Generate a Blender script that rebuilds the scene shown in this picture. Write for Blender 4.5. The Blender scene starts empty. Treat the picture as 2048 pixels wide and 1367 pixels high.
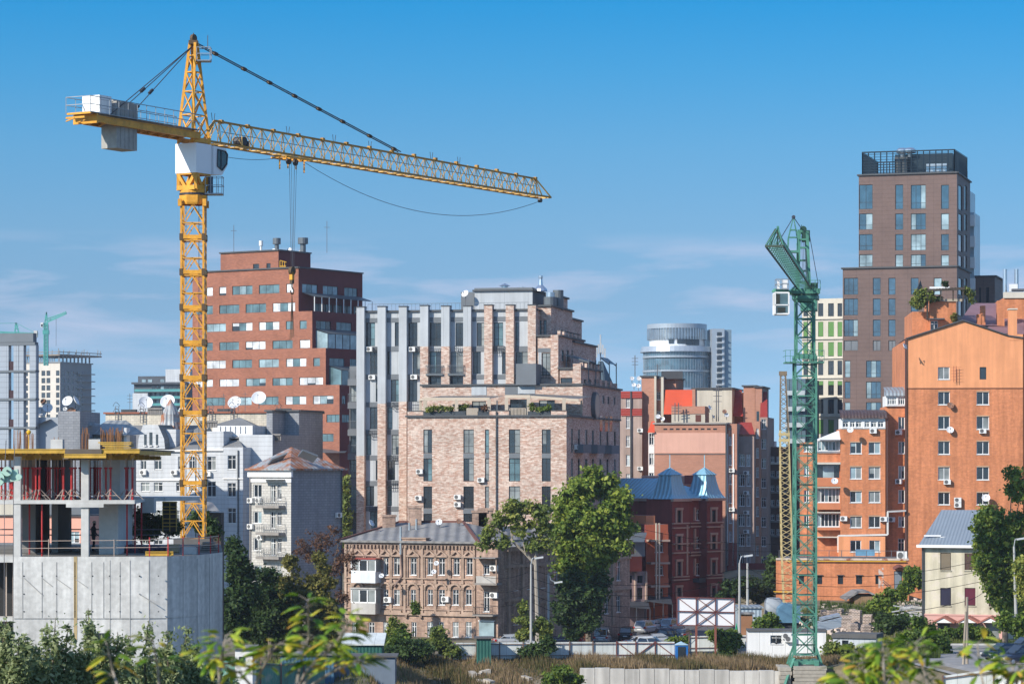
import bpy, math, random
import numpy as np
from mathutils import Vector, Matrix
R=math.radians
SC=bpy.context.scene
COL=SC.collection
# ---------------------------------------------------------------- camera, light, exposure
F=5689.0; CX=1024.0; HY=930.0; CZ=18.0          # focal length in px of the 2048 px wide photograph, horizon row, eye height
cd=bpy.data.cameras.new('camera'); cam=bpy.data.objects.new('camera',cd); COL.objects.link(cam)
cam.location=(0,0,CZ); cam.rotation_euler=(R(90),0,0)
cd.lens=100.0; cd.sensor_width=36.0; cd.shift_y=(HY-683.5)/2048.0
cd.clip_start=0.5; cd.clip_end=30000
cd.dof.use_dof=True; cd.dof.focus_distance=290; cd.dof.aperture_fstop=7.0
SC.camera=cam
SUN_AZ=50.0; SUN_EL=31.0                         # sun behind the viewer's left shoulder
sx,sy,sz=-math.sin(R(SUN_AZ))*math.cos(R(SUN_EL)),-math.cos(R(SUN_AZ))*math.cos(R(SUN_EL)),math.sin(R(SUN_EL))
sd=bpy.data.lights.new('sun','SUN'); sd.energy=4.3; sd.angle=R(0.5); sd.color=(1.0,0.93,0.82)
sun=bpy.data.objects.new('sun',sd); COL.objects.link(sun)
sun.rotation_euler=Vector((sx,sy,sz)).to_track_quat('Z','Y').to_euler(); sun.location=(-60,-60,80)
W=bpy.data.worlds.new("World"); SC.world=W; W.use_nodes=True
nt=W.node_tree; nt.nodes.clear(); N=nt.nodes.new; L=nt.links.new
def math_node(nt,op,a,b=None,clamp=False):
    n=nt.nodes.new('ShaderNodeMath'); n.operation=op; n.use_clamp=clamp
    for i,v in enumerate((a,b)):
        if v is None: continue
        if isinstance(v,(int,float)): n.inputs[i].default_value=v
        else: nt.links.new(v,n.inputs[i])
    return n.outputs[0]
tc=N('ShaderNodeTexCoord'); sp=N('ShaderNodeSeparateXYZ'); L(tc.outputs['Generated'],sp.inputs[0])
zz=math_node(nt,'MAXIMUM',sp.outputs[2],0.0)
zz=math_node(nt,'ADD',math_node(nt,'MULTIPLY',zz,2.6),0.20)
cb=N('ShaderNodeCombineXYZ'); L(sp.outputs[0],cb.inputs[0]); L(sp.outputs[1],cb.inputs[1]); L(zz,cb.inputs[2])
nm=N('ShaderNodeVectorMath'); nm.operation='NORMALIZE'; L(cb.outputs[0],nm.inputs[0])
sky=N('ShaderNodeTexSky'); sky.sky_type='NISHITA'; sky.sun_disc=False
sky.sun_elevation=R(SUN_EL); sky.sun_rotation=math.atan2(sx,sy); sky.air_density=1.0; sky.dust_density=0.3; sky.ozone_density=2.2
L(nm.outputs[0],sky.inputs[0])
tr_=N('ShaderNodeValToRGB'); te=tr_.color_ramp.elements; K=1.6
TT=[(0,(.84,.92,.86)),(.056,(.84,.92,.84)),(.084,(.80,1.04,.97)),(.111,(.62,1.10,1.10)),(.137,(.36,1.10,1.22)),(.163,(.14,1.05,1.30)),(.36,(1.5,1.55,1.6)),(1,(1.6,1.6,1.6))]
te[0].position=0; te[1].position=1; te[0].color=tuple(v/K for v in TT[0][1])+(1,); te[1].color=tuple(v/K for v in TT[-1][1])+(1,)
for p_,c_ in TT[1:-1]: e=te.new(p_); e.color=tuple(v/K for v in c_)+(1,)
L(sp.outputs[2],tr_.inputs[0]); ts_=N('ShaderNodeVectorMath'); ts_.operation='SCALE'; ts_.inputs['Scale'].default_value=K; L(tr_.outputs[0],ts_.inputs[0])
tint=N('ShaderNodeVectorMath'); tint.operation='MULTIPLY'; L(sky.outputs[0],tint.inputs[0]); L(ts_.outputs[0],tint.inputs[1])
# thin clouds: a few low streaks above the roofs
dv=N('ShaderNodeCombineXYZ')
L(math_node(nt,'MULTIPLY',math_node(nt,'DIVIDE',sp.outputs[0],math_node(nt,'MAXIMUM',sp.outputs[1],0.05)),11.0),dv.inputs[0])
L(math_node(nt,'MULTIPLY',sp.outputs[2],75.0),dv.inputs[1])
nz=N('ShaderNodeTexNoise'); nz.inputs['Scale'].default_value=1.0; nz.inputs['Detail'].default_value=7; nz.inputs['Roughness'].default_value=0.55; nz.inputs['Distortion'].default_value=0.35
L(dv.outputs[0],nz.inputs['Vector'])
cr=N('ShaderNodeValToRGB'); cr.color_ramp.elements[0].position=0.46; cr.color_ramp.elements[1].position=0.72; L(nz.outputs[0],cr.inputs[0])
bd=N('ShaderNodeValToRGB'); els=bd.color_ramp.elements; els[0].position=0.0; els[0].color=(0.25,)*3+(1,); els[1].position=1.0; els[1].color=(0,0,0,1)
for p,v in ((0.045,0.55),(0.062,1.0),(0.072,0.8),(0.082,0.0)):
    e=els.new(p); e.color=(v,v,v,1)
L(sp.outputs[2],bd.inputs[0])
cm=math_node(nt,'MULTIPLY',math_node(nt,'MULTIPLY',cr.outputs[0],bd.outputs[0]),0.8,True)
mx=N('ShaderNodeMix'); mx.data_type='RGBA'; L(cm,mx.inputs[0]); L(tint.outputs[0],mx.inputs[6]); mx.inputs[7].default_value=(3.6,3.6,4.5,1)
bg=N('ShaderNodeBackground'); bg.inputs[1].default_value=0.146; L(mx.outputs[2],bg.inputs[0])
wo=N('ShaderNodeOutputWorld'); L(bg.outputs[0],wo.inputs[0])
SC.view_settings.view_transform='Standard'; SC.view_settings.look='None'; SC.view_settings.gamma=1; SC.view_settings.use_curve_mapping=False
SC.view_settings.exposure=0.45
SC.cycles.max_bounces=5; SC.cycles.diffuse_bounces=3; SC.cycles.transparent_max_bounces=6
# ---------------------------------------------------------------- materials
MATS={}
def mat(name,c,r=.8,metal=0,var=.18,vs=.35,brick=None,ribs=None,spec=.3,streak=0,tone=None,fine=0,joints=None,rust=None):
    """procedural material; brick=(c1,c2,mortar,w,h) ; ribs=(period,axis) raised seams ; streak = vertical weather marks ; joints=(w,h) panel joints"""
    if name in MATS: return MATS[name]
    m=bpy.data.materials.new(name); m.use_nodes=True; t=m.node_tree; b=t.nodes['Principled BSDF']
    b.inputs['Roughness'].default_value=r; b.inputs['Metallic'].default_value=metal; b.inputs['Specular IOR Level'].default_value=spec
    Nn=t.nodes.new; Ll=t.links.new
    uv=Nn('ShaderNodeUVMap'); uv.uv_map='UVMap'
    if tone:
        at=Nn('ShaderNodeAttribute'); at.attribute_name='tone'
        rp=Nn('ShaderNodeValToRGB'); rp.color_ramp.elements[0].color=tuple(tone[0])+(1,); rp.color_ramp.elements[1].color=tuple(tone[-1])+(1,)
        for i,cc in enumerate(tone[1:-1]):
            e=rp.color_ramp.elements.new((i+1)/(len(tone)-1)); e.color=tuple(cc)+(1,)
        Ll(at.outputs['Fac'],rp.inputs[0]); Ll(rp.outputs[0],b.inputs['Base Color'])
        tr=Nn('ShaderNodeBsdfTranslucent'); Ll(rp.outputs[0],tr.inputs[0]); ms=Nn('ShaderNodeMixShader'); ms.inputs[0].default_value=.35
        Ll(b.outputs[0],ms.inputs[1]); Ll(tr.outputs[0],ms.inputs[2]); Ll(ms.outputs[0],t.nodes['Material Output'].inputs[0])
        MATS[name]=m; return m
    tx=Nn('ShaderNodeTexCoord')
    n1=Nn('ShaderNodeTexNoise'); n1.inputs['Scale'].default_value=vs; n1.inputs['Detail'].default_value=6; n1.inputs['Roughness'].default_value=.65; Ll(tx.outputs['Object'],n1.inputs['Vector'])
    mr=Nn('ShaderNodeMapRange'); mr.inputs[1].default_value=.3; mr.inputs[2].default_value=.7; mr.inputs[3].default_value=1-var; mr.inputs[4].default_value=1+var; Ll(n1.outputs[0],mr.inputs[0])
    val=mr.outputs[0]
    if streak:
        mp=Nn('ShaderNodeMapping'); mp.inputs['Scale'].default_value=(1.6,1.6,.09); Ll(tx.outputs['Object'],mp.inputs[0])
        n2=Nn('ShaderNodeTexNoise'); n2.inputs['Scale'].default_value=1.3; n2.inputs['Detail'].default_value=5; Ll(mp.outputs[0],n2.inputs['Vector'])
        m2=Nn('ShaderNodeMapRange'); m2.inputs[1].default_value=.35; m2.inputs[2].default_value=.65; m2.inputs[3].default_value=1-streak; m2.inputs[4].default_value=1+streak*.4; Ll(n2.outputs[0],m2.inputs[0])
        val=math_node(t,'MULTIPLY',val,m2.outputs[0])
    if fine:
        n3=Nn('ShaderNodeTexNoise'); n3.inputs['Scale'].default_value=3.5; n3.inputs['Detail'].default_value=4; Ll(tx.outputs['Object'],n3.inputs['Vector'])
        m3=Nn('ShaderNodeMapRange'); m3.inputs[1].default_value=.35; m3.inputs[2].default_value=.65; m3.inputs[3].default_value=1-fine; m3.inputs[4].default_value=1+fine; Ll(n3.outputs[0],m3.inputs[0])
        val=math_node(t,'MULTIPLY',val,m3.outputs[0])
    if joints:
        sp_=Nn('ShaderNodeSeparateXYZ'); Ll(uv.outputs[0],sp_.inputs[0])
        for k,per in ((0,joints[0]),(1,joints[1])):
            fr=math_node(t,'FRACT',math_node(t,'DIVIDE',sp_.outputs[k],per))
            g=math_node(t,'LESS_THAN',fr,.05/per)
            val=math_node(t,'MULTIPLY',val,math_node(t,'SUBTRACT',1,math_node(t,'MULTIPLY',g,.32)))
    vm=Nn('ShaderNodeVectorMath'); vm.operation='SCALE'; Ll(val,vm.inputs['Scale'])
    if brick:
        bt=Nn('ShaderNodeTexBrick'); Ll(uv.outputs[0],bt.inputs['Vector']); bt.inputs['Scale'].default_value=1
        for i,k in enumerate(('Color1','Color2','Mortar')): bt.inputs[k].default_value=tuple(brick[i])+(1,)
        bt.inputs['Brick Width'].default_value=brick[3]; bt.inputs['Row Height'].default_value=brick[4]; bt.inputs['Mortar Size'].default_value=brick[5] if len(brick)>5 else .012
        bt.inputs['Bias'].default_value=0.0
        Ll(bt.outputs[0],vm.inputs[0]); src=bt.outputs[0]
    else: vm.inputs[0].default_value=tuple(c)
    col=vm.outputs[0]
    if rust:
        n4=Nn('ShaderNodeTexNoise'); n4.inputs['Scale'].default_value=rust[1]; n4.inputs['Detail'].default_value=7; n4.inputs['Roughness'].default_value=.7; Ll(tx.outputs['Object'],n4.inputs['Vector'])
        r4=Nn('ShaderNodeValToRGB'); r4.color_ramp.elements[0].position=rust[2]; r4.color_ramp.elements[1].position=rust[2]+.12; Ll(n4.outputs[0],r4.inputs[0])
        mm=Nn('ShaderNodeMix'); mm.data_type='RGBA'; Ll(r4.outputs[0],mm.inputs[0]); Ll(col,mm.inputs[6]); mm.inputs[7].default_value=tuple(rust[0])+(1,); col=mm.outputs[2]
    Ll(col,b.inputs['Base Color'])
    if ribs:
        s2=Nn('ShaderNodeSeparateXYZ'); Ll(uv.outputs[0],s2.inputs[0])
        fr=math_node(t,'FRACT',math_node(t,'DIVIDE',s2.outputs[ribs[1]],ribs[0]))
        w=math_node(t,'SINE',math_node(t,'MULTIPLY',fr,6.2832))
        bp=Nn('ShaderNodeBump'); bp.inputs['Strength'].default_value=.5; bp.inputs['Distance'].default_value=ribs[0]*.12; Ll(w,bp.inputs['Height']); Ll(bp.outputs[0],b.inputs['Normal'])
    MATS[name]=m; return m
def glass(name,c,r=.06,spec=.6,coat=0):
    if name in MATS: return MATS[name]
    m=bpy.data.materials.new(name); m.use_nodes=True; t=m.node_tree; b=t.nodes['Principled BSDF']
    tx=t.nodes.new('ShaderNodeTexCoord'); n=t.nodes.new('ShaderNodeTexNoise'); n.inputs['Scale'].default_value=.55; n.inputs['Detail'].default_value=3
    oi=t.nodes.new('ShaderNodeObjectInfo'); ad=t.nodes.new('ShaderNodeVectorMath'); ad.operation='MULTIPLY_ADD'; ad.inputs[1].default_value=(1,1,1)
    t.links.new(tx.outputs['Object'],ad.inputs[0]); t.links.new(oi.outputs['Location'],ad.inputs[2]); t.links.new(ad.outputs[0],n.inputs['Vector'])
    mr=t.nodes.new('ShaderNodeMapRange'); mr.inputs[1].default_value=.3; mr.inputs[2].default_value=.7; mr.inputs[3].default_value=.55; mr.inputs[4].default_value=1.4; t.links.new(n.outputs[0],mr.inputs[0])
    v=t.nodes.new('ShaderNodeVectorMath'); v.operation='SCALE'; v.inputs[0].default_value=tuple(c); t.links.new(mr.outputs[0],v.inputs['Scale'])
    t.links.new(v.outputs[0],b.inputs['Base Color'])
    b.inputs['Roughness'].default_value=r; b.inputs['Specular IOR Level'].default_value=spec; b.inputs['Coat Weight'].default_value=coat; b.inputs['IOR'].default_value=1.6
    MATS[name]=m; return m
def rgb(r,g,b):
    f=lambda v:((v/255+.055)/1.055)**2.4 if v>10 else v/3294
    return (f(r),f(g),f(b))
# windows
G_DARK=glass('dark_glass',(.022,.03,.038)); G_TEAL=glass('teal_glass',(.10,.17,.19),.12); G_BLUE=glass('blue_glass',(.035,.085,.13),.05,.9,.3)
G_BLIND=glass('white_blind',(.62,.64,.66),.35); G_CURT=glass('grey_curtain',(.22,.24,.235),.3); G_PALE=glass('pale_glass',(.26,.35,.38),.15)
FR_W=mat('white_frame',(.75,.75,.74),.5,var=.05); FR_D=mat('dark_frame',(.03,.033,.037),.5,var=.05); FR_B=mat('brown_frame',(.10,.06,.04),.5)
PAN_GREY=mat('grey_panel',(.16,.175,.19),.6); 
# ---------------------------------------------------------------- mesh helpers
ABS={}
HAZE=0.00011
class MB:
    def __init__(s): s.v=[];s.f=[];s.m=[];s.mi=0
    def poly(s,pts,mi=None):
        k=len(s.v); s.v+= [tuple(p) for p in pts]; s.f.append(tuple(range(k,k+len(pts)))); s.m.append(s.mi if mi is None else mi)
    def obox(s,c,u,v,w,mi=None):
        """box centred at c with half axis vectors u,v,w"""
        c=Vector(c);u=Vector(u);v=Vector(v);w=Vector(w);k=len(s.v)
        for a in (-1,1):
            for b in (-1,1):
                for d in (-1,1): s.v.append(tuple(c+a*u+b*v+d*w))
        for q in ((0,1,3,2),(4,6,7,5),(0,4,5,1),(2,3,7,6),(0,2,6,4),(1,5,7,3)): s.f.append(tuple(k+i for i in q)); s.m.append(s.mi if mi is None else mi)
    def box(s,x0,x1,y0,y1,z0,z1,mi=None):
        s.obox(((x0+x1)/2,(y0+y1)/2,(z0+z1)/2),((x1-x0)/2,0,0),(0,(y1-y0)/2,0),(0,0,(z1-z0)/2),mi)
    def bar(s,p,q,w,h=None,mi=None):
        p=Vector(p);q=Vector(q);d=q-p
        if d.length<1e-6: return
        h=h or w; up=Vector((0,0,1)) if abs(d.normalized().z)<.95 else Vector((1,0,0))
        a=d.cross(up).normalized(); b=a.cross(d).normalized()
        s.obox((p+q)/2,d/2,a*w/2,b*h/2,mi)
    def tube(s,p,q,r,r2=None,n=6,cap=True,mi=None):
        p=Vector(p);q=Vector(q);d=q-p
        if d.length<1e-6: return
        r2=r if r2 is None else r2
        up=Vector((0,0,1)) if abs(d.normalized().z)<.95 else Vector((1,0,0))
        a=d.cross(up).normalized(); b=a.cross(d).normalized(); k=len(s.v); mi=s.mi if mi is None else mi
        for c,rr in ((p,r),(q,r2)):
            for i in range(n):
                t=2*math.pi*i/n; s.v.append(tuple(c+a*math.cos(t)*rr+b*math.sin(t)*rr))
        for i in range(n): s.f.append((k+i,k+(i+1)%n,k+n+(i+1)%n,k+n+i)); s.m.append(mi)
        if cap:
            s.f.append(tuple(k+n-1-i for i in range(n))); s.m.append(mi); s.f.append(tuple(k+n+i for i in range(n))); s.m.append(mi)
    def path(s,pts,r,n=5):
        for i in range(len(pts)-1):
            s.tube(pts[i],pts[i+1],r if not hasattr(r,'__len__') else r[i],None if not hasattr(r,'__len__') else r[i+1],n,cap=False)
    def lathe(s,c,prof,n=24,ax=(0,0,1),mi=None,a0=0,a1=2*math.pi):
        c=Vector(c);ax=Vector(ax).normalized(); up=Vector((0,0,1)) if abs(ax.z)<.9 else Vector((1,0,0))
        a=ax.cross(up).normalized(); b=ax.cross(a).normalized(); k=len(s.v); mi=s.mi if mi is None else mi
        full=abs(a1-a0-2*math.pi)<1e-6; nn=n if full else n+1
        for r,z in prof:
            for i in range(nn):
                t=a0+(a1-a0)*i/n; s.v.append(tuple(c+a*math.cos(t)*r+b*math.sin(t)*r+ax*z))
        for j in range(len(prof)-1):
            for i in range(n):
                i2=(i+1)%nn; s.f.append((k+j*nn+i,k+j*nn+i2,k+(j+1)*nn+i2,k+(j+1)*nn+i)); s.m.append(mi)
    def prism(s,pts,z0,z1,mi=None,top=True,bottom=True):
        n=len(pts)
        for i in range(n):
            a=pts[i];b=pts[(i+1)%n]; s.poly([(a[0],a[1],z0),(b[0],b[1],z0),(b[0],b[1],z1),(a[0],a[1],z1)],mi)
        if top: s.poly([(p[0],p[1],z1) for p in pts],mi)
        if bottom: s.poly([(p[0],p[1],z0) for p in reversed(pts)],mi)
    def mesh(s,name,mats,off=(0,0,0),smooth=False,uv=True):
        me=bpy.data.meshes.new(name); o=off
        V=[(a-o[0],b-o[1],c-o[2]) for a,b,c in s.v]
        me.from_pydata(V,[],s.f)
        for m in mats: me.materials.append(m)
        me.polygons.foreach_set('material_index',s.m)
        if smooth: me.polygons.foreach_set('use_smooth',[True]*len(s.f))
        if uv and s.f:
            ul=me.uv_layers.new(name='UVMap'); buf=np.zeros(len(me.loops)*2); k=0
            for p in me.polygons:
                nx,ny,nz=p.normal
                h=math.hypot(nx,ny)
                if abs(nz)>.92 or h<1e-6:
                    for vi in p.vertices: c=V[vi]; buf[k]=c[0];buf[k+1]=c[1];k+=2
                else:
                    tx,ty=-ny/h,nx/h; sl=1/h
                    for vi in p.vertices: c=V[vi]; buf[k]=c[0]*tx+c[1]*ty; buf[k+1]=c[2]*sl; k+=2
            ul.data.foreach_set('uv',buf)
        me.update(); return me
    def build(s,name,mats,parent=None,smooth=False,**kw):
        if not isinstance(mats,(list,tuple)): mats=[mats]
        off=ABS.get(parent.name,(0,0,0)) if parent else kw.get('at',(0,0,0))
        me=s.mesh(name,mats,off,smooth); o=bpy.data.objects.new(name,me); COL.objects.link(o)
        if parent: o.parent=parent
        else: o.location=off
        ABS[o.name]=off
        return o
def tag(o,label=None,cat=None,group=None,kind=None):
    if label: o['label']=label
    if cat: o['category']=cat
    if group: o['group']=group
    if kind: o['kind']=kind
    return o
def thing(name,label,cat,loc=(0,0,0),group=None):
    o=bpy.data.objects.new(name,None); COL.objects.link(o); o.location=loc; o.empty_display_size=.5; ABS[o.name]=tuple(loc)
    return tag(o,label,cat,group)
def inst(me,name,parent,loc,rz=0,kids=()):
    """link a copy of a shared mesh as a part (world position loc); kids = [(mesh, name)] become its sub-parts"""
    o=bpy.data.objects.new(name,me); COL.objects.link(o); a=ABS[parent.name]; o.parent=parent
    o.location=(loc[0]-a[0],loc[1]-a[1],loc[2]-a[2]); o.rotation_euler=(0,0,rz)
    for m2,n2 in kids:
        k=bpy.data.objects.new(n2,m2); COL.objects.link(k); k.parent=o
    return o
def P(px,py,d): return Vector(((px-CX)/F*d,d,CZ+(HY-py)/F*d))
def GX(px,d): return (px-CX)/F*d
def GZ(py,d): return CZ+(HY-py)/F*d
# ---------------------------------------------------------------- windows
STY={ # frame, ncols, transoms, frame width, pane palette, sill
 'office':(FR_D,3,(),.05,[G_BLIND,G_BLIND,G_TEAL,G_TEAL,G_PALE],0),
 'office1':(FR_D,1,(),.05,[G_BLIND,G_TEAL,G_PALE],0),
 'office_dk':(FR_D,3,(),.05,[G_TEAL,G_PALE,G_DARK],0),
 'ribbon':(FR_D,8,(),.05,[G_TEAL,G_DARK,G_CURT,G_PALE],0),
 'loft':(FR_D,2,(.30,.80),.06,[G_DARK,G_DARK,G_DARK,G_CURT,G_TEAL],0),
 'loft1':(FR_D,1,(.30,.80),.06,[G_DARK,G_CURT,G_TEAL],0),
 'loftdk':(FR_D,2,(.30,),.06,[G_DARK,G_DARK,G_CURT],0),
 'white2':(FR_W,2,(),.08,[G_DARK,G_CURT,G_PALE,G_DARK],1),
 'white2n':(FR_W,2,(.7,),.07,[G_DARK,G_CURT,G_DARK],1),
 'white3':(FR_W,3,(.72,),.08,[G_DARK,G_CURT,G_DARK,G_PALE],1),
 'loggia':(FR_W,6,(),.09,[G_CURT,G_DARK,G_DARK,G_PALE],1),
 'loggia4':(FR_W,4,(.68,),.09,[G_CURT,G_DARK,G_PALE],1),
 'tower2':(FR_D,2,(.28,),.06,[G_BLUE,G_BLUE,G_PALE],0),
 'tower1':(FR_D,1,(.28,),.06,[G_BLUE,G_BLUE,G_PALE],0),
 'tower3':(FR_D,3,(.25,),.06,[G_BLUE,G_PALE,G_BLUE],0),
 'shut':(FR_D,2,(),.06,[PAN_GREY],0),
 'dark1':(FR_D,1,(),.05,[G_DARK],0),
 'dark2':(FR_D,2,(),.05,[G_DARK],0),
 'hole':(FR_D,0,(),.0,[G_DARK],0),
 'old':(FR_W,2,(.72,),.06,[G_DARK,G_DARK,G_CURT],1),
}
WC={}; RND=random.Random(7)
def win_mesh(w,h,style,var):
    key=(round(w,1),round(h,1),style,var)
    if key in WC: return WC[key]
    fm,nc,tr,fw,pal,sill=STY[style]; rr=random.Random(str(key))
    f=MB(); g=MB(); y0,y1=.10,.17
    if nc:
        f.box(-w/2,-w/2+fw,y0,y1,0,h); f.box(w/2-fw,w/2,y0,y1,0,h); f.box(-w/2+fw,w/2-fw,y0,y1,0,fw); f.box(-w/2+fw,w/2-fw,y0,y1,h-fw,h)
        for i in range(1,nc):
            x=-w/2+w*i/nc; f.box(x-fw*.45,x+fw*.45,y0+.01,y1,fw,h-fw)
        for t in tr: f.box(-w/2+fw,w/2-fw,y0+.02,y1,h*t-fw*.4,h*t+fw*.4)
    else: f.box(-w/2,w/2,y0+.05,y1,0,.03)
    if sill: f.box(-w/2-.06,w/2+.06,-.07,y0,-.06,0)
    n=max(nc,1); base=rr.choice(pal)
    used=[]
    for i in range(n):
        m=base if rr.random()<.45 else rr.choice(pal)
        if style.startswith('office') and n==3: m=rr.choice([G_TEAL,G_TEAL,G_PALE]) if i==1 and rr.random()<.7 else base
        if m not in used: used.append(m)
        xa,xb=-w/2+w*i/n,-w/2+w*(i+1)/n
        zc=0
        if m in (G_CURT,G_BLIND,G_PALE) and rr.random()<.25 and not style.startswith('tower'):
            zc=h*rr.choice((.25,.4,.6)); 
            if G_DARK not in used: used.append(G_DARK)
            g.poly([(xa,.14,0),(xb,.14,0),(xb,.14,zc),(xa,.14,zc)],used.index(G_DARK))
        g.poly([(xa,.14,zc),(xb,.14,zc),(xb,.14,h),(xa,.14,h)],used.index(m))
    WC[key]=(f.mesh('window',[fm]),g.mesh('pane',used)); return WC[key]
# air conditioner & dish prototypes
AC_B=mat('air_conditioner_white',(.7,.7,.68),.5,var=.08); AC_D=mat('fan_grille',(.12,.12,.12),.6)
def ac_mesh():
    if 'ac' in WC: return WC['ac']
    a=MB(); a.box(-.42,.42,-.42,-.08,0,.58); a.box(-.36,-.30,-.10,.02,-.07,0); a.box(.30,.36,-.10,.02,-.07,0)
    g=MB(); g.lathe((-.12,-.43,.29),[(.001,-.01),(.1,-.012),(.11,0),(.21,0),(.225,-.012),(.23,.008)],14,(0,1,0))
    WC['ac']=(a.mesh('air_conditioner',[AC_B]),g.mesh('fan',[AC_D])); return WC['ac']
DISH_W=mat('dish_white',(.68,.69,.70),.5,var=.08,rust=((.25,.12,.06),3,.68)); DISH_R=mat('dish_rusty',(.25,.13,.08),.8); DISH_D=mat('dish_mount',(.12,.12,.13),.6)
def dish_mesh(r,face,kind='w',mast=.8):
    key=('dish',round(r,1),face,kind,mast)
    if key in WC: return WC[key]
    a=math.radians(face); ax=Vector((math.sin(a)*.85,-math.cos(a)*.85,.5)).normalized()
    c=Vector((0,0,mast)); m=MB()
    m.lathe(c,[(r*t,r*.32*t*t) for t in (0.01,.2,.4,.6,.8,.95,1)]+[(r*1.0,r*.32-.03),(r*.8,r*.2-.05),(r*.4,r*.05-.05),(.01,-.05)],22,ax)
    k=MB(); k.tube((0,0,0),c-ax*.05,.05,n=6); k.bar(c-ax*.04,c-ax*.04+Vector((0,0,-r*.6)),.06)
    fp=c+ax*r*1.05; dn=ax.cross(Vector((math.cos(a),math.sin(a),0))).normalized(); dn=dn if dn.z<0 else -dn
    k.tube(c+dn*r*.95+ax*r*.3,fp,.02,n=4); k.tube(fp,fp-ax*.16,.06,n=6)
    WC[key]=(m.mesh('satellite_dish',[DISH_W if kind=='w' else DISH_R],smooth=True),k.mesh('mount',[DISH_D])); return WC[key]
# ---------------------------------------------------------------- facades
class Face:
    def __init__(s,A,B):
        s.A=Vector((A[0],A[1])); d=Vector((B[0],B[1]))-s.A; s.t=d.normalized(); s.len=d.length; s.n=Vector((-s.t.y,s.t.x))   # n points into the building
    def off(s,c): f=Face.__new__(Face); f.A=s.A+s.n*c; f.t=s.t; f.n=s.n; f.len=s.len; return f
    def u(s,px):
        k=(px-CX)/F; return (k*s.A.y-s.A.x)/(s.t.x-k*s.t.y)
    def at(s,u,c=0): return s.A+s.t*u+s.n*c
    def z(s,px,py): return CZ+(HY-py)/F*s.at(s.u(px)).y
    def rz(s): return math.atan2(s.t.y,s.t.x)
def F2(px0,d0,px1,d1): return Face((GX(px0,d0),d0),(GX(px1,d1),d1))
class Wall:
    def __init__(s,face,u0,u1,z0,z1,mi,rev=.22): s.f=face;s.u0=u0;s.u1=u1;s.z0=z0;s.z1=z1;s.mi=mi;s.h=[];s.rev=rev
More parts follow.
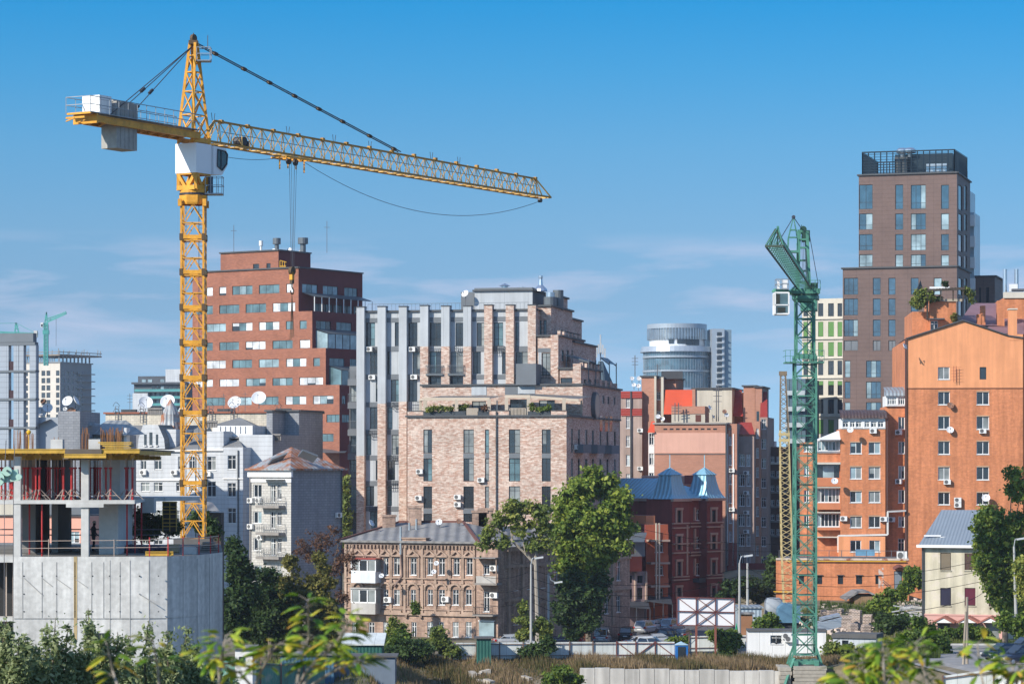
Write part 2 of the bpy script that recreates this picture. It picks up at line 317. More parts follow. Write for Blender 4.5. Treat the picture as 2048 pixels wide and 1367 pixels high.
class Bld:
    def __init__(s,name,label,cat,px,d,z=0,group=None):
        s.root=thing(name,label,cat,(GX(px,d),d,z),group); s.walls=[]; s.mats=[]; s.mb=MB(); s.parts={}; s.pcs=[]
    def m(s,mt):
        if mt not in s.mats: s.mats.append(mt)
        return s.mats.index(mt)
    def part(s,name,mt):
        k=(name,mt.name)
        if k not in s.parts: s.parts[k]=(MB(),mt)
        return s.parts[k][0]
    def piece(s,name,mt):
        m_=MB(); s.pcs.append((name,mt,m_)); return m_
    def wall(s,face,u0,u1,z0,z1,mt,rev=.22):
        w=Wall(face,u0,u1,z0,z1,s.m(mt),rev); s.walls.append(w); return w
    def box(s,face,px0,px1,y0,y1,depth,mt,side=None,roof=None,c=0,yref=None,z1=None,z0=None,cap=None,rev=.22,back=True,parapet=0):
        """solid on the facade plane between pixel columns px0..px1; y0 top row, y1 bottom row (None = ground)"""
        f=face.off(c) if c else face; yr=px0 if yref is None else yref
        u0,u1=f.u(px0),f.u(px1)
        if z1 is None: z1=f.z(yr,y0)
        if z0 is None: z0=-3.0 if y1 is None else f.z(yr,y1)
        side=side or mt
        b=type('Box',(),{})()
        b.front=s.wall(f,u0,u1,z0,z1,mt,rev)
        b.rface=Face(f.at(u1),f.at(u1,depth)); b.right=s.wall(b.rface,0,depth,z0,z1,side,rev)
        b.lface=Face(f.at(u0,depth),f.at(u0)); b.left=s.wall(b.lface,0,depth,z0,z1,side,rev)
        if back: bf=Face(f.at(u1,depth),f.at(u0,depth)); s.wall(bf,0,u1-u0,z0,z1,side)
        rp=s.piece('roof',roof) if roof else s.mb
        q=[f.at(u0),f.at(u1),f.at(u1,depth),f.at(u0,depth)]; zt=z1-parapet
        rp.poly([(p.x,p.y,zt) for p in q], 0 if roof else s.m(side))
        if parapet:
            cth=.25; qi=[f.at(u0+cth,cth),f.at(u1-cth,cth),f.at(u1-cth,depth-cth),f.at(u0+cth,depth-cth)]; m_=s.m(side)
            for i in range(4):
                a,b_=qi[i],qi[(i+1)%4]; s.mb.poly([(a.x,a.y,z1),(b_.x,b_.y,z1),(b_.x,b_.y,zt),(a.x,a.y,zt)],m_)
                o1,o2=q[i],q[(i+1)%4]; s.mb.poly([(o1.x,o1.y,z1),(o2.x,o2.y,z1),(b_.x,b_.y,z1),(a.x,a.y,z1)],m_)
        if cap:
            cp=s.piece('cornice',cap); t=f.t;n=f.n; e=.12
            for (a,b_) in ((f.at(u0-e,-e),f.at(u1+e,-e)),(f.at(u1+e,-e),f.at(u1+e,depth)),(f.at(u0-e,-e),f.at(u0-e,depth))):
                cp.bar((a.x,a.y,z1+.06),(b_.x,b_.y,z1+.06),.3,.22)
        b.z0=z0;b.z1=z1;b.f=f;b.u0=u0;b.u1=u1;b.depth=depth
        return b
    def win(s,w,x0,x1,y0,y1,style,ref=None,name='window'):
        f=w.f; u0,u1=f.u(x0),f.u(x1)
        if u0>u1: u0,u1=u1,u0
        r=(x0+x1)/2 if ref is None else ref
        zt,zb=f.z(r,y0),f.z(r,y1)
        return s.winm(w,u0,u1,zb,zt,style,name)
    def winm(s,w,u0,u1,zb,zt,style,name='window'):
        f=w.f; ww=max(.3,round(u1-u0,1)); hh=max(.3,round(zt-zb,1)); uc=(u0+u1)/2; zb=(zb+zt)/2-hh/2
        u0,u1=uc-ww/2,uc+ww/2
        if u0<w.u0+.03 or u1>w.u1-.03 or zb<w.z0 or zb+hh>w.z1-.02: return None
        for h in w.h:
            if u0<h[1] and u1>h[0] and zb<h[3] and zb+hh>h[2]: return None
        w.h.append((u0,u1,zb,zb+hh))
        fm,pm=win_mesh(ww,hh,style,RND.randrange(9)); p=f.at(uc)
        return inst(fm,name,s.root,(p.x,p.y,zb),f.rz(),[(pm,'pane')])
    def wins(s,w,cols,rows,style,ref=None):
        for i,(a,b) in enumerate(cols):
            for j,(c,d) in enumerate(rows):
                s.win(w,a,b,c,d,style if isinstance(style,str) else style[i%len(style)],ref)
    def ac(s,w,px,py,c=0):
        f=w.f; u=f.u(px); p=f.at(u,c-.02); a,g=ac_mesh(); inst(a,'air_conditioner',s.root,(p.x,p.y,f.z(px,py)-.3),f.rz(),[(g,'fan')])
    def dish(s,px,py,d,r,face=-20,kind='w',mast=.8):
        a,k=dish_mesh(r,face,kind,mast); p=P(px,py,d); inst(a,'satellite_dish',s.root,(p.x,p.y,p.z-mast),0,[(k,'mount')])
    def done(s):
        mb=s.mb
        for w in s.walls:
            f=w.f; us=sorted(set([w.u0,w.u1]+[x for h in w.h for x in h[:2]])); zs=sorted(set([w.z0,w.z1]+[x for h in w.h for x in h[2:]]))
            for j in range(len(zs)-1):
                za,zb=zs[j],zs[j+1]; zc=(za+zb)/2
                hs=sorted([h for h in w.h if h[2]<zc<h[3]]); u=w.u0; segs=[]
                for h in hs:
                    if h[0]>u: segs.append((u,h[0]))
                    u=h[1]
                if u<w.u1: segs.append((u,w.u1))
                for a,b in segs:
                    p=f.at(a);q=f.at(b); mb.poly([(p.x,p.y,za),(q.x,q.y,za),(q.x,q.y,zb),(p.x,p.y,zb)],w.mi)
            r=w.rev
            for h in w.h:
                a=f.at(h[0]);b=f.at(h[1]);a2=f.at(h[0],r);b2=f.at(h[1],r)
                mb.poly([(a.x,a.y,h[2]),(a2.x,a2.y,h[2]),(a2.x,a2.y,h[3]),(a.x,a.y,h[3])],w.mi)
                mb.poly([(b.x,b.y,h[2]),(b2.x,b2.y,h[2]),(b2.x,b2.y,h[3]),(b.x,b.y,h[3])],w.mi)
                mb.poly([(a.x,a.y,h[2]),(b.x,b.y,h[2]),(b2.x,b2.y,h[2]),(a2.x,a2.y,h[2])],w.mi)
                mb.poly([(a.x,a.y,h[3]),(b.x,b.y,h[3]),(b2.x,b2.y,h[3]),(a2.x,a2.y,h[3])],w.mi)
        if mb.f: mb.build('wall',s.mats,s.root)
        for (n,_),(p,mt) in s.parts.items():
            if p.f: p.build(n,mt,s.root)
        for n,mt,p in s.pcs: p.build(n,mt,s.root)
        return s.root
    # small pieces on a facade: prism between pixel columns, from plane offset c0 (negative = proud) to c1
    def slab(s,name,mt,face,px0,px1,y0,y1,c0,c1,ref=None,zz=None):
        f=face; u0,u1=f.u(px0),f.u(px1); r=px0 if ref is None else ref
        z1,z0=(f.z(r,y0),f.z(r,y1)) if zz is None else zz
        s.slabm(name,mt,f,u0,u1,z0,z1,c0,c1)
    def slabm(s,name,mt,f,u0,u1,z0,z1,c0,c1):
        c=f.at((u0+u1)/2,(c0+c1)/2)
        s.piece(name,mt).obox((c.x,c.y,(z0+z1)/2),(f.t.x*(u1-u0)/2,f.t.y*(u1-u0)/2,0),(f.n.x*(c1-c0)/2,f.n.y*(c1-c0)/2,0),(0,0,(z1-z0)/2))
    def railing(s,name,mt,f,u0,u1,z0,z1,c,n=None,r=.03):
        mb=s.piece(name,mt); a=f.at(u0,c);b=f.at(u1,c); n=n or max(2,int((u1-u0)/.22))
        for z in (z0+.05,z1): mb.bar((a.x,a.y,z),(b.x,b.y,z),.05)
        for i in range(n+1):
            p=a.lerp(b,i/n); mb.bar((p.x,p.y,z0+.05),(p.x,p.y,z1),r)
# ---------------------------------------------------------------- building materials
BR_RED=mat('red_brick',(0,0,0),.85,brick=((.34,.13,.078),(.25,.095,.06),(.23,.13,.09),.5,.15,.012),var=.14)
BR_RED_SHADE=mat('shaded_red_brick',(.15,.030,.030),.85,var=.12)  # red brick of the right-hand office faces, their shade put into the colour
PL_GREY=mat('pale_grey_plaster',(.43,.455,.475),.85,var=.08,streak=.10,joints=(3.1,60))
PL_MID=mat('mid_grey_plaster',(.15,.165,.18),.85,var=.10)
BR_LOFT=mat('multicoloured_brick',(0,0,0),.85,brick=((.62,.51,.43),(.38,.21,.15),(.42,.35,.30),.44,.12,.01),var=.16,fine=.15)
MET_GREY=mat('grey_metal',(.14,.155,.165),.45,.4,var=.1); MET_SILV=mat('silver_metal',(.6,.62,.64),.3,.9,var=.15)
COPING=mat('dark_coping',(.07,.075,.08),.6); ROOF_FLAT=mat('flat_roof_felt',(.11,.115,.12),.9)
BEIGE=mat('beige_timber',(.50,.42,.33),.7,var=.06); PLANTER=mat('dark_planter',(.045,.055,.065),.7)
RUSTY=((.23,.09,.04),1.1,.55)
TIN=mat('weathered_tin_roof',(.34,.36,.37),.6,.2,var=.12,streak=.12,ribs=(.6,0),rust=((.33,.13,.06),.5,.44))
ROOF_TIN2=mat('grey_tin_roof',(.30,.31,.30),.6,.1,var=.15,streak=.15,ribs=(.8,0),rust=((.24,.12,.07),.5,.62))
SLATE=mat('dull_grey_sheet_roof',(.215,.21,.205),.8,var=.18,ribs=(1.1,0),streak=.1,rust=((.12,.06,.045),.35,.60))
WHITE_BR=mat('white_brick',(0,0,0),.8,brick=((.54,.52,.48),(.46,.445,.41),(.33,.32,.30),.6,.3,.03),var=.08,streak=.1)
GREY_SHADE_BR=mat('grey_and_shaded_block',(0,0,0),.8,brick=((.30,.31,.33),(.25,.26,.28),(.20,.21,.23),.6,.3,.03),var=.08,streak=.12)  # grey walls, and white brick sides with shade put into the colour
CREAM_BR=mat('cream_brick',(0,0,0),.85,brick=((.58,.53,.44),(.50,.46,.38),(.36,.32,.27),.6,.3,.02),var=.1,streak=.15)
OLD_BR=mat('old_brick',(0,0,0),.9,brick=((.45,.30,.22),(.29,.185,.14),(.30,.25,.21),.42,.13,.012),var=.28,vs=.5,streak=.28,fine=.12)
OLD_TRIM=mat('old_brick_trim',(.38,.275,.21),.9,var=.25,vs=.8,streak=.2)
PINK=mat('pink_stucco',(.62,.36,.28),.85,var=.05,streak=.06); BROWN_BR=mat('buff_brown_brick',(0,0,0),.85,brick=((.45,.22,.15),(.38,.185,.125),(.32,.2,.15),.5,.14,.01),var=.08)
BEIGE_PL=mat('beige_plaster',(.50,.46,.38),.85,var=.1,streak=.12); RED_TILE=mat('red_metal_tile',(.62,.095,.04),.5,var=.08,ribs=(.35,1))
DKRED_TILE=mat('dark_red_tile',(.30,.04,.03),.5,var=.1,ribs=(.35,1)); GREY_PL=mat('dull_grey_plaster',(.26,.24,.22),.85,var=.15,streak=.15)
BLUE_TIN=mat('blue_tin_roof',(.25,.48,.60),.4,.3,var=.1,ribs=(.6,0)); MAROON=mat('maroon_plaster',(.20,.05,.043),.8,var=.15,streak=.1)
ORNA=mat('pale_stone_trim',(.40,.29,.23),.8,var=.2); ORANGE=mat('orange_plaster',(.52,.19,.09),.8,var=.1)
BR_TOWER=mat('brown_cladding',(.15,.10,.086),.6,var=.14,vs=.3,joints=(2.0,.66),fine=.05); DARKGL=mat('dark_cladding',(.02,.032,.042),.25,.2,var=.1,spec=.6)
PALECON=mat('pale_concrete_frame',(.56,.52,.44),.8,var=.08,streak=.06); GREENP=mat('green_panel',(.10,.23,.06),.6,var=.05)
BR_ORANGE=mat('orange_brick',(0,0,0),.85,brick=((.60,.225,.10),(.52,.19,.085),(.48,.22,.12),.5,.15,.01),var=.15,vs=.25,streak=.19,fine=.09)
ST_ORANGE=mat('orange_stucco',(.72,.31,.145),.8,var=.09,streak=.12); DKROOF=mat('dark_brown_sheet_roof',(.07,.045,.042),.5,ribs=(.4,0)); GREYROOF=mat('pale_grey_sheet_roof',(.26,.30,.33),.45,.2,ribs=(.45,0),var=.08)
PURP_TILE=mat('plum_tile_roof',(.23,.13,.14),.5,ribs=(.4,1)); WHITE=mat('white_paint',(.74,.74,.73),.5,var=.05,streak=.05)
CREAM_PL=mat('peeling_cream_plaster',(.52,.475,.36),.9,var=.16,streak=.22,rust=((.56,.50,.43),.7,.54)); PINKST=mat('faded_pink_paint',(.55,.32,.28),.8,var=.12)
CONC=mat('board_marked_concrete',(.56,.555,.53),.85,var=.16,vs=.3,streak=.2,fine=.1); CONC2=mat('raw_concrete',(.54,.535,.51),.85,var=.12,streak=.08,fine=.05); CONC_D=mat('dusty_concrete_floor',(.17,.165,.155),.9,var=.25)
CONC_FAR=mat('grey_frame_concrete',(.20,.23,.26),.9,var=.1); CLAD_GL=glass('curtain_wall_glass',(.06,.12,.16),.05,1.0,.4)
# ================================================================ red brick office
def office():
    b=Bld('office_building','tall red brick office block with stepped right corner and white blinds in its ribbon windows','office building',520,490)
    fr=F2(385,492.7,597,480)
    ys=[(535,614,597),(620,690,624.5),(696,763,651.5),(771,905,679)]
    fz=lambda y: fr.z(597,y)
    fronts=[];boxes=[]
    rowz=[(566.6,584),(604,621.6),(641,658),(679.6,696),(716,733),(754.5,770),(791.5,808.5),(829,845),(867,883)]
    cols={0:[(380,399),(412.6,425.4),(438.7,452),(464.5,505),(518,558.7),(572.7,585.7)],
          1:[(387,425.4),(438.7,478.3),(491.5,531.7),(545.2,590)],
          2:[(370,399),(412.5,451.7),(464.5,504.5),(517.6,558.6),(572,585.7),(599.2,613.4)],
          3:[(387,425.4),(438.7,478),(491,531),(545,585.2),(599.2,620)],
          4:[(370,399),(412.5,451),(464.5,504),(517.6,557.6),(572,612.5),(626.3,640)],
          5:[(387,425.4),(438.7,478),(491.5,531.6),(545,585),(598.5,646)],
          6:[(370,399),(410,450),(464,503),(517,557),(571,612),(626,667)],
          7:[(387,425.4),(438.7,478),(491.5,531.6),(545,585),(598.5,639),(653,678.5)],
          8:[(370,399),(410,450),(464,503),(517,557),(571,612),(626,667)]}
    levels=[(535,603,597,[0]),(603,640.5,597,[1]),(640.5,678,624.5,[2]),(678,715.5,624.5,[3]),(715.5,753,651.5,[4]),(753,790,651.5,[5]),(790,828,679,[6]),(828,866,679,[7]),(866,None,697,[8])]
    zs=[fz(535),fz(622.5),fz(697),fz(770.5),fz(905)]
    pr=[(597,[0,1]),(624.5,[2,3]),(651.5,[4,5]),(679,[6,7,8])]
    shade={0:[(604.5,635),(646,676),(688.5,715)],1:[(627,645),(647,665),(667,685),(687,705),(707,723)],2:[(632,662),(672.6,703.5)],3:[(655,675),(677,697),(699,714)],4:[(659,689),(700,714)],5:[(684,700)],6:[(684,692)],7:[(684,700)],8:[]}
    for i,(pc,rows) in enumerate(pr):
        bx=b.box(fr,385,pc,0,0,18.2,BR_RED,BR_RED_SHADE,ROOF_FLAT,z1=zs[i],z0=-1.5 if i==3 else zs[i+1],cap=COPING if i==0 else None)
        for r in rows:
            for (x0,x1) in cols[r]:
                if x1>pc: x1=pc-1.5
                st='office' if x1-x0>22 else 'office1'
                w=bx.front; u0,u1=fr.u(x0),fr.u(x1); y0,y1=rowz[r]
                b.winm(w,u0,u1,fz(y1),fz(y0),st)
            w=bx.right; y0,y1=rowz[r]
            for (x0,x1) in shade[r]:
                u0,u1=w.f.u(x0),w.f.u(x1); b.winm(w,u0,u1,fz(y1),fz(y0),'office_dk' if r!=1 else 'ribbon')
        # terrace glazing with a sloping lean-to roof on each set-back
        if i<3:
            w=bx.right; f=w.f; zt=zs[i+1]
            nx=pr[i+1][0]; uu=(fr.u(nx)-fr.u(pc))
            p0=f.at(1.0); p1=f.at(17.5); o0=f.at(1.0,0)-f.n*(uu-.3); o1=f.at(17.5,0)-f.n*(uu-.3)
            rf=b.part('lean_to_roof',MET_GREY); rf.poly([(p0.x,p0.y,zt+3.2),(p1.x,p1.y,zt+3.2),(o1.x,o1.y,zt+2.4),(o0.x,o0.y,zt+2.4)]); rf.poly([(p0.x,p0.y,zt+3.3),(p1.x,p1.y,zt+3.3),(o1.x,o1.y,zt+2.5),(o0.x,o0.y,zt+2.5)])
            gl=b.part('terrace_glazing',G_PALE if i==1 else G_TEAL)
            if i>0: gl.poly([(o0.x,o0.y,zt),(o1.x,o1.y,zt),(o1.x,o1.y,zt+2.4),(o0.x,o0.y,zt+2.4)]); gl.poly([(o0.x,o0.y,zt),(p0.x,p0.y,zt),(p0.x,p0.y,zt+3.1),(o0.x,o0.y,zt+2.4)])
            ps=b.part('terrace_post',FR_D if i else WHITE)
            for k in range(9):
                q=o0.lerp(o1,k/8); ps.bar((q.x,q.y,zt),(q.x,q.y,zt+2.45),.14)
    # penthouse
    f2=fr.off(3); ph=b.box(f2,441,557,504,0,9,BR_RED,BR_RED_SHADE,ROOF_FLAT,z1=fr.off(3).z(557,500.5),z0=zs[0],cap=COPING)
    b.win(ph.front,506,518,527.5,538,'dark1'); b.win(ph.front,533,541,526,537,'dark1')
    b2=b.box(f2,557,559,508,0,6,BR_RED_SHADE,BR_RED_SHADE,ROOF_FLAT,z1=f2.z(557,504),z0=zs[0],c=8)
    zt=ph.z1
    for (px,h,r,c) in ((493,2.2,.35,4),(517.5,2.6,.7,5),(556,2.6,.9,7)):
        p=f2.at(f2.u(px),c); v=b.piece('roof_vent',MET_GREY if r>.5 else WHITE); v.tube((p.x,p.y,zt),(p.x,p.y,zt+h*.6),r*.55,n=12); v.tube((p.x,p.y,zt+h*.6),(p.x,p.y,zt+h),r,n=14)
    for (px,r,c) in ((547,.45,4),(579,.6,10),(601,.3,12)): b.dish(px,502,f2.at(f2.u(px),c).y,r,-40,'w',1.0 if px!=579 else 1.6)
    an=b.part('aerial',DISH_D); 
    for px,h in ((453,5),(590,5.5)):
        p=f2.at(f2.u(px),2 if px<500 else 9); an.bar((p.x,p.y,zt),(p.x,p.y,zt+h),.08); an.bar((p.x-.5,p.y,zt+h*.8),(p.x+.5,p.y,zt+h*.8),.06)
    y_=b.part('window_cleaning_rig',mat('yellow_steel',(.62,.33,.03),.5)); p=fr.at(fr.u(549),1.5); z=zs[0]
    for dx in (0,.4,.8): y_.bar((p.x+dx,p.y,z),(p.x+dx,p.y,z+1.5-dx*.3),.12)
    y_.bar((p.x,p.y,z+1.5),(p.x+1.1,p.y,z+1.2),.14); y_.bar((p.x,p.y,z+.5),(p.x+1,p.y,z+.5),.2)
    # grey awning roofs near the foot
    aw=b.part('awning',MET_GREY); q=fr.at(fr.u(640),-2.5); aw.poly([GP for GP in [tuple(P(628,905,470)),tuple(P(690,905,474)),tuple(P(700,893,482)),tuple(P(645,893,480))]])
    b.done()
office()
# ================================================================ brick and plaster loft block
def loft():
    b=Bld('apartment_block','stepped loft block in mottled pale brick and light grey plaster with terrace pergolas','apartment building',930,358)
    f=F2(715,363,1073,358); zt=f.z(715,617)
    # terraced front mass
    main=b.box(f,715,1073,624,None,30,PL_GREY,BR_LOFT,ROOF_FLAT,parapet=.8,cap=COPING)
    A_=[(731.8,750),(789.7,800),(816.8,834.5),(859.3,885),(911,928),(954,970.4),(988,1006),(1031,1037)]
    rows=[(645,692,A_),(703,748,[(740.4,757.2),(774.6,780),(825,842.5),(859.3,884.6),(902,928),(946,962),(1004,1013.5),(1031,1057.6)]),
          (759,803,[(751.5,757.5),(782,800),(816.4,834.5)]),(752,770,[(859.3,884.6),(902,928)]),
          (814,858,[(740,757),(774.6,785)]),(869,909,[(731.8,743),(783,800)]),(920,960,[(751.5,757.5),(774.6,790.5)]),(971,1011,[(731.8,748),(774.6,784)]),(1022,1057,[(740,757),(774.6,780)])]
    for y0,y1,cs in rows:
        for c in cs: b.win(main.front,c[0],c[1],y0,y1,'loft' if c[1]-c[0]>12 else 'loft1')
    # dark spandrel bands
    for (y0,y1,x0,x1) in ((636,645,731.6,1058),(693,703,731.6,843),(693,703,944,1058),(748.5,758.5,731.6,843),(749,758,944,1058),(804,813.5,731.6,816),(859,868.5,731.6,800),(910,919.5,731.6,800),(961,970.5,731.6,800),(1012,1021.5,731.6,800)):
        b.slab('spandrel',PL_MID,f,x0,x1,y0,y1,-.06,.02)
    # pilasters: plaster above, brick below
    for (x0,x1,yb,yt) in ((716,731.6,911,615),(758,774,807,614),(800.5,816,803,614),(843,859,693,612),(885,901.5,693,613),(929,944.6,693,613),(971,987,0,611),(1014,1030,0,611),(1058,1074,0,611)):
        d=.75
        zb=f.z(x0,yb) if yb else 0
        if yb: b.slab('pilaster',PL_GREY,f,x0,x1,yt,yb,-d,.4,ref=x0,zz=(f.z(x0,yt),zb))
        b.slab('brick_pilaster',BR_LOFT,f,x0,x1,0,0,-d-.003,.4,zz=(zb if yb else f.z(x0,yt),-1))
        b.slab('cornice',COPING,f,x0-.6,x1+.6,0,0,-d-.08,.45,zz=(f.z(x0,yt)+.12,f.z(x0,yt)))
    for px,py in ((740,698),(825,698),(745,754),(829,753.5)): b.ac(main.front,px,py)
    b.railing('roof_railing',MET_GREY,f,f.u(735),f.u(1056),main.z1,main.z1+1.0,.2,n=40)
    # french balconies
    for (x0,x1,y0,y1) in ((855,889,731,751),(899,931,731,751)):
        b.slab('balcony',MET_GREY,f,x0,x1,y1-3,y1,-1.0,0)
        u0,u1=f.u(x0),f.u(x1); z0,z1=f.z(x0,y1-3),f.z(x0,y0); b.railing('balcony_railing',MET_GREY,f,u0,u1,z0,z1,-.97,n=16)
        for u in (u0,u1):
            q=f.at(u,-.97);q2=f.at(u,0); b.part('balcony_railing',MET_GREY).bar((q.x,q.y,z1),(q2.x,q2.y,z1),.05)
    # wire condenser cages under windows
    for (x0,x1,y0,y1) in ((746,757,695,704),(836,846,694,703),(862,882,692,702),(911,930,692,702),(989,1008,692,706),(786,800,805,817),(817,838,803,830),(740,758,861,873),(782,801,910,921),(776,798,961,976),(741,756,1012,1022),(1077,1105,744,756)):
        u0,u1=f.u(x0),f.u(x1); z0,z1=f.z(x0,y1),f.z(x0,y0); mb=b.part('condenser_cage',FR_D)
        for k in range(6):
            q=f.at(u0+(u1-u0)*k/5,-.55); mb.bar((q.x,q.y,z0),(q.x,q.y,z1),.045)
        for z in (z0,(z0+z1)/2,z1):
            q=f.at(u0,-.55);r=f.at(u1,-.55); mb.bar((q.x,q.y,z),(r.x,r.y,z),.05)
            for u in (u0,u1): q=f.at(u,-.55);r=f.at(u,0); mb.bar((q.x,q.y,z),(r.x,r.y,z),.05)
    # recessed glazed bay at the left
    lb=b.box(f,699,716,732,None,8,PL_MID,PL_MID,ROOF_FLAT,c=3.5)
    for y0,y1 in ((717,757),(763,803),(816,857),(868,905),(919,957),(969,1010),(1020,1058)):
        b.win(lb.front,700.5,714.5,y0,y1,'loft')
        u0,u1=lb.front.u0,lb.front.u1; fz=lb.f.z(705,y1)
        b.slabm('balcony',PL_MID,lb.f,u0,u1,fz-.1,fz-.9,-.9,-.02); b.railing('balcony_railing',MET_GREY,lb.f,u0+.05,u1-.05,fz-.1,fz+1.0,-.87,n=9)
    # roof penthouse
    ph=b.box(f,949,1065,582,0,12,PL_GREY,PL_MID,ROOF_FLAT,c=7,z0=main.z1-.8,cap=COPING)
    b.slab('cornice',PL_MID,ph.f,949,1065,576,582.5,-.15,3)
    b.box(f,922,948.5,584,0,9,PL_MID,PL_MID,ROOF_FLAT,c=9,z0=main.z1-.8)
    b.dish(931,588,366,.5,-35,'w',1.5); 
    v=b.part('roof_vent',MET_SILV)
    for px,y0,r in ((978.5,563,.42),(1013,565,.33)): p=f.at(f.u(px),9); v.tube((p.x,p.y,ph.z1),(p.x,p.y,f.z(px,y0)),r,n=12); 
    p=f.at(f.u(978.5),9); v.lathe((p.x,p.y,f.z(978,563)),[(.75,0),(.05,.35)],12)
    p=f.at(f.u(1052),9); v.lathe((p.x,p.y,ph.z1),[(.9,0),(.8,.3),(.3,.8),(.22,1.6),(.28,1.7),(.28,2.0)],12)
    p=f.at(f.u(1078),7); z=f.z(1078,613); v2=b.part('ventilation_plant',MET_GREY)
    v2.tube((p.x,p.y,z),(p.x,p.y,z+1.6),.85,n=14); v.tube((p.x,p.y,z+1.6),(p.x,p.y,z+2.2),.6,n=12); p=f.at(f.u(1088),9); v2.tube((p.x,p.y,z),(p.x,p.y,z+2.6),.7,n=14)
    # stepped brick masses on the right
    b.box(f,1099,1114,592,None,7,BR_LOFT,BR_LOFT,ROOF_FLAT,c=9,cap=COPING)
    s1=b.box(f,1074.5,1102,612,None,14,BR_LOFT,BR_LOFT,ROOF_FLAT,c=2,parapet=.8,cap=COPING); b.wins(s1.front,[(1077,1083),(1087,1093)],[(640,675)],'loft1')
    s2=b.box(f,1075,1119,672,None,16,BR_LOFT,BR_LOFT,ROOF_FLAT,c=-.5,parapet=1,cap=COPING)
    b.slab('brick_pilaster',BR_LOFT,s2.f,1103,1118,670,825,-.5,.3)
    b.win(s2.front,1084,1101,705,750,'loft'); b.slab('spandrel',PL_GREY,s2.f,1077,1083,703,755,-.05,.02); b.slab('spandrel',PL_MID,s2.f,1076,1102,696,704,-.07,.02)
    b.wins(s2.right,[(1123,1128),(1133,1138),(1143,1147)],[(700,722),(735,760)],'loft1')
    # crenellated shaded wall
    for i,(x,yy) in enumerate(((1137,676),(1153,680))): b.box(f,x,x+7,yy,0,3,BR_LOFT,BR_LOFT,COPING,c=14,z0=s2.z1-3)
    b.box(f,1119,1146,684,None,16,BR_LOFT,BR_LOFT,ROOF_FLAT,c=8,cap=COPING)
    s3=b.box(f,1119.5,1164,737,None,13,BR_LOFT,BR_LOFT,ROOF_FLAT,c=-1.2,parapet=.9,cap=COPING); b.slab('brick_pilaster',BR_LOFT,s3.f,1147,1163,727,800,-.4,.3); b.win(s3.front,1121,1145,755,766,'loft')
    b.wins(s3.right,[(1168,1172),(1178,1182),(1188,1192)],[(758,775)],'loft1')
    # little roof terrace awning
    pg=b.part('pergola',MET_GREY)
    for zz,(xa,xb) in ((0,(1123,1168)),(1,(1166,1184))):
        a=s3.f.at(s3.f.u(xa),3+zz*9); c=s3.f.at(s3.f.u(xb),3+zz*9); z=s3.f.z(xa,708)
        pg.bar((a.x,a.y,z),(c.x,c.y,z-.9),.15); a2=a+f.n*5;c2=c+f.n*5; pg.bar((a2.x,a2.y,z),(c2.x,c2.y,z-.9),.15); pg.poly([(a.x,a.y,z+.12),(c.x,c.y,z-.78),(c2.x,c2.y,z-.78),(a2.x,a2.y,z+.12)])
        for q in (a,c,c2): pg.bar((q.x,q.y,z-3.5),(q.x,q.y,z-.5),.13)
    for bx,h0,st in ((s2,.7,2.4),(s3,.8,2.6)):
        u=.6
        while u<bx.depth-1: b.slabm('merlon',BR_LOFT,bx.rface,u,u+1.1,bx.z1+h0,bx.z1+.0,0,.4); b.slabm('cornice',COPING,bx.rface,u-.05,u+1.15,bx.z1+h0+.12,bx.z1+h0,-.06,.46); u+=st
    # mid terrace level
    mid=b.box(f,844,1165,771,None,27,BR_LOFT,BR_LOFT,ROOF_FLAT,c=-2.8,z0=f.off(-13).z(815,833)+.01,cap=COPING)
    b.slab('spandrel',PL_GREY,mid.f,943,973,772,790,-.06,.02); b.slab('spandrel',PL_GREY,mid.f,1036,1070,772,787,-.06,.02); b.slab('spandrel',PL_MID,mid.f,1010,1036,772,790,-.05,.02)
    b.box(f,1032,1072,727,0,5,PL_MID,PL_MID,ROOF_FLAT,c=-3.6,z0=mid.z1); 
    for (a,c,y0,y1) in ((944,972,802,824),(1020,1056,798,832),(1078,1110,800,830)): b.win(mid.front,a,c,y0,y1,'loftdk')
    # front brick mass
    fb=b.box(f,815,1133,833,None,36,BR_LOFT,BR_LOFT,ROOF_FLAT,c=-13,cap=COPING); ff=fb.f
    cols=[(847,864),(926.5,948),(970,978),(1018,1040),(1083.6,1101.5)]
    b.wins(fb.front,cols,[(858.5,906),(916,962),(972,1016)],['loft','loft','loft1','loft','loft']); b.wins(fb.front,cols[:2],[(1027,1043)],'loftdk')
    for (x0,x1) in cols:
        for y0,y1 in ((906.3,915.7),(1016.3,1026.5)): b.slab('spandrel',PL_MID,ff,x0,x1,y0,y1,-.02,.1)
    # parapet piers and planters
    for (x0,x1,y0) in ((815,846,822),(979,1018,821),(1102,1133,821)): b.slab('parapet',BR_LOFT,ff,x0,x1,y0,833.3,-.002,.5); b.slab('cornice',COPING,ff,x0,x1,y0-1.2,y0,-.08,.58)
    for (x0,x1) in ((847,931),(955,978),(1055,1101)): b.slab('planter',PLANTER,ff,x0,x1,822,833.2,.05,.6)
    for (x0,x1) in ((933,955),(1019,1050)): b.railing('timber_railing',BEIGE,ff,ff.u(x0),ff.u(x1),ff.z(x0,833),ff.z(x0,816),.2,n=11,r=.1)
    pm=b.part('pergola',BEIGE)
    def beam(x0,y0,c0,x1,y1,c1,w=.38):
        p=ff.at(ff.u(x0),c0);q=ff.at(ff.u(x1),c1); pm.bar((p.x,p.y,ff.z(x0,y0)),(q.x,q.y,ff.z(x1,y1)),w)
    for x in (849,912,977,1012,1056,1127): beam(x,833,.3,x,798 if x<1000 else 795,.3,.42)
    beam(829,822,3,829,798,3,.3)
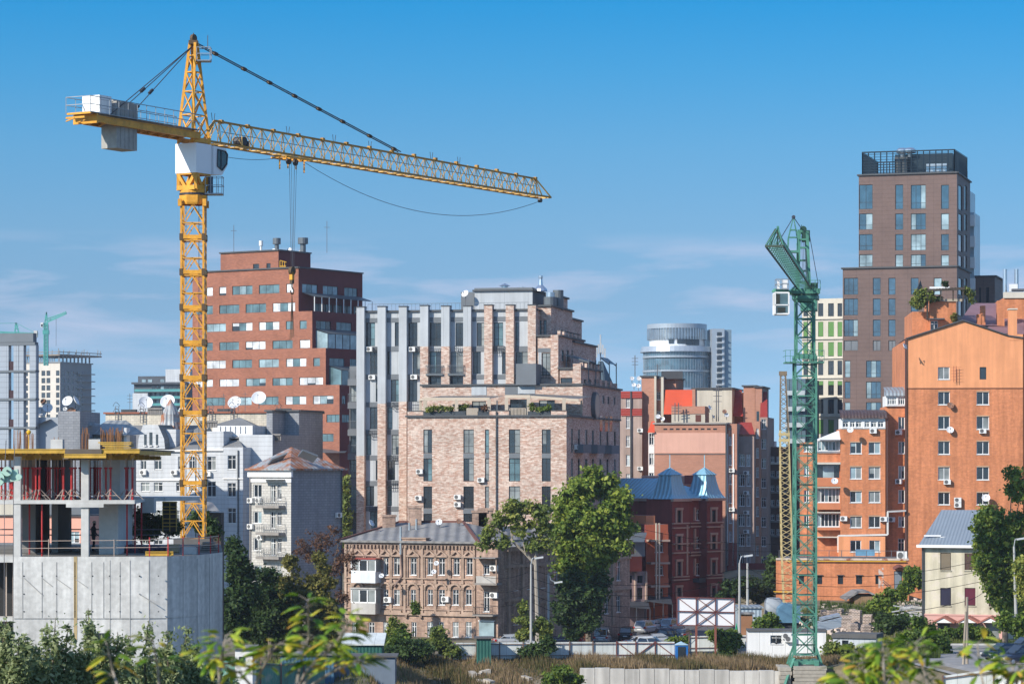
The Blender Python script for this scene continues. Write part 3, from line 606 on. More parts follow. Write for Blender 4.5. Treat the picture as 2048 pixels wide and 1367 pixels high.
    beam(847,797.5,.3,979,797.5,.3); beam(829,798,3,849,797.5,.3,.3); beam(1010,792.5,.3,1060,792.5,.3); beam(1056,792.5,.3,1157,800,.3,.3); beam(1150,824,4,1150,799,4,.2)
    aw=b.part('awning_roof',MET_GREY)
    for (xa,xb,ya,yb) in ((847,979,796,796),(1010,1157,791,797)):
        a=ff.at(ff.u(xa),.4);c=ff.at(ff.u(xb),.4);a2=a+f.n*8.4;c2=c+f.n*8.4; z0=ff.z(xa,ya);z1=ff.z(xb,yb)
        aw.poly([(a.x,a.y,z0),(c.x,c.y,z1),(c2.x,c2.y,z1+.5),(a2.x,a2.y,z0+.5)])
    pp=b.part('drainpipe',COPING); q=ff.at(ff.u(993),-.15); pp.bar((q.x,q.y,ff.z(993,1020)),(q.x,q.y,ff.z(993,822)),.14)
    pw=b.part('flue_pipe',MET_GREY); q1=ff.at(ff.u(993),.3); q0=ff.at(ff.u(900),.0); pw.bar((q1.x,q1.y,ff.z(993,822)),(q1.x,q1.y,ff.z(993,800)),.16)
    for px,py in ((840,942),(838,995),(916,993),(916,1008),(963,959)): b.ac(fb.front,px,py)
    # shaded right side
    w=fb.right
    b.wins(w,[(1142,1146),(1156,1160),(1170,1175),(1184,1188),(1199,1203),(1213,1217),(1228,1232)],[(860,905),(917,960),(972,1005)],'loft1',ref=1185)
    for x in (1155,1184,1213): b.slab('balcony',PL_MID,w.f,x-6,x+10,889,906,-1.1,0,ref=1185)
    b.ac(w,1148,893)
    t2=mid
    b.wins(t2.right,[(1204,1209),(1215,1219),(1227,1231)],[(790,806)],'loft1',ref=1200)
    for u,hh in ((12,1.0),(15.5,1.0),(19,1.0),(23,.8)): b.slabm('merlon',BR_LOFT,t2.rface,u,u+1.3,t2.z1+hh,t2.z1,0,1.2)
    for u in (11.5,15.2,18.6): b.slabm('terrace_opening',G_DARK,t2.rface,u,u+1.9,t2.z1-3.6,t2.z1-5.6,-.03,.02)
    # round decorative disc on the shaded wall
    q=t2.rface.at(t2.rface.u(1187),-.25); n=t2.rface.n
    b.part('wall_disc',MET_GREY).lathe((q.x,q.y,t2.rface.z(1187,811)),[(.01,-.25),(1.75,-.25),(1.75,.25),(.01,.25)],28,(n.x,n.y,0))
    b.part('wall_disc_face',BEIGE).lathe((q.x,q.y,t2.rface.z(1187,811)),[(.01,-.28),(1.45,-.28),(1.45,-.2)],28,(n.x,n.y,0))
    b.dish(1215,773,382,.5,-60,'w',.6)
    global LFF; LFF=ff
    b.done()
loft()
# small antenna spire behind
def spire():
    r=thing('spire_tower','slim grey metal spire with antennas behind the stepped brick block','spire',(GX(1203,470),470,0))
    m=MB(); d=470; x0,x1=GX(1172,d),GX(1240,d); z=GZ(800,d); zt=GZ(722,d); xc0,xc1=GX(1197,d),GX(1206,d)
    base=[(x0,d-3),(x0+3.2,d-6.5),(x1,d-2),(x1-1,d+4),(x0,d+4)]; top=[(xc0,d-.4),(xc0+.2,d-.6),(xc1,d-.4),(xc1,d+.4),(xc0,d+.4)]
    m.prism([base[0],base[1],base[2],base[3],base[4]],0,z,0)
    for i in range(5):
        a,b_=base[i],base[(i+1)%5];c,e=top[(i+1)%5],top[i]; m.poly([(a[0],a[1],z),(b_[0],b_[1],z),(c[0],c[1],zt),(e[0],e[1],zt)])
    m.poly([(p[0],p[1],zt) for p in top]); m.build('spire_roof',mat('spire_metal',(.07,.10,.12),.5,.1,joints=(50,3)),r)
    a=MB(); cx=GX(1201,d)
    a.tube((cx,d,zt),(cx,d,zt+4.4),.12)
    for dx,h in ((-.7,1.2),(-.35,2.4),(.35,2.2),(.7,1.0),(0,2.8)): a.box(cx+dx-.14,cx+dx+.14,d-.6,d-.4,zt+h*.5,zt+h*.5+1.6)
    a.bar((cx-.8,d-.4,zt+1.3),(cx+.8,d-.4,zt+1.3),.1); a.build('antenna',PL_GREY,r)
spire()
# ================================================================ white brick house with rusty roof
def hip_roof(b,name,mt,pts,z0,apexes,over=.5):
    """pts footprint (4), apexes 1 or 2 points (x,y,z)"""
    c=Vector((sum(p[0] for p in pts)/4,sum(p[1] for p in pts)/4)); q=[]
    for p in pts:
        v=Vector((p[0],p[1]))-c; v=v*(1+over/v.length); q.append((c.x+v.x,c.y+v.y,z0))
    m=b.part(name,mt)
    if len(apexes)==1:
        for i in range(4): m.poly([q[i],q[(i+1)%4],apexes[0]])
    else:
        a,e=apexes; m.poly([q[0],q[1],e,a]); m.poly([q[1],q[2],e]); m.poly([q[2],q[3],a,e]); m.poly([q[3],q[0],a])
    m.poly(list(reversed(q)))
    for i in range(4): m.bar(q[i],q[(i+1)%4],.22)
    return q
IRON=mat('grey_wrought_iron',(.26,.26,.25),.6)
def white_house():
    b=Bld('brick_house','narrow white brick house with wrought iron balconies and a rust streaked tin hip roof','house',580,332)
    f=F2(500,335,582,331); w=b.box(f,502,582,938,None,9,WHITE_BR,GREY_SHADE_BR); zt=w.z1  # right side is the same white brick, greyed to paint its shade
    q=[w.f.at(w.u0),w.f.at(w.u1),w.f.at(w.u1,9),w.f.at(w.u0,9)]
    b.slabm('cornice',WHITE,w.f,w.u0-.3,w.u1+.3,zt,zt-.9,-.3,.02); b.slabm('cornice',WHITE,w.f,w.u0-.1,w.u1+.1,zt-1.1,zt-1.5,-.12,.02)
    hip_roof(b,'roof',TIN,[(p.x,p.y) for p in q],zt,[tuple(P(583,893,337))],.7)
    for y0,y1 in ((968,994),(1022,1046),(1075,1100),(1130,1155)):
        b.win(w.front,507,523,y0,y1,'white2'); b.win(w.front,541,551,y0,y1+10,'white2n'); b.win(w.front,554,563,y0,y1+4,'white2n')
    for yb in (1010,1064,1112,1165):
        u0,u1=w.f.u(525),w.f.u(571); z=w.f.z(548,yb); b.slabm('balcony',GREY_PL,w.f,u0,u1,z,z-.3,-1.2,0)
        b.railing('balcony_railing',IRON,w.f,u0+.05,u1-.05,z,z+.95,-1.15,n=13,r=.05)
        mb=b.piece('balcony_railing_side',IRON)
        for u in (u0+.05,u1-.05):
            a=w.f.at(u,-1.15);c=w.f.at(u,0); mb.bar((a.x,a.y,z+.95),(c.x,c.y,z+.95),.06); mb.bar((a.x,a.y,z+.5),(c.x,c.y,z+.5),.05)
        for k in range(5):
            mb=b.piece('railing_scroll',IRON); c=w.f.at(u0+.4+k*(u1-u0-.8)/4,-1.17); mb.lathe((c.x,c.y,z+.5),[(.16,-.02),(.22,-.02),(.22,.02),(.16,.02)],10,(w.f.n.x,w.f.n.y,0))
    u0,u1=w.f.u(533),w.f.u(572); b.slabm('canopy',MET_GREY,w.f,u0,u1,w.f.z(550,958),w.f.z(550,959),-1.2,0)
    for px,py in ((504,1000),(520,1000),(504,1052),(524,1074)): b.ac(w.front,px,py)
    b.ac(w.right,674,1029)
    p=w.f.at(w.u0-.05,-.12); b.part('drainpipe',GREY_PL).bar((p.x,p.y,0),(p.x,p.y,zt),.15); p=w.rface.at(8.8,-.12); b.part('drainpipe',COPING).bar((p.x,p.y,0),(p.x,p.y,zt),.15)
    for (x,y) in ((556,917),(617,911)):
        c=P(x,y,334.5); s=-1 if x<583 else 1; m=b.part('skylight',MET_GREY); m.obox((c.x,c.y-.9,c.z),(.9,.0,-.35*s),(0,.1,.1),(.3,-.3,.35))
    b.done()
white_house()
# ================================================================ grey-white mansion with mansard roofs
SHINGLE=mat('grey_shingle',(.20,.20,.195),.8,var=.2,ribs=(.5,1)); MPL=mat('white_grey_stucco',(.52,.54,.56),.85,var=.06,streak=.12,joints=(60,.55))
def mansion():
    b=Bld('mansion','long white grey stucco mansion with mansard gables and turret roofs','mansion',380,356)
    f=F2(225,357,512,351)
    m=b.box(f,225,478,902,None,14,MPL,MPL,SHINGLE,yref=400)
    cols=[(281,293),(309,323),(356,366),(378,390)]
    rows=[(913,938),(964,982),(1020,1046),(1080,1105)]
    b.wins(m.front,[(255,262)]+cols,rows[:1],'white2n'); b.wins(m.front,[(282,299),(308,325),(352,364),(378,391)],rows[1:],'white2n')
    rb=b.box(f,405,447,862,None,13,MPL,MPL,SHINGLE,c=-.8); b.wins(rb.front,[(414,432)],[(912,940),(962,993),(1014,1046),(1074,1100)],'white2n')
    b.slab('cornice',WHITE,rb.f,404,448,898,901,-.25,.02)
    sb=b.box(f,447,486,894,None,12,MPL,MPL,SHINGLE,c=-1.6); b.wins(sb.front,[(455,472)],[(910,938),(965,993),(1015,1046),(1072,1100)],'old')
    b.slab('cornice',WHITE,sb.f,446,487,955,957.5,-.15,.02); b.slab('cornice',WHITE,f,225,404,958,960.5,-.15,.02); b.slab('cornice',WHITE,f,225,404,899,903,-.35,.02)
    # trapezoid mansard gable with three narrow openings
    g=b.mb; g.mi=b.m(MPL)
    def gable(x0,x1,x2,x3,yb,yt,c,depth):
        ff=f.off(c); P4=[(x0,yb),(x3,yb),(x3-2,(yb+yt)/2+4),(x2,yt),(x1,yt),(x0+2,(yb+yt)/2+4)]
        fr=[];bk=[]
        for px,py in P4:
            p=ff.at(ff.u(px)); z=ff.z(px,py); fr.append((p.x,p.y,z)); q=p+f.n*depth; bk.append((q.x,q.y,z))
        g.poly(fr)
        for i in range(6): g.poly([fr[i],fr[(i+1)%6],bk[(i+1)%6],bk[i]],b.m(SHINGLE) if i else None)
        return ff
    ff=gable(275,286,316,330,897,849,-.3,9)
    for (x0,x1) in ((288.5,293),(299,304.5),(312,316)): b.slab('window',G_DARK,ff,x0,x1,868 if x0!=299 else 864,890,-.06,.02); b.slab('window_sill',WHITE,ff,x0-.8,x1+.8,890,892,-.2,.02)
    # turret roof over stair
    rf=b.part('turret_roof',TIN)
    def frust(cx,d,pr):
        for (w0,y0),(w1,y1) in zip(pr,pr[1:]):
            z0,z1=GZ(y0,d),GZ(y1,d); X=GX(cx,d); s=d/F
            for k in range(8):
                a0,a1=math.pi/8+k*math.pi/4,math.pi/8+(k+1)*math.pi/4
                q=[(X+math.cos(a)*w*s,d+math.sin(a)*w*s,z) for a,w,z in ((a0,w0,z0),(a1,w0,z0),(a1,w1,z1),(a0,w1,z1))]; rf.poly(q)
    frust(341,360,[(27,862),(20,842),(19,828),(18,826),(1,797)])
    tw=b.box(f,326,352,858,None,6,MPL,MPL,SHINGLE,c=1.2)
    # roof slopes (shingle) between
    sh=b.part('mansard_roof',SHINGLE)
    def quad(pts): sh.poly([tuple(P(*p)) for p in pts])
    quad([(222,899,356.6),(412,899,354.0),(405,850,362.0),(240,850,363.5)])
    quad([(445,895,351),(487,894,350),(470,866,356),(448,858,356)])
    hp=b.part('turret_roof',SHINGLE)
    def pyr(x0,x1,y,xa,ya,d,dep):
        a=[P(x0,y,d),P(x1,y,d),P(x1,y,d)+Vector((0,dep,0)),P(x0,y,d)+Vector((0,dep,0))]; ap=P(xa,ya,d+dep/2)
        for i in range(4): hp.poly([a[i],a[(i+1)%4],ap])
        hp.poly(a[::-1])
    # belvedere: white drum with tin pyramid
    bl=b.box(f,425,505,851,0,8,WHITE,MPL,SHINGLE,c=2,z0=m.z1); pyr(417,513,852,479,834,355,10); 
    for k in range(6): b.slab('window_post',MPL,bl.f,440+k*10,441.2+k*10,852,866,-.12,.02)
    pyr(446,560,876,482,861,353,9)
    b.box(f,478,545,869,None,12,MPL,GREY_SHADE_BR,SHINGLE,c=1)
    # tall rear chimney wall: cream front, dark grey side
    ch=b.box(f,211,533,826,None,6,CREAM_BR,GREY_SHADE_BR,ROOF_FLAT,c=10,yref=300,cap=mat('red_coping',(.28,.10,.06),.8))
    dk=b.box(f,533,545,822,None,17,GREY_SHADE_BR,GREY_SHADE_BR,ROOF_FLAT,c=6,cap=COPING)
    dk2=b.box(f,546,598,822,None,8,GREY_SHADE_BR,GREY_SHADE_BR,ROOF_FLAT,c=10,yref=545,cap=COPING)
    cc=ch.f
    for (px,w) in ((233,5),(283,4),(421,4.2),(464,4.2),(556,3.5)):     # roof access ladders with hoops
        lm=b.piece('roof_ladder',DISH_D); z1=cc.z(px,812); z0=cc.z(px,845)
        a=cc.at(cc.u(px),-.35);c=cc.at(cc.u(px)+.5,-.35)
        for q in (a,c): lm.bar((q.x,q.y,z0),(q.x,q.y,z1),.07)
        k=z0
        while k<z1: lm.bar((a.x,a.y,k),(c.x,c.y,k),.05); k+=.35
        for dz in (0,-.8): lm.path([(a.x-.3+.9*t/6,a.y-.5*math.sin(math.pi*t/6),z1+dz+.5*math.sin(math.pi*t/6)) for t in range(7)],.035,4)
    an=b.part('aerial',DISH_D)
    for px,y0 in ((253,786),(484,783),(441,786),(470,792)):
        p=cc.at(cc.u(px),1); z0=cc.z(px,830);z1=cc.z(px,y0); an.bar((p.x,p.y,z0),(p.x,p.y,z1),.06)
        for t in (.6,.75,.9): an.bar((p.x-.35,p.y,z0+(z1-z0)*t),(p.x+.35,p.y,z0+(z1-z0)*t),.05)
    for px,py,d,r,fc in ((291,806,371,.95,15),(336,804,371,.98,-10),(470,806,366,.9,-15),(518,797,366,.95,-5),(365,820,367,.5,-30)):
        b.dish(px,py,d,r,fc,'w',1.3)
    vb=b.part('chimney',COPING)
    for px in (245,555,438): p=cc.at(cc.u(px),2); vb.box(p.x-1,p.x+1,p.y-.5,p.y+.5,ch.z1,ch.z1+.55)
    vt=b.part('vent_block',GREY_PL)
    for x0,x1,y0 in ((297,323,818),(402,432,844),(545,560,870)):
        for k in range(7): p=P(x0+(x1-x0)*k/6,y0+4,352); vt.box(p.x-.12,p.x+.12,p.y,p.y+.6,p.z-.4,p.z+.3)
        p=P((x0+x1)/2,y0,352); vt.box(p.x-(x1-x0)*.035,p.x+(x1-x0)*.035,p.y-.1,p.y+.7,p.z-.05,p.z+.2)
    for px,py in ((288,944),(350,944),(417,947)): b.ac(m.front if px<400 else rb.front,px,py)
    for px in (403,487): p=f.at(f.u(px),-1.7); b.part('drainpipe',COPING).bar((p.x,p.y,0),(p.x,p.y,f.z(px,900)),.14)
    b.done()
mansion()
def plain_blocks():
    # grey rear houses with dishes, left
    b=Bld('grey_house','plain blue grey plastered house with rusty and white satellite dishes on its flat roof','house',115,330)
    f=F2(60,330,118,329.7); SH=mat('blue_grey_plaster',(.30,.33,.37),.9,var=.08)
    b.box(f,70,116,834,None,12,SH,SH,SHINGLE); b.box(f,116,160,822,None,10,GREY_SHADE_BR,GREY_SHADE_BR,ROOF_FLAT,c=-.5,yref=118)
    b.box(f,135,205,876,None,8,CREAM_BR,GREY_SHADE_BR,SHINGLE,c=3,yref=118)
    for px,py,r,fc,k in ((82,824,.62,20,'w'),(95,816,.6,10,'w'),(136,803,.65,-20,'w'),(151,802,.62,80,'w'),(130,818,.25,0,'w'),(143,823,.5,0,'r'),(87,803,.35,0,'r')): b.dish(px,py,331,r,fc,k,.9)
    m=b.part('roof',ROOF_TIN2); m.poly([tuple(P(*p)) for p in ((70,850,329),(100,838,329),(118,834,335),(70,838,340))]); m.poly([tuple(P(*p)) for p in ((158,838,336),(185,843,336),(205,850,333),(160,852,333))])
    b.done()
    b=Bld('tin_roof_house','low white house under a pale crumpled tin roof behind the rebar','house',210,336)
    f=F2(160,336,285,336); w=b.box(f,170,250,868,None,10,WHITE_BR,GREY_SHADE_BR); m=b.part('roof',ROOF_TIN2)
    m.poly([tuple(P(*p)) for p in ((168,868,335),(250,870,334.5),(252,840,345),(215,840,345))]); m.poly([tuple(P(*p)) for p in ((250,870,334.5),(290,868,340),(252,840,345))])
    b.box(f,248,253,855,None,3,WHITE,WHITE,c=-.5); b.done()
plain_blocks()
# ================================================================ old ornate brick house
def old_house():
    b=Bld('old_brick_house','three storey ornate old brick house with a sagging grey sheet roof and enclosed balconies','house',820,299,0)
    f=F2(690,303,952,296.5)
    w=b.box(f,690,952,1082,None,16,OLD_BR,OLD_BR,rev=.3); zt=w.z1
    r1=[(766.6,777),(788,799),(821,833),(855.6,865.6),(877.5,890),(907,919),(933,945)]
    r2=[(766.6,777),(788,799),(821,832),(855.6,865.6),(878,889.5),(905.6,917),(931.5,943)]
    r3=[(854.5,866),(877.5,888),(905,917),(931,943)]
    b.wins(w.front,r1,[(1115,1149)],'old'); b.wins(w.front,r2,[(1178,1209)],'old'); b.wins(w.front,r3,[(1243,1273)],'white2n')
    b.win(w.front,823,833,1243,1273.5,'white2n',name='door'); b.wins(w.front,[(704,716),(737,749),(766.6,776)],[(1243,1268)],'white2n')
    b.wins(w.front,[(712,722),(738,748)],[(1117,1148),(1180,1208)],'old')
    T=OLD_TRIM
    for y0,y1,c in ((1082,1085,-.35),(1087,1089.5,-.2),(1154,1156.5,-.2),(1166,1168.5,-.15),(1224,1229,-.25),(1216,1218,-.12),(1272,1276,-.1)):
        b.slab('string_course',T,f,690,952,y0,y1,c,.02,ref=820)
    for px in (692,704,757,782.5,810,845,871.5,898,925.5,949):
        b.slab('pilaster',T,f,px-2.2,px+2.2,1087,1224,-.14,.02,ref=820); b.slab('pilaster',T,f,px-2.9,px+2.9,1160,1165,-.2,.02,ref=820)
    mo=b.part('window_moulding',T)
    for (a,c) in r1+[(712,722),(738,748)]:
        uc=(f.u(a)+f.u(c))/2; z=f.z(820,1110); hw=.65
        for s in (-1,1):
            p=f.at(uc+s*hw,-.16);q=f.at(uc,-.16); mo.bar((p.x,p.y,z),(q.x,q.y,z+.55),.16); p2=f.at(uc+s*(hw+.02),-.1); mo.bar((p2.x,p2.y,z-2.3),(p2.x,p2.y,z),.13)
        p=f.at(uc-hw-.1,-.16);q=f.at(uc+hw+.1,-.16); mo.bar((p.x,p.y,z-.05),(q.x,q.y,z-.05),.16)
    for (a,c) in r2+[(712,722)]:
        uc=(f.u(a)+f.u(c))/2; z=f.z(820,1177)
        pts=[(f.at(uc+.62*math.cos(t),-.15).x,f.at(uc+.62*math.cos(t),-.15).y,z+.62*math.sin(t)) for t in [math.pi*k/8 for k in range(9)]]
        for i in range(8): mo.bar(pts[i],pts[i+1],.2)
        for s in (-1,1): p2=f.at(uc+s*.62,-.1); mo.bar((p2.x,p2.y,z-1.7),(p2.x,p2.y,z),.14)
        p=f.at(uc-.6,-.08);q=f.at(uc+.6,-.08); mo.bar((p.x,p.y,z-2.4),(q.x,q.y,z-2.4),.25)
    pts=[]; uc=f.u(828); z=f.z(820,1234)
    for k in range(9): t=math.pi*k/8; p=f.at(uc+.9*math.cos(t),-.2); pts.append((p.x,p.y,z+.7*math.sin(t)))
    for i in range(8): mo.bar(pts[i],pts[i+1],.24)
    # dentils under the eave
    de=b.part('dentil',T); u=w.u0+.2
    while u<w.u1: p=f.at(u,-.2); de.box(p.x-.09,p.x+.09,p.y-.1,p.y+.1,zt-.6,zt-.3); u+=.42
    # roof
    q=[f.at(w.u0),f.at(w.u1),f.at(w.u1,16),f.at(w.u0,16)]
    hip_roof(b,'roof',SLATE,[(p.x,p.y) for p in q],zt+.05,[tuple(P(797,1044,311)),tuple(P(927,1044,308))],.6)
    rg=b.part('ridge_cap',mat('rusty_ridge',(.14,.06,.045),.7)); rg.bar(P(797,1044,311)+Vector((0,0,.05)),P(927,1044,308)+Vector((0,0,.05)),.3)
    e=f.at(w.u1+.5,-.5); rg.bar(P(927,1044,308),(e.x,e.y,zt+.12),.28); e=f.at(w.u0-.5,-.5); rg.bar(P(797,1044,311),(e.x,e.y,zt+.12),.25)
    # attic pediment
    b.slab('pediment',OLD_BR,f,806,854,1076,1083,-.25,.6,ref=820); b.slab('pediment',T,f,805,855,1074,1076.2,-.35,.7,ref=820)
    for px,py,h,s in ((778,1036,1.6,.7),(830,1031,2.3,.7),(959,1038,2.2,.8),(972,1030,2.0,.8)):
        p=P(px,py+12,309); ch=b.part('chimney',OLD_BR); ch.box(p.x-s,p.x+s,p.y-.5,p.y+.5,p.z-1.5,p.z+h-.8); ch.box(p.x-s-.1,p.x+s+.1,p.y-.6,p.y+.6,p.z+h-.8,p.z+h-.55)
    pi=b.piece('flue_pipe',MET_SILV)
    for px,py in ((819,1050),(833,1042)): p=P(px,py+10,306); pi.tube((p.x,p.y,p.z-1),(p.x,p.y,p.z+.8),.13)
    p=f.at(f.u(804),-.3); b.piece('flue_pipe',MET_SILV).tube((p.x,p.y,f.z(804,1108)),(p.x,p.y,f.z(804,1052)),.13); p2=f.at(f.u(806),-.2); 
    b.part('drainpipe',mat('rusty_pipe',(.2,.14,.12),.7)).path([(p.x,p.y,f.z(804,1108)),(p2.x,p2.y,f.z(806,1150)),(f.at(f.u(790),-.2).x,f.at(f.u(790),-.2).y,f.z(790,1172))],.11)
    b.dish(878,1044,306,.36,-10,'w',.8); b.dish(742,1046,306,.4,60,'w',.6)
    for px,py,r in ((763,1151,.27),(873,1126,.31),(868,1143,.31)): b.dish(px,py,296.6 if px>800 else 298,r*1.0,-15,'w',.25)
    d_,k_=dish_mesh(.3,0,'r',1.0); pp=P(918,1042,306); inst(d_,'satellite_dish',b.root,(pp.x,pp.y,pp.z-1),0,[(k_,'mount')])
    # enclosed balconies
    WB=mat('white_tin_balcony',(.62,.66,.70),.5,var=.15,streak=.1); GB=mat('grey_tin_balcony',(.42,.40,.37),.6,var=.15,streak=.15)
    u0,u1=f.u(714),f.u(762)
    for y0,y1,yc,mt in ((1117,1164,1142,WB),(1176,1226,1204,GB)):
        z1,z0,zc=f.z(740,y0),f.z(740,y1),f.z(740,yc); b.slabm('balcony',mt,f,u0,u1,zc,z0,-1.3,0)
        b.slabm('balcony_roof',mat('red_tin',(.30,.05,.04),.6) if mt is WB else mt,f,u0-.1,u1+.1,z1+.12,z1,-1.45,0)
        gl=f.off(-1.25); 
        for k in range(3):
            b.slabm('balcony_glazing',G_CURT if k!=1 else G_DARK,gl,u0+.12+k*(u1-u0)/3,u0+(k+1)*(u1-u0)/3-.06,z1-.1,zc+.1,-.02,.02)
        for k in range(4): uu=u0+k*(u1-u0)/3; b.slabm('balcony_frame',FR_W,gl,uu-.05,uu+.05,z1,zc,-.05,.05)
        b.slabm('balcony_frame',FR_W,gl,u0,u1,z1,z1-.12,-.05,.05); b.slabm('balcony_frame',FR_W,gl,u0,u1,zc+.12,zc,-.05,.05)
        a=f.at(u1,-.63); b.slabm('balcony_glazing',G_CURT,f,u1-.04,u1,z1,zc,-1.2,0)
    for px,py in ((778,1198),(893,1197)): b.ac(w.front,px,py)
    # corner bay
    cb=b.box(f,952.5,996,1092,None,12,OLD_BR,OLD_BR,SLATE,c=-.6,yref=952,rev=.3)
    g=cb.f; b.wins(cb.front,[(967,979)],[(1128,1148),(1182,1222)],'white2n'); b.slab('pediment',OLD_BR,g,955,990,1083,1092,-.1,.6)
    b.slab('balcony_roof',SLATE,g,956,1003,1113,1115,-1.5,0); b.slab('balcony',GB,g,962,1003,1150,1165,-1.2,-1.12); b.slab('balcony',GREY_PL,g,960,1004,1164,1168,-1.3,0)
    b.slab('balcony_post',OLD_TRIM,g,958,960,1113,1168,-1.3,-1.2); b.slab('balcony_post',OLD_TRIM,g,1002,1003.5,1113,1168,-1.3,-1.2)
    b.slab('balcony',GREY_PL,g,955,996,1227,1230,-1.3,0); b.railing('balcony_railing',FR_D,g,g.u(956),g.u(995),g.z(956,1227),g.z(956,1212),-1.2,n=12); b.ac(cb.front,990,1135); b.ac(cb.front,990,1189)
    b.slab('shop_window',G_PALE,g,960,990,1241,1271,-.25,-.15); b.slab('shop_window_frame',FR_W,g,959,991,1239,1241,-.3,-.1)
    # rear shaded wing
    rw=b.box(f,996.5,1010,1094,None,34,OLD_BR,OLD_BR,SLATE,c=1,yref=997); rf=rw.rface
    L_=rf.len
    for k in range(9):
        for zc,hh in ((1.6,1.9),(5.2,2.2),(8.7,2.2)):
            b.winm(rw.right,2+k*3.5,3.1+k*3.5,zc-.3,zc-.3+hh,'white2n')
            b.slabm('string_course',T,rf,1.7+k*3.5,3.4+k*3.5,zc+hh,zc+hh-.25,-.15,.02)
        b.slabm('pilaster',T,rf,.6+k*3.5,1.1+k*3.5,rw.z1,0,-.15,.02)
    b.slabm('string_course',T,rf,0,34,7.6,7.3,-.2,.02); b.slabm('string_course',T,rf,0,34,4.1,3.8,-.2,.02); b.slabm('string_course',T,rf,0,34,rw.z1,rw.z1-.4,-.4,.02)
    rr=b.part('roof',SLATE); z=rw.z1; A=[rw.f.at(rw.u0-.5,-.5),rw.f.at(rw.u1+.5,-.5),rw.f.at(rw.u1+.5,34),rw.f.at(rw.u0-8,34)]
    ap=tuple(P(1000,1052,312)); ap2=tuple(P(1040,1050,330)); Q=[(p.x,p.y,z+.05) for p in A]
    rr.poly([Q[0],Q[1],ap]); rr.poly([Q[1],Q[2],ap2,ap]); rr.poly([Q[3],Q[0],ap,ap2])
    b.done()
old_house()
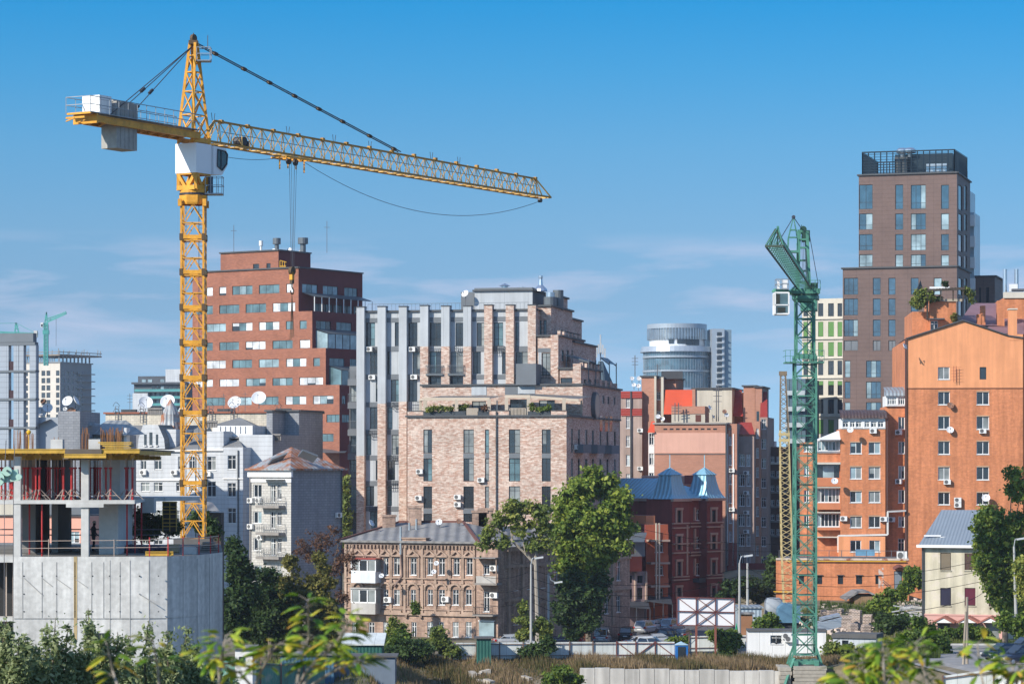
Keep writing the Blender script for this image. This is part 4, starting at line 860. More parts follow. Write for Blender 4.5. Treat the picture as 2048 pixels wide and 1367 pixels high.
# ================================================================ pink-brown apartments
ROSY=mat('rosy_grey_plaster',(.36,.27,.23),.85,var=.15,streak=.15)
def pink_apts():
    b=Bld('apartment_block','buff brick and pink stucco apartment block with red tile mansards and roof vent slots','apartment building',1390,420)
    f=F2(1309,421,1452,419)
    m=b.box(f,1309,1452,847,None,9,BROWN_BR,BROWN_BR,ROOF_FLAT,yref=1380,cap=mat('grey_coping',(.3,.28,.26),.8),parapet=.5)
    b.slab('stucco_band',PINK,f,1309,1451.9,865,905,-.06,.02,ref=1380); b.slab('string_course',BROWN_BR,f,1309,1452,905,907,-.12,.02,ref=1380)
    b.slab('string_course',PL_MID,f,1309,1452,906.8,907.6,-.13,.02,ref=1380)
    for k in range(9): x=1327+k*12.4; b.slab('vent_slot',G_DARK,f,x,x+7.5,856,859,-.02,.1,ref=1380)
    # left glazed bays
    lb=b.box(f,1297,1308.5,865,None,6,WHITE,WHITE,ROOF_FLAT,c=.6,yref=1380)
    for y0,y1 in ((866,889),(906,929),(945,968)): b.win(lb.front,1298.5,1307.5,y0,y1,'white2n',ref=1380)
    rt=b.part('roof',RED_TILE); rt.poly([tuple(P(*p)) for p in ((1295,864,420.6),(1309.5,864,420.6),(1309.5,842,423),(1303,842,423))])
    # corner of the front mass: narrow brick pier + white bay
    cb=b.box(f,1452.5,1474,847,None,9,BROWN_BR,GREY_PL,ROOF_FLAT,c=.5,yref=1452); b.wins(cb.front,[(1458,1464)],[(872,890),(908,930),(945,968),(985,1006),(1024,1046),(1062,1084),(1100,1118)],'white2n')
    b.slab('vent_slot',G_DARK,cb.f,1457,1463,856,859,-.02,.1); b.slab('stucco_band',WHITE,cb.f,1454,1456.5,867,1130,-.1,.02); b.slab('stucco_band',WHITE,cb.f,1465.5,1468,867,1130,-.1,.02)
    b.part('drainpipe',COPING).bar((*f.at(f.u(1452.6),-.2),0),(*f.at(f.u(1452.6),-.2),m.z1),.2)
    # right recessed wing in shade
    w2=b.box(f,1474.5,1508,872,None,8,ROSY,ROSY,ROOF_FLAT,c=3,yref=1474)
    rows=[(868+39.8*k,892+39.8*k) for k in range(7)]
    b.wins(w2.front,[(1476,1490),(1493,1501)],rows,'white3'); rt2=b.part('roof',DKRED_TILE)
    rt2.poly([tuple(P(*p)) for p in ((1473,868,421.5),(1510,868,421.5),(1503,844,426),(1476,844,426))])
    w3=b.box(f,1510,1520,842,None,10,BROWN_BR,BROWN_BR,ROOF_FLAT,c=5,yref=1508); b.wins(w3.front,[(1512,1518)],[(836+39*k+20,856+39*k+20) for k in range(7)],'white2n')
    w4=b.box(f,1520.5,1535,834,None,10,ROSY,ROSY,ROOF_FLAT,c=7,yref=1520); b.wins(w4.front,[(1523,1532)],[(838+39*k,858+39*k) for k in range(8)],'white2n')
    rt2.poly([tuple(P(*p)) for p in ((1520,834,425.5),(1535,834,425.5),(1534,783,430),(1522,783,430))])
    for y in (945,985,1024,1062): b.ac(w2.front,1493,y)
    for y in (940,1018): b.ac(cb.front,1464,y)
    # base strip darker red
    b.slab('plinth',MAROON,cb.f,1453,1474,1085,1140,-.1,.02); b.slab('plinth',MAROON,w2.f,1475,1536,1125,1165,-.1,.02)
    # rear masses
    m2=b.box(f,1386,1464,777,None,14,BEIGE_PL,BEIGE_PL,ROOF_FLAT,c=14,yref=1400,cap=COPING)
    b.slab('brick_band',BROWN_BR,m2.f,1385,1391,778,850,-.3,.02)
    rt.poly([tuple(P(*p)) for p in ((1327,828,433),(1386,828,433),(1385,779,438),(1331,779,438))])
    b.box(f,1329,1384,781,None,10,BROWN_BR,BROWN_BR,ROOF_FLAT,c=21,yref=1340)
    a=b.box(f,1283,1311,753,None,12,BROWN_BR,BROWN_BR,ROOF_FLAT,c=17,yref=1290,cap=COPING); b.slab('pilaster',BEIGE_PL,a.f,1309,1313,752,900,-.3,.3)
    a2=b.box(f,1311.5,1326,756,None,12,BROWN_BR,BROWN_BR,ROOF_FLAT,c=17.5,yref=1312,cap=COPING); b.wins(a2.front,[(1313.5,1321)],[(783,799),(821,830)],'white2n'); b.slab('pilaster',BEIGE_PL,a2.f,1323,1328,754,850,-.6,.3)
    a3=b.box(f,1328.5,1352,756,None,9,BROWN_BR,BROWN_BR,ROOF_FLAT,c=19,yref=1330,cap=COPING); b.part('chimney',COPING).obox(tuple(P(1344,750,440)),(1.6,0,0),(0,1.2,0),(0,0,.6))
    # dark red mansard + brick shoulder right
    rt2.poly([tuple(P(*p)) for p in ((1464,832,434),(1486,832,434),(1483,780,437),(1464,780,437))]); b.box(f,1464.5,1485,784,None,8,BROWN_BR,BROWN_BR,ROOF_FLAT,c=18,yref=1464)
    a4=b.box(f,1487,1510,772,None,12,BROWN_BR,BROWN_BR,ROOF_FLAT,c=11,yref=1500,cap=COPING); a5=b.box(f,1510.5,1524,774,None,10,BROWN_BR,GREY_PL,ROOF_FLAT,c=10,yref=1500,cap=COPING)
    b.slab('window',G_DARK,a5.f,1513,1518,822,850,-.05,.02)
    # left wing seen between the towers: grey facade with red spandrels
    lw=b.box(f,1240,1284,782,None,12,ROSY,BROWN_BR,ROOF_FLAT,c=16,yref=1260)
    b.wins(lw.front,[(1252,1260),(1264,1284)],[(797,815),(833,856),(871,893),(909,931),(947,965)],'white3')
    for y0,y1 in ((782,796),(817,831)): b.slab('tile_spandrel',DKRED_TILE if y0>800 else DKRED_TILE,lw.f,1242,1284,y0,y1,-.15,.02)
    b.part('drainpipe',COPING).bar((*lw.f.at(lw.f.u(1262),-.2),0),(*lw.f.at(lw.f.u(1262),-.2),lw.z1),.2)
    for y in (860,936): b.ac(lw.front,1281,y)
    # roof hut and dishes
    h=b.box(f,1343,1410,827,0,5,BEIGE_PL,BROWN_BR,ROOF_FLAT,c=3,z0=m.z1-.5,yref=1380); b.slab('hut_band',BROWN_BR,h.f,1343,1410,812,827.2,-.1,5,ref=1380); b.slab('hatch',mat('brown_hatch',(.12,.04,.03),.6),h.f,1391,1402,829,843,-.04,.02)
    for px,py,r,fc,k in ((1264,757,.55,10,'w'),(1278,757,.6,0,'w'),(1268,770,.55,-10,'w'),(1277,772,.6,0,'w'),(1316,833,.6,0,'w'),(1326,838,.55,-30,'w'),(1419,815,.6,50,'w'),(1449,823,.55,0,'r'),(1453,830,.55,10,'w'),(1426,833,.5,70,'w')):
        b.dish(px,py,439 if px<1300 else 424,r*.62,fc,k,.7)
    an=b.part('aerial',DISH_D)
    for px,y0,y1,d in ((1270,710,752,440),(1350,805,842,422),(1357,805,842,422),(1433,770,842,426),(1437,770,842,426),(1315,728,756,440)):
        a_=P(px,y1,d);c=P(px,y0,d); an.bar(a_,c,.13)
        for t in (.55,.7,.85): q=a_.lerp(c,t); an.bar(q-Vector((.5,0,0)),q+Vector((.5,0,0)),.08)
    b.done()
pink_apts()
def round_tower():
    d=900; s=d/F; X=GX(1358,d)
    b=thing('round_tower','distant round blue glass tower with a louvred silver drum on top','office tower',(X,d+11,0)); g=MB()
    al=mat('silver_cladding',(.36,.41,.46),.35,.3,var=.08); wl=mat('white_cladding',(.62,.65,.68),.5,var=.06)
    def ring(m,r0,y0,r1,y1): m.lathe((X,d+11,0),[(r1*s,GZ(y1,d)),(r0*s,GZ(y0,d))],48)
    gl=MB(); ring(gl,68,702,68,710); ring(gl,68,716,68,738); ring(gl,68,743,68,775); ring(gl,68,775,68,1045); gl.build('glazing',CLAD_GL,b)
    m=MB(); ring(m,72,691,75,702)
    for y in (710,738.5,775,800,830,860): ring(m,70,y,70,y+4); m.lathe((X,d+11,0),[(66*s,GZ(y,d)),(70*s,GZ(y,d))],48); m.lathe((X,d+11,0),[(66*s,GZ(y+4,d)),(70*s,GZ(y+4,d))],48)
    m.lathe((X,d+11,0),[(75*s,GZ(702,d)),(66*s,GZ(702,d))],48); m.lathe((X,d+11,0),[(72*s,GZ(691,d)),(30*s,GZ(691,d))],48)
    m.lathe((X,d+11,0),[(60.5*s,GZ(655,d)),(60.5*s,GZ(645.5,d)),(30*s,GZ(645.5,d)),(.1,GZ(645.5,d))],48)
    m.build('ring_band',al,b)
    w=MB(); ring(w,56,674,56,691); w.build('drum_wall',wl,b)
    o=MB()
    for a in (-105,-88,-80,-60): 
        t=R(a); c=(X+math.cos(t)*56.3*s,d+11+math.sin(t)*56.3*s,GZ(680,d)); o.obox(c,(-math.sin(t)*(.8 if a!=-60 else 2.5),math.cos(t)*(.8 if a!=-60 else 2.5),0),(math.cos(t)*.2,math.sin(t)*.2,0),(0,0,.9 if a!=-60 else 1.4))
    o.build('window',G_DARK,b)
    l=MB()
    for k in range(9): y=657+k*2.3; ring(l,60.5,y,60.5,y+.9)
    for k in range(60): t=2*math.pi*k/60; c=(X+math.cos(t)*60*s,d+11+math.sin(t)*60*s); l.bar((c[0],c[1],GZ(677,d)),(c[0],c[1],GZ(655,d)),.22)
    l.build('louvre',MET_SILV,b)
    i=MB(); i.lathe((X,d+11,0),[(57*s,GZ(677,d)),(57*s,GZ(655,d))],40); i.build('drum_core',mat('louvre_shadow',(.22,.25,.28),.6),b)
    mu=MB()
    for k in range(72):
        t=2*math.pi*k/72; c=(X+math.cos(t)*68.2*s,d+11+math.sin(t)*68.2*s); mu.bar((c[0],c[1],GZ(860,d)),(c[0],c[1],GZ(702,d)),.08)
    mu.build('mullion',al,b)
    b2=Bld('slab_tower','distant pale slab tower with a column of balconies beside the round tower','office tower',1440,d); f=F2(1424,d,1463,d+.5)
    q=b2.box(f,1424,1449,657,None,22,al,al,ROOF_FLAT,c=3); 
    for k in range(12): y=664+k*12; b2.win(q.front,1434,1444,y,y+8,'dark2'); b2.slab('balcony',wl,q.f,1433,1446,y+8,y+9.5,-1,0)
    q2=b2.box(f,1449.5,1463,659,None,20,mat('pale_blue_cladding',(.20,.28,.34),.3,.1,joints=(200,9)),al,ROOF_FLAT,c=4)
    b2.done()
round_tower()
# ================================================================ maroon historic house and its neighbours
def maroon():
    b=Bld('historic_house','dark red historic brick house with blue tin turret roofs and pale stone window trim','house',1350,362)
    f=F2(1344,362,1445,371); m=b.box(f,1344,1445,997,None,13,MAROON,MAROON,yref=1344,rev=.3); zt=m.z1
    b.slab('cornice',ORNA,f,1342,1446,996,1001,-.5,.02,ref=1344); b.slabm('cornice',ORNA,m.lface,0,13,zt+.05,zt-.3,-.4,.02)
    tur=[]
    for (x0,x1) in ((1344.5,1376),(1414,1444.5)):
        t=b.box(f,x0,x1,997,None,4,MAROON,MAROON,c=-1.2,yref=1344,rev=.3); b.slabm('cornice',ORNA,t.f,t.u0-.3,t.u1+.3,zt+.05,zt-.3,-.4,.02)
        xc=x0+13; st=ORNA
        for y0,y1,s_ in ((1020,1044,'dark2'),(1072,1098,'dark2'),(1123,1150,'dark2'),(1175,1195,'dark2')):
            b.win(t.front,xc-4,xc+4,y0,y1,s_); b.slab('window_surround',st,t.f,xc-6.5,xc-4.2,y0-3,y1+2,-.12,.02,ref=1344);b.slab('window_surround',st,t.f,xc+4.2,xc+6.5,y0-3,y1+2,-.12,.02,ref=1344);b.slab('window_surround',st,t.f,xc-7,xc+7,y0-5,y0-.5,-.2,.02,ref=1344)
        for y in (1045,1054,1086,1104,1152,1158): b.slab('stone_band',st,t.f,x0-.3,x1+.3,y,y+2.6,-.25,.02,ref=1344)
        b.slab('quoin',st,t.f,x1-3.5,x1-.5,1050,1150,-.1,.02,ref=1344)
        # bell-shaped tin roof
        X=(t.u0+t.u1)/2; hw=(t.u1-t.u0)/2+.4; rf=b.part('turret_roof',BLUE_TIN); pr=[(hw,0),(hw*.82,.5),(hw*.68,1.2),(hw*.56,2.2),(hw*.5,3.0),(hw*.6,3.05),(.05,4.0)]
        cc=t.f.at(X,1.6); tt=t.f.t;nn=t.f.n
        for (r0,z0),(r1,z1) in zip(pr,pr[1:]):
            for k in range(4):
                c0=[(-1,-1),(1,-1),(1,1),(-1,1)][k];c1=[(-1,-1),(1,-1),(1,1),(-1,1)][(k+1)%4]
                qs=[]
                for (c,r,z) in ((c0,r0,z0),(c1,r0,z0),(c1,r1,z1),(c0,r1,z1)): v=cc+tt*c[0]*r+nn*c[1]*r*.9; qs.append((v.x,v.y,zt+z))
                rf.poly(qs)
        rf.bar((cc.x,cc.y,zt+3.8),(cc.x,cc.y,zt+5.6),.1)
    # middle bay
    b.wins(m.front,[(1392,1400)],[(1018,1040),(1072,1096),(1125,1150)],'white2n')
    for y in (1045,1052,1086,1104,1110): b.slab('stone_band',ORNA,f,1378,1412,y,y+2.8,-.3,.02,ref=1344)
    for y0,y1 in ((1015,1042),(1058,1100),(1118,1152)):
        for x in (1387,1402): b.slab('window_surround',ORNA,f,x,x+3,y0,y1,-.2,.02,ref=1344)
    b.slab('balcony',COPING,f,1386,1410,1158,1166,-1,0,ref=1344)
    # hip roof
    Q=[f.at(m.u0-.4,-.4),f.at(m.u1+.4,-.4),f.at(m.u1+.4,13.4),f.at(m.u0-.4,13.4)]; Q=[(p.x,p.y,zt+.06) for p in Q]; rf=b.part('roof',BLUE_TIN); mu=(m.u0+m.u1)/2
    r0=f.at(mu-1.5,5);r1=f.at(mu-1.5,11); r0=(r0.x,r0.y,zt+2.6);r1=(r1.x,r1.y,zt+2.6); rf.poly([Q[0],Q[1],r0]); rf.poly([Q[1],Q[2],r1,r0]); rf.poly([Q[2],Q[3],r1]); rf.poly([Q[3],Q[0],r0,r1])
    b.done()
    ''',f.at(f.u(1447),-.5),f.at(f.u(1447),12),f.at(f.u(1258),12)]; Q=[(p.x,p.y,zt+.06) for p in A]
    r0=tuple(P(1262,958,344)); r1=tuple(P(1330,957,344)); rf.poly([Q[0],tuple(P(1325,997,336.4)),r1,r0]); rf.poly([Q[0],r0,Q[3]])
    rf.poly([tuple(P(1320,997,336.6)),tuple(P(1402,997,335)),tuple(P(1372,965,342)),r1]); rf.poly([tuple(P(1380,997,335)),tuple(P(1425,997,334.6)),tuple(P(1400,975,342)),tuple(P(1372,963,342))])
    '''
    b=Bld('annex_house','pink flat roofed annex showing above the blue tin roof','house',1350,386); f=F2(1285,386,1400,385)
    a=b.box(f,1283,1370,951,None,8,PINK,PINK,WHITE,c=0,yref=1340); b.box(f,1369,1398,950,None,8,MAROON,ORANGE,ROOF_FLAT,c=-2,yref=1370); b.box(f,1340,1400,968,None,4,ORANGE,ORANGE,WHITE,c=-4,yref=1370); b.done()
    # orange-brown stepped balconies house
    b=Bld('balcony_house','rusty orange house with stacked beige balconies squeezed left of the maroon house','house',1310,350)
    f=F2(1222,350,1344,353); m=b.box(f,1292,1336,1048,None,9,mat('rust_plaster',(.38,.10,.05),.8,var=.15),MAROON,ROOF_FLAT,yref=1300)
    c2=b.box(f,1292,1310,1030,None,5,ORANGE,ORANGE,ROOF_FLAT,c=1,yref=1300)
    for y in (1078,1123,1169): b.slab('balcony',ORNA,f,1293,1331,y,y+4,-1.4,0,ref=1300); b.slab('balcony_wall',mat('rust_plaster',(.38,.10,.05)),f,1310,1328,y-14,y,-1.35,-1.25,ref=1300)
    for x in (1302,1308): b.slab('column',BEIGE,f,x,x+2.4,1045,1200,-1.5,-1.3,ref=1300)
    b.wins(m.front,[(1310,1326)],[(1084,1104),(1130,1150),(1176,1200)],'white2n')
    gb=b.box(f,1248,1290,1070,1112,4,mat('grey_bay',(.16,.16,.17),.6),GREY_PL,c=-3,yref=1260); b.wins(gb.front,[(1252,1270)],[(1083,1108)],'dark2'); rf=b.part('lean_to_roof',MET_GREY); rf.poly([tuple(P(*p)) for p in ((1246,1083,346),(1288,1083,346),(1294,1064,350),(1258,1064,350))])
    b.slab('bay_base',mat('brown_red_board',(.10,.02,.015),.7),gb.f,1248,1284,1112,1142,0,3,ref=1260)
    lo=b.box(f,1225,1294,1142,None,8,mat('pinkish_plaster',(.30,.21,.20),.85,var=.2,streak=.2),GREY_PL,ROOF_FLAT,c=-2,yref=1260); b.wins(lo.front,[(1254,1264),(1275,1285)],[(1150,1165),(1175,1197)],'dark2')
    for x in (1249,1268,1290): b.slab('pilaster',ORNA,lo.f,x,x+3,1144,1200,-.25,.02,ref=1260)
    b.done()
    # awning/canopy roofs over the car park
    b=thing('market_canopy','long dark grey canopy sheets over the back of the car park','canopy',tuple(P(1270,1225,348)[:2])+(-1.8,)); m=MB()
    for (x0,x1,y0,y1,d) in ((1220,1300,1208,1216,346),(1290,1345,1200,1207,349)):
        a,c=P(x0,y0,d),P(x1,y1,d); m.poly([a,c,c+Vector((0,5,.9)),a+Vector((0,5,.9))]); m.bar(a,c,.16)
        for t in (0,.33,.66,1): q=a.lerp(c,t); m.bar((q.x,q.y,-1.8),(q.x,q.y,q.z),.12)
    m.build('canopy_sheet',mat('dark_canopy',(.045,.05,.06),.7),b)
    # dark brown rear apartment block
    b=Bld('rear_apartment_block','shaded dark brown block with pale balcony rows behind the yellow lattice boom','apartment building',1560,430); f=F2(1533,430,1600,428)
    DK=mat('dark_brown_cladding',(.10,.06,.05),.8,var=.1); a=b.box(f,1536,1640,893,None,12,DK,DK,ROOF_FLAT,yref=1560)
    for k in range(6):
        y=900+k*29; b.wins(a.front,[(1541,1549),(1553,1561)],[(y+12,y+24)],'white2n'); b.slab('balcony',PALECON if k==0 else mat('grey_band',(.2,.19,.18),.8),f,1537,1575,y+24,y+28,-.6,0,ref=1560)
    v=b.part('roof_vent',MET_SILV)
    for x in (1540,1545,1550): p=P(x,891,433); v.box(p.x-.25,p.x+.25,p.y,p.y+.6,p.z-.5,p.z+.7)
    b.done()
maroon()
# ================================================================ brown high-rise
def brown_tower():
    b=Bld('residential_tower','tall brown clad tower with blue glass windows and a dark louvred roof screen','residential tower',1815,440)
    f=F2(1685,443,1914,438)
    up=b.box(f,1717.5,1914,351,536.5,16,BR_TOWER,BR_TOWER,ROOF_FLAT,cap=COPING,yref=1718)
    b.wins(up.front,[(1718.6,1745),(1791,1806),(1822,1851.5),(1882.5,1897.5)],[(369.5,418),(427,459),(468,500.6),(509,533)],['tower2','tower1','tower3','tower1'])
    for y0,y1 in ((369,418),(426,459),(467,501),(509,534)): b.wins(up.right,[(1917,1925),(1929,1934)],[(y0+2,y1+2)],'dark1')
    lo=b.box(f,1685.5,1914,536,None,16,BR_TOWER,BR_TOWER,ROOF_FLAT,cap=COPING,z1=up.z0-.003,yref=1686)
    b.wins(lo.front,[(1688,1716),(1746,1761),(1777,1791),(1822,1837),(1868,1883)],[(555.6,589),(597,630),(639,672)],['tower3','tower1','tower1','tower1','tower1'])
    b.wins(lo.front,[(1688,1716),(1746,1761),(1777,1791)],[(680,701)],'shut')
    b.wins(lo.front,[(1689,1701),(1732,1762),(1793,1808)],[(721,754),(763,796),(804,836)],['tower1','tower3','tower2'])
    b.wins(lo.right,[(1917,1925),(1929,1934)],[(556,590),(597,631)],'dark1')
    # dark glazed strip and pale glass balconies at the back right
    dk=b.box(f,1914.5,1921,331,None,9,DARKGL,DARKGL,ROOF_FLAT,c=16.2,yref=1914)
    pa=mat('pale_glass_balcony',(.36,.42,.46),.3,.2,joints=(60,3.2))
    g=b.box(f,1921.5,1935,378,None,10,pa,pa,ROOF_FLAT,c=26,yref=1930); g2=b.box(f,1935.5,1948,425,None,8,pa,pa,ROOF_FLAT,c=29,yref=1930)
    for k in range(9): b.slab('balcony',WHITE,g2.f,1936,1951,431+k*42,453+k*42,-1.2,0)
    l2=b.box(f,1950,1990,553,None,14,BR_TOWER,BR_TOWER,ROOF_FLAT,c=30,yref=1955,cap=COPING); b.wins(l2.front,[(1958,1962),(1972,1978)],[(575,605)],'dark1')
    # roof screen of thin louvres
    z0=up.z1; sc=b.part('louvre_screen',DARKGL); t=f.t;n=f.n
    def scr(a,c,zt0,zt1):
        L_=(c-a).length; k=int(L_/.9)
        for i in range(k+1): q=a.lerp(c,i/k); zt=zt0+(zt1-zt0)*i/k; sc.bar((q.x,q.y,z0),(q.x,q.y,zt),.16)
        for r in range(9): h=.4+r*.42; 
        for h in [.3+.42*r for r in range(9)]+[None]:
            if h is None: sc.bar((a.x,a.y,zt0),(c.x,c.y,zt1),.2)
            elif h<min(zt0,zt1)-z0: sc.bar((a.x,a.y,z0+h),(c.x,c.y,z0+h),.07)
    H=3.6; A=f.at(f.u(1724),.4);B_=f.at(f.u(1908),.4); C_=f.at(f.u(1908),15.5); D_=f.at(f.u(1724),15.5)
    scr(A,B_,z0+H,z0+H); scr(B_,C_,z0+H,z0+H+.3); scr(A,D_,z0+H,z0+H); scr(D_,C_,z0+H,z0+H)
    pl=b.box(f,1790,1905,306,0,9,DARKGL,DARKGL,ROOF_FLAT,c=4,z0=z0,z1=z0+3.5); b.box(f,1789,1815,0,0,3,mat('charcoal_box',(.06,.07,.075),.6),DARKGL,ROOF_FLAT,c=2,z0=z0,z1=z0+2.9)
    b.slab('plant_louvre',MET_SILV,f,1846,1887,323,346,3.6,3.9)
    v=b.part('roof_vent',MET_SILV)
    for px in (1798,1813): p=f.at(f.u(px),3.5); v.lathe((p.x,p.y,z0+3),[(.3,0),(.35,.5),(1.0,.7),(1.0,1.1),(.6,1.4),(.05,1.5)],14)
    for px in (1827,1845): p=f.at(f.u(px),8); v.lathe((p.x,p.y,z0+3.4),[(.9,0),(.9,.3),(.05,.5)],12)
    b.done()
    b=Bld('panel_building','cream concrete grid building with green and dark glass panels','office building',1660,480)
    f=F2(1600,481,1690,478); m=b.box(f,1604,1689,597,None,14,PALECON,PALECON,ROOF_FLAT,yref=1640,rev=.5)
    kinds=['d','g','g','d','h','d','g','d','h']
    rows=[(606,632.6),(643,673),(684,712),(720.5,749.6),(761.5,790),(798,827),(839,867),(876,905),(914,943)]
    for (x0,x1) in ((1607,1616),(1621,1630),(1636.4,1646.5),(1656,1668),(1675,1684.5)):
        for k,(y0,y1) in zip(kinds,rows):
            w=b.win(m.front,x0,x1,y0,y1,'dark2' if k!='g' else 'hole')
            if not w: continue
            if k=='g': b.slab('green_panel',GREENP,m.front.f,x0+.6,x1-.6,y0+.5,y1-1,.05,.16)
            if k=='h': b.slab('green_panel',GREENP,m.front.f,x0+.6,x1-.6,y0+.5,y0+8,.03,.09)
    for y in (636,676,715,754,793,831): b.slab('ledge',PALECON,m.f,1603.8,1689.2,y,y+2.5,-.25,.02,ref=1640)
    b.done()
    b=Bld('glass_apartments','blue grey glass balcony block behind the green crane mast','apartment building',1590,465)
    f=F2(1570,465,1612,464); m=b.box(f,1572,1611,757,None,12,mat('blue_grey_glass',(.12,.19,.24),.15,.2,spec=.8),PL_MID,ROOF_FLAT,yref=1590)
    for k in range(5): y=757+k*32; b.slab('balcony_wall',mat('pale_blue_panel',(.38,.43,.46),.4),f,1571.5,1611.5,y+24,y+33,-.8,-.7,ref=1590)
    for x in (1578,1586,1594,1602): b.slab('mullion',MET_GREY,f,x,x+.8,758,900,-.1,.02,ref=1590)
    b.done()
brown_tower()
# ================================================================ orange brick apartments
def orange_block():
    b=Bld('apartment_block','big orange brick apartment block with stuccoed gable wall, stepped wings and white loggias','apartment building',1850,345)
    f=F2(1811,345,2045,344)
    ze=f.z(1811,679); zst=f.z(1811,776.5)
    m=b.box(f,1811,2046,0,None,26,BR_ORANGE,BR_ORANGE,PURP_TILE,z1=zst); m2=b.box(f,1811,2046,0,None,26,ST_ORANGE,BR_ORANGE,PURP_TILE,z0=zst+.003,z1=ze)
    b.slab('string_course',mat('dark_seam',(.12,.05,.03),.8),f,1811,2046,775.5,777.3,-.05,.02)
    cols=[(1876,1900),(1953,1978.5)]
    b.wins(m.front,cols,[(781,809),(830,858),(880,908),(931,959),(982,1009)],'white2'); b.win(m2.front,1876,1899.5,734,758,'white2'); b.win(m2.front,1959.5,1972.5,734,758,'dark1')
    for (a,c) in cols:
        for y in (781,830,880,931,982): b.slab('shutter_box',mat('tan_shutter_box',(.42,.28,.18),.7),f,a,c,y,y+2.6,-.03,.16)
    # gable
    g=b.mb; mi=b.m(ST_ORANGE); ps=[(1811,679),(1925.5,642),(1965,655),(2018,673),(2046,677)]
    P3=[(f.at(f.u(x)).x,f.at(f.u(x)).y,f.z(x,y)) for x,y in ps]; base=[(f.at(f.u(2046)).x,f.at(f.u(2046)).y,ze),(f.at(f.u(1811)).x,f.at(f.u(1811)).y,ze)]
    P3[0]=base[1]; g.poly(P3+[base[0]],mi)
    rf=b.part('roof',PURP_TILE)
    for i in range(4):
        a,c=Vector(P3[i]),Vector(P3[i+1]); e=Vector((f.n.x,f.n.y,0)); o=Vector((0,0,.12)); rf.poly([a-e*.25+o,c-e*.25+o,c+e*14+o,a+e*14+o]); b.part('verge',COPING).bar(a-e*.2+o,c-e*.2+o,.14)
    b.slab('chimney',ST_ORANGE,f,2018,2034,619,680,-.05,1.4,ref=2018); b.slab('cornice',PALECON,f,2017,2035,616.5,619,-.15,1.5,ref=2018); b.slab('parapet',ST_ORANGE,f,2034.2,2046,668,680,-.04,.5,ref=2034)
    # upper brick house behind the gable with roof garden
    t1=b.box(f,1823,1826,680,None,3,BR_ORANGE,BR_ORANGE,c=6); u=b.box(f,1824,1912,612,None,14,BR_ORANGE,BR_ORANGE,ROOF_FLAT,c=7,yref=1840,z1=f.off(7).z(1840,623)); u2=b.box(f,1860,1912,600,None,10,BR_ORANGE,BR_ORANGE,ROOF_FLAT,c=6,yref=1860)
    b.slab('parapet',mat('weathered_parapet',(.36,.31,.24),.9,var=.2),u2.f,1859,1924,598,603,-.2,.1)
    b.win(u2.front,1861,1876,641,662,'white2n'); b.slab('canopy',COPING,u2.f,1856,1888,637,639.5,-1.2,0)
    pg=b.part('pergola',mat('dark_timber',(.05,.04,.03),.8)); q0=u2.f.at(u2.f.u(1855),-1);q1=u2.f.at(u2.f.u(1928),-1); z0=u2.f.z(1855,582);z1=u2.f.z(1928,578)
    pg.bar((q0.x,q0.y,z0),(q1.x,q1.y,z1),.25); n=f.n
    for k in range(13): q=q0.lerp(q1,k/12); z=z0+(z1-z0)*k/12+.15; pg.bar((q.x,q.y,z),(q.x+n.x*5,q.y+n.y*5,z+.2),.12)
    for x in (1855,1880,1905,1925): q=u2.f.at(u2.f.u(x),-.9); pg.bar((q.x,q.y,u2.f.z(x,602)),(q.x,q.y,z0),.14)
    q=u2.f.at(u2.f.u(1853.5),-1.0); pg.bar((q.x,q.y,u2.f.z(1853,640)),(q.x,q.y,z0),.2)
    b.slab('terrace_rail',WHITE,u2.f,1863,1903,570,574,3,3.2); b.slab('terrace_rail',WHITE,u2.f,1863,1903,576,577.5,3,3.2)
    sg=b.part('skylight_hood',MET_GREY); a=P(1841,560,352); sg.poly([a,a+Vector((-.5,0,-1.6)),a+Vector((.6,1,-1.6))]); sg.poly([a,a+Vector((.6,1,-1.6)),a+Vector((-.5,2,-1.6))])
    # plum tile roofs and brick at the right
    tl=[(1915,648,352),(1945,606,366),(1998,606,366),(2014,652,352)]; rf.poly([tuple(P(*p)) for p in tl]); rf.poly([tuple(P(*p)) for p in ((1960,665,349),(2000,637,356),(2048,637,356),(2048,668,349))])
    for x0,x1,y in ((1955,1964,628),(1962,1971,611),(1995,2009,601)): b.box(f,x0,x1,y,None,1.5,BR_ORANGE,BR_ORANGE,c=8)
    r2=b.box(f,2008,2075,595,None,14,BR_ORANGE,BR_ORANGE,ROOF_FLAT,c=12); b.slab('cornice',PALECON,r2.f,2007,2075,584,596,-.2,.5)
    v=b.part('flue_pipe',MET_SILV)
    for px,yb,yt in ((2010,590,538),(2033,582,538)): p=P(px,yb,360); v.tube((p.x,p.y,p.z),(p.x,p.y,GZ(yt,360)),.27,n=10)
    b.part('antenna',WHITE).box(*[GX(2027,359)-.5,GX(2027,359)+.5,358.8,359.2],GZ(583,359),GZ(568,359)); b.part('antenna',DISH_D).box(GX(2022,359),GX(2048,359),358,360,GZ(582,359),GZ(578,359))
    # wing beside the gable: turret with round-topped loggia
    w2=b.box(f,1771,1810.5,812,None,12,BR_ORANGE,BR_ORANGE,ROOF_FLAT,c=1.2); b.wins(w2.front,[(1796,1810)],[(833,858),(882,907),(931,957),(979,1005),(1032,1053)],'white2'); b.win(w2.front,1796,1809,1076,1104,'white2n')
    lg=b.box(f,1771,1811.5,791,812,6,WHITE,WHITE,c=.9,rev=.1); b.win(lg.front,1775,1793,794,809,'loggia4'); b.win(lg.front,1796,1810,794,809,'white3')
    gr=b.part('lean_to_roof',GREYROOF)
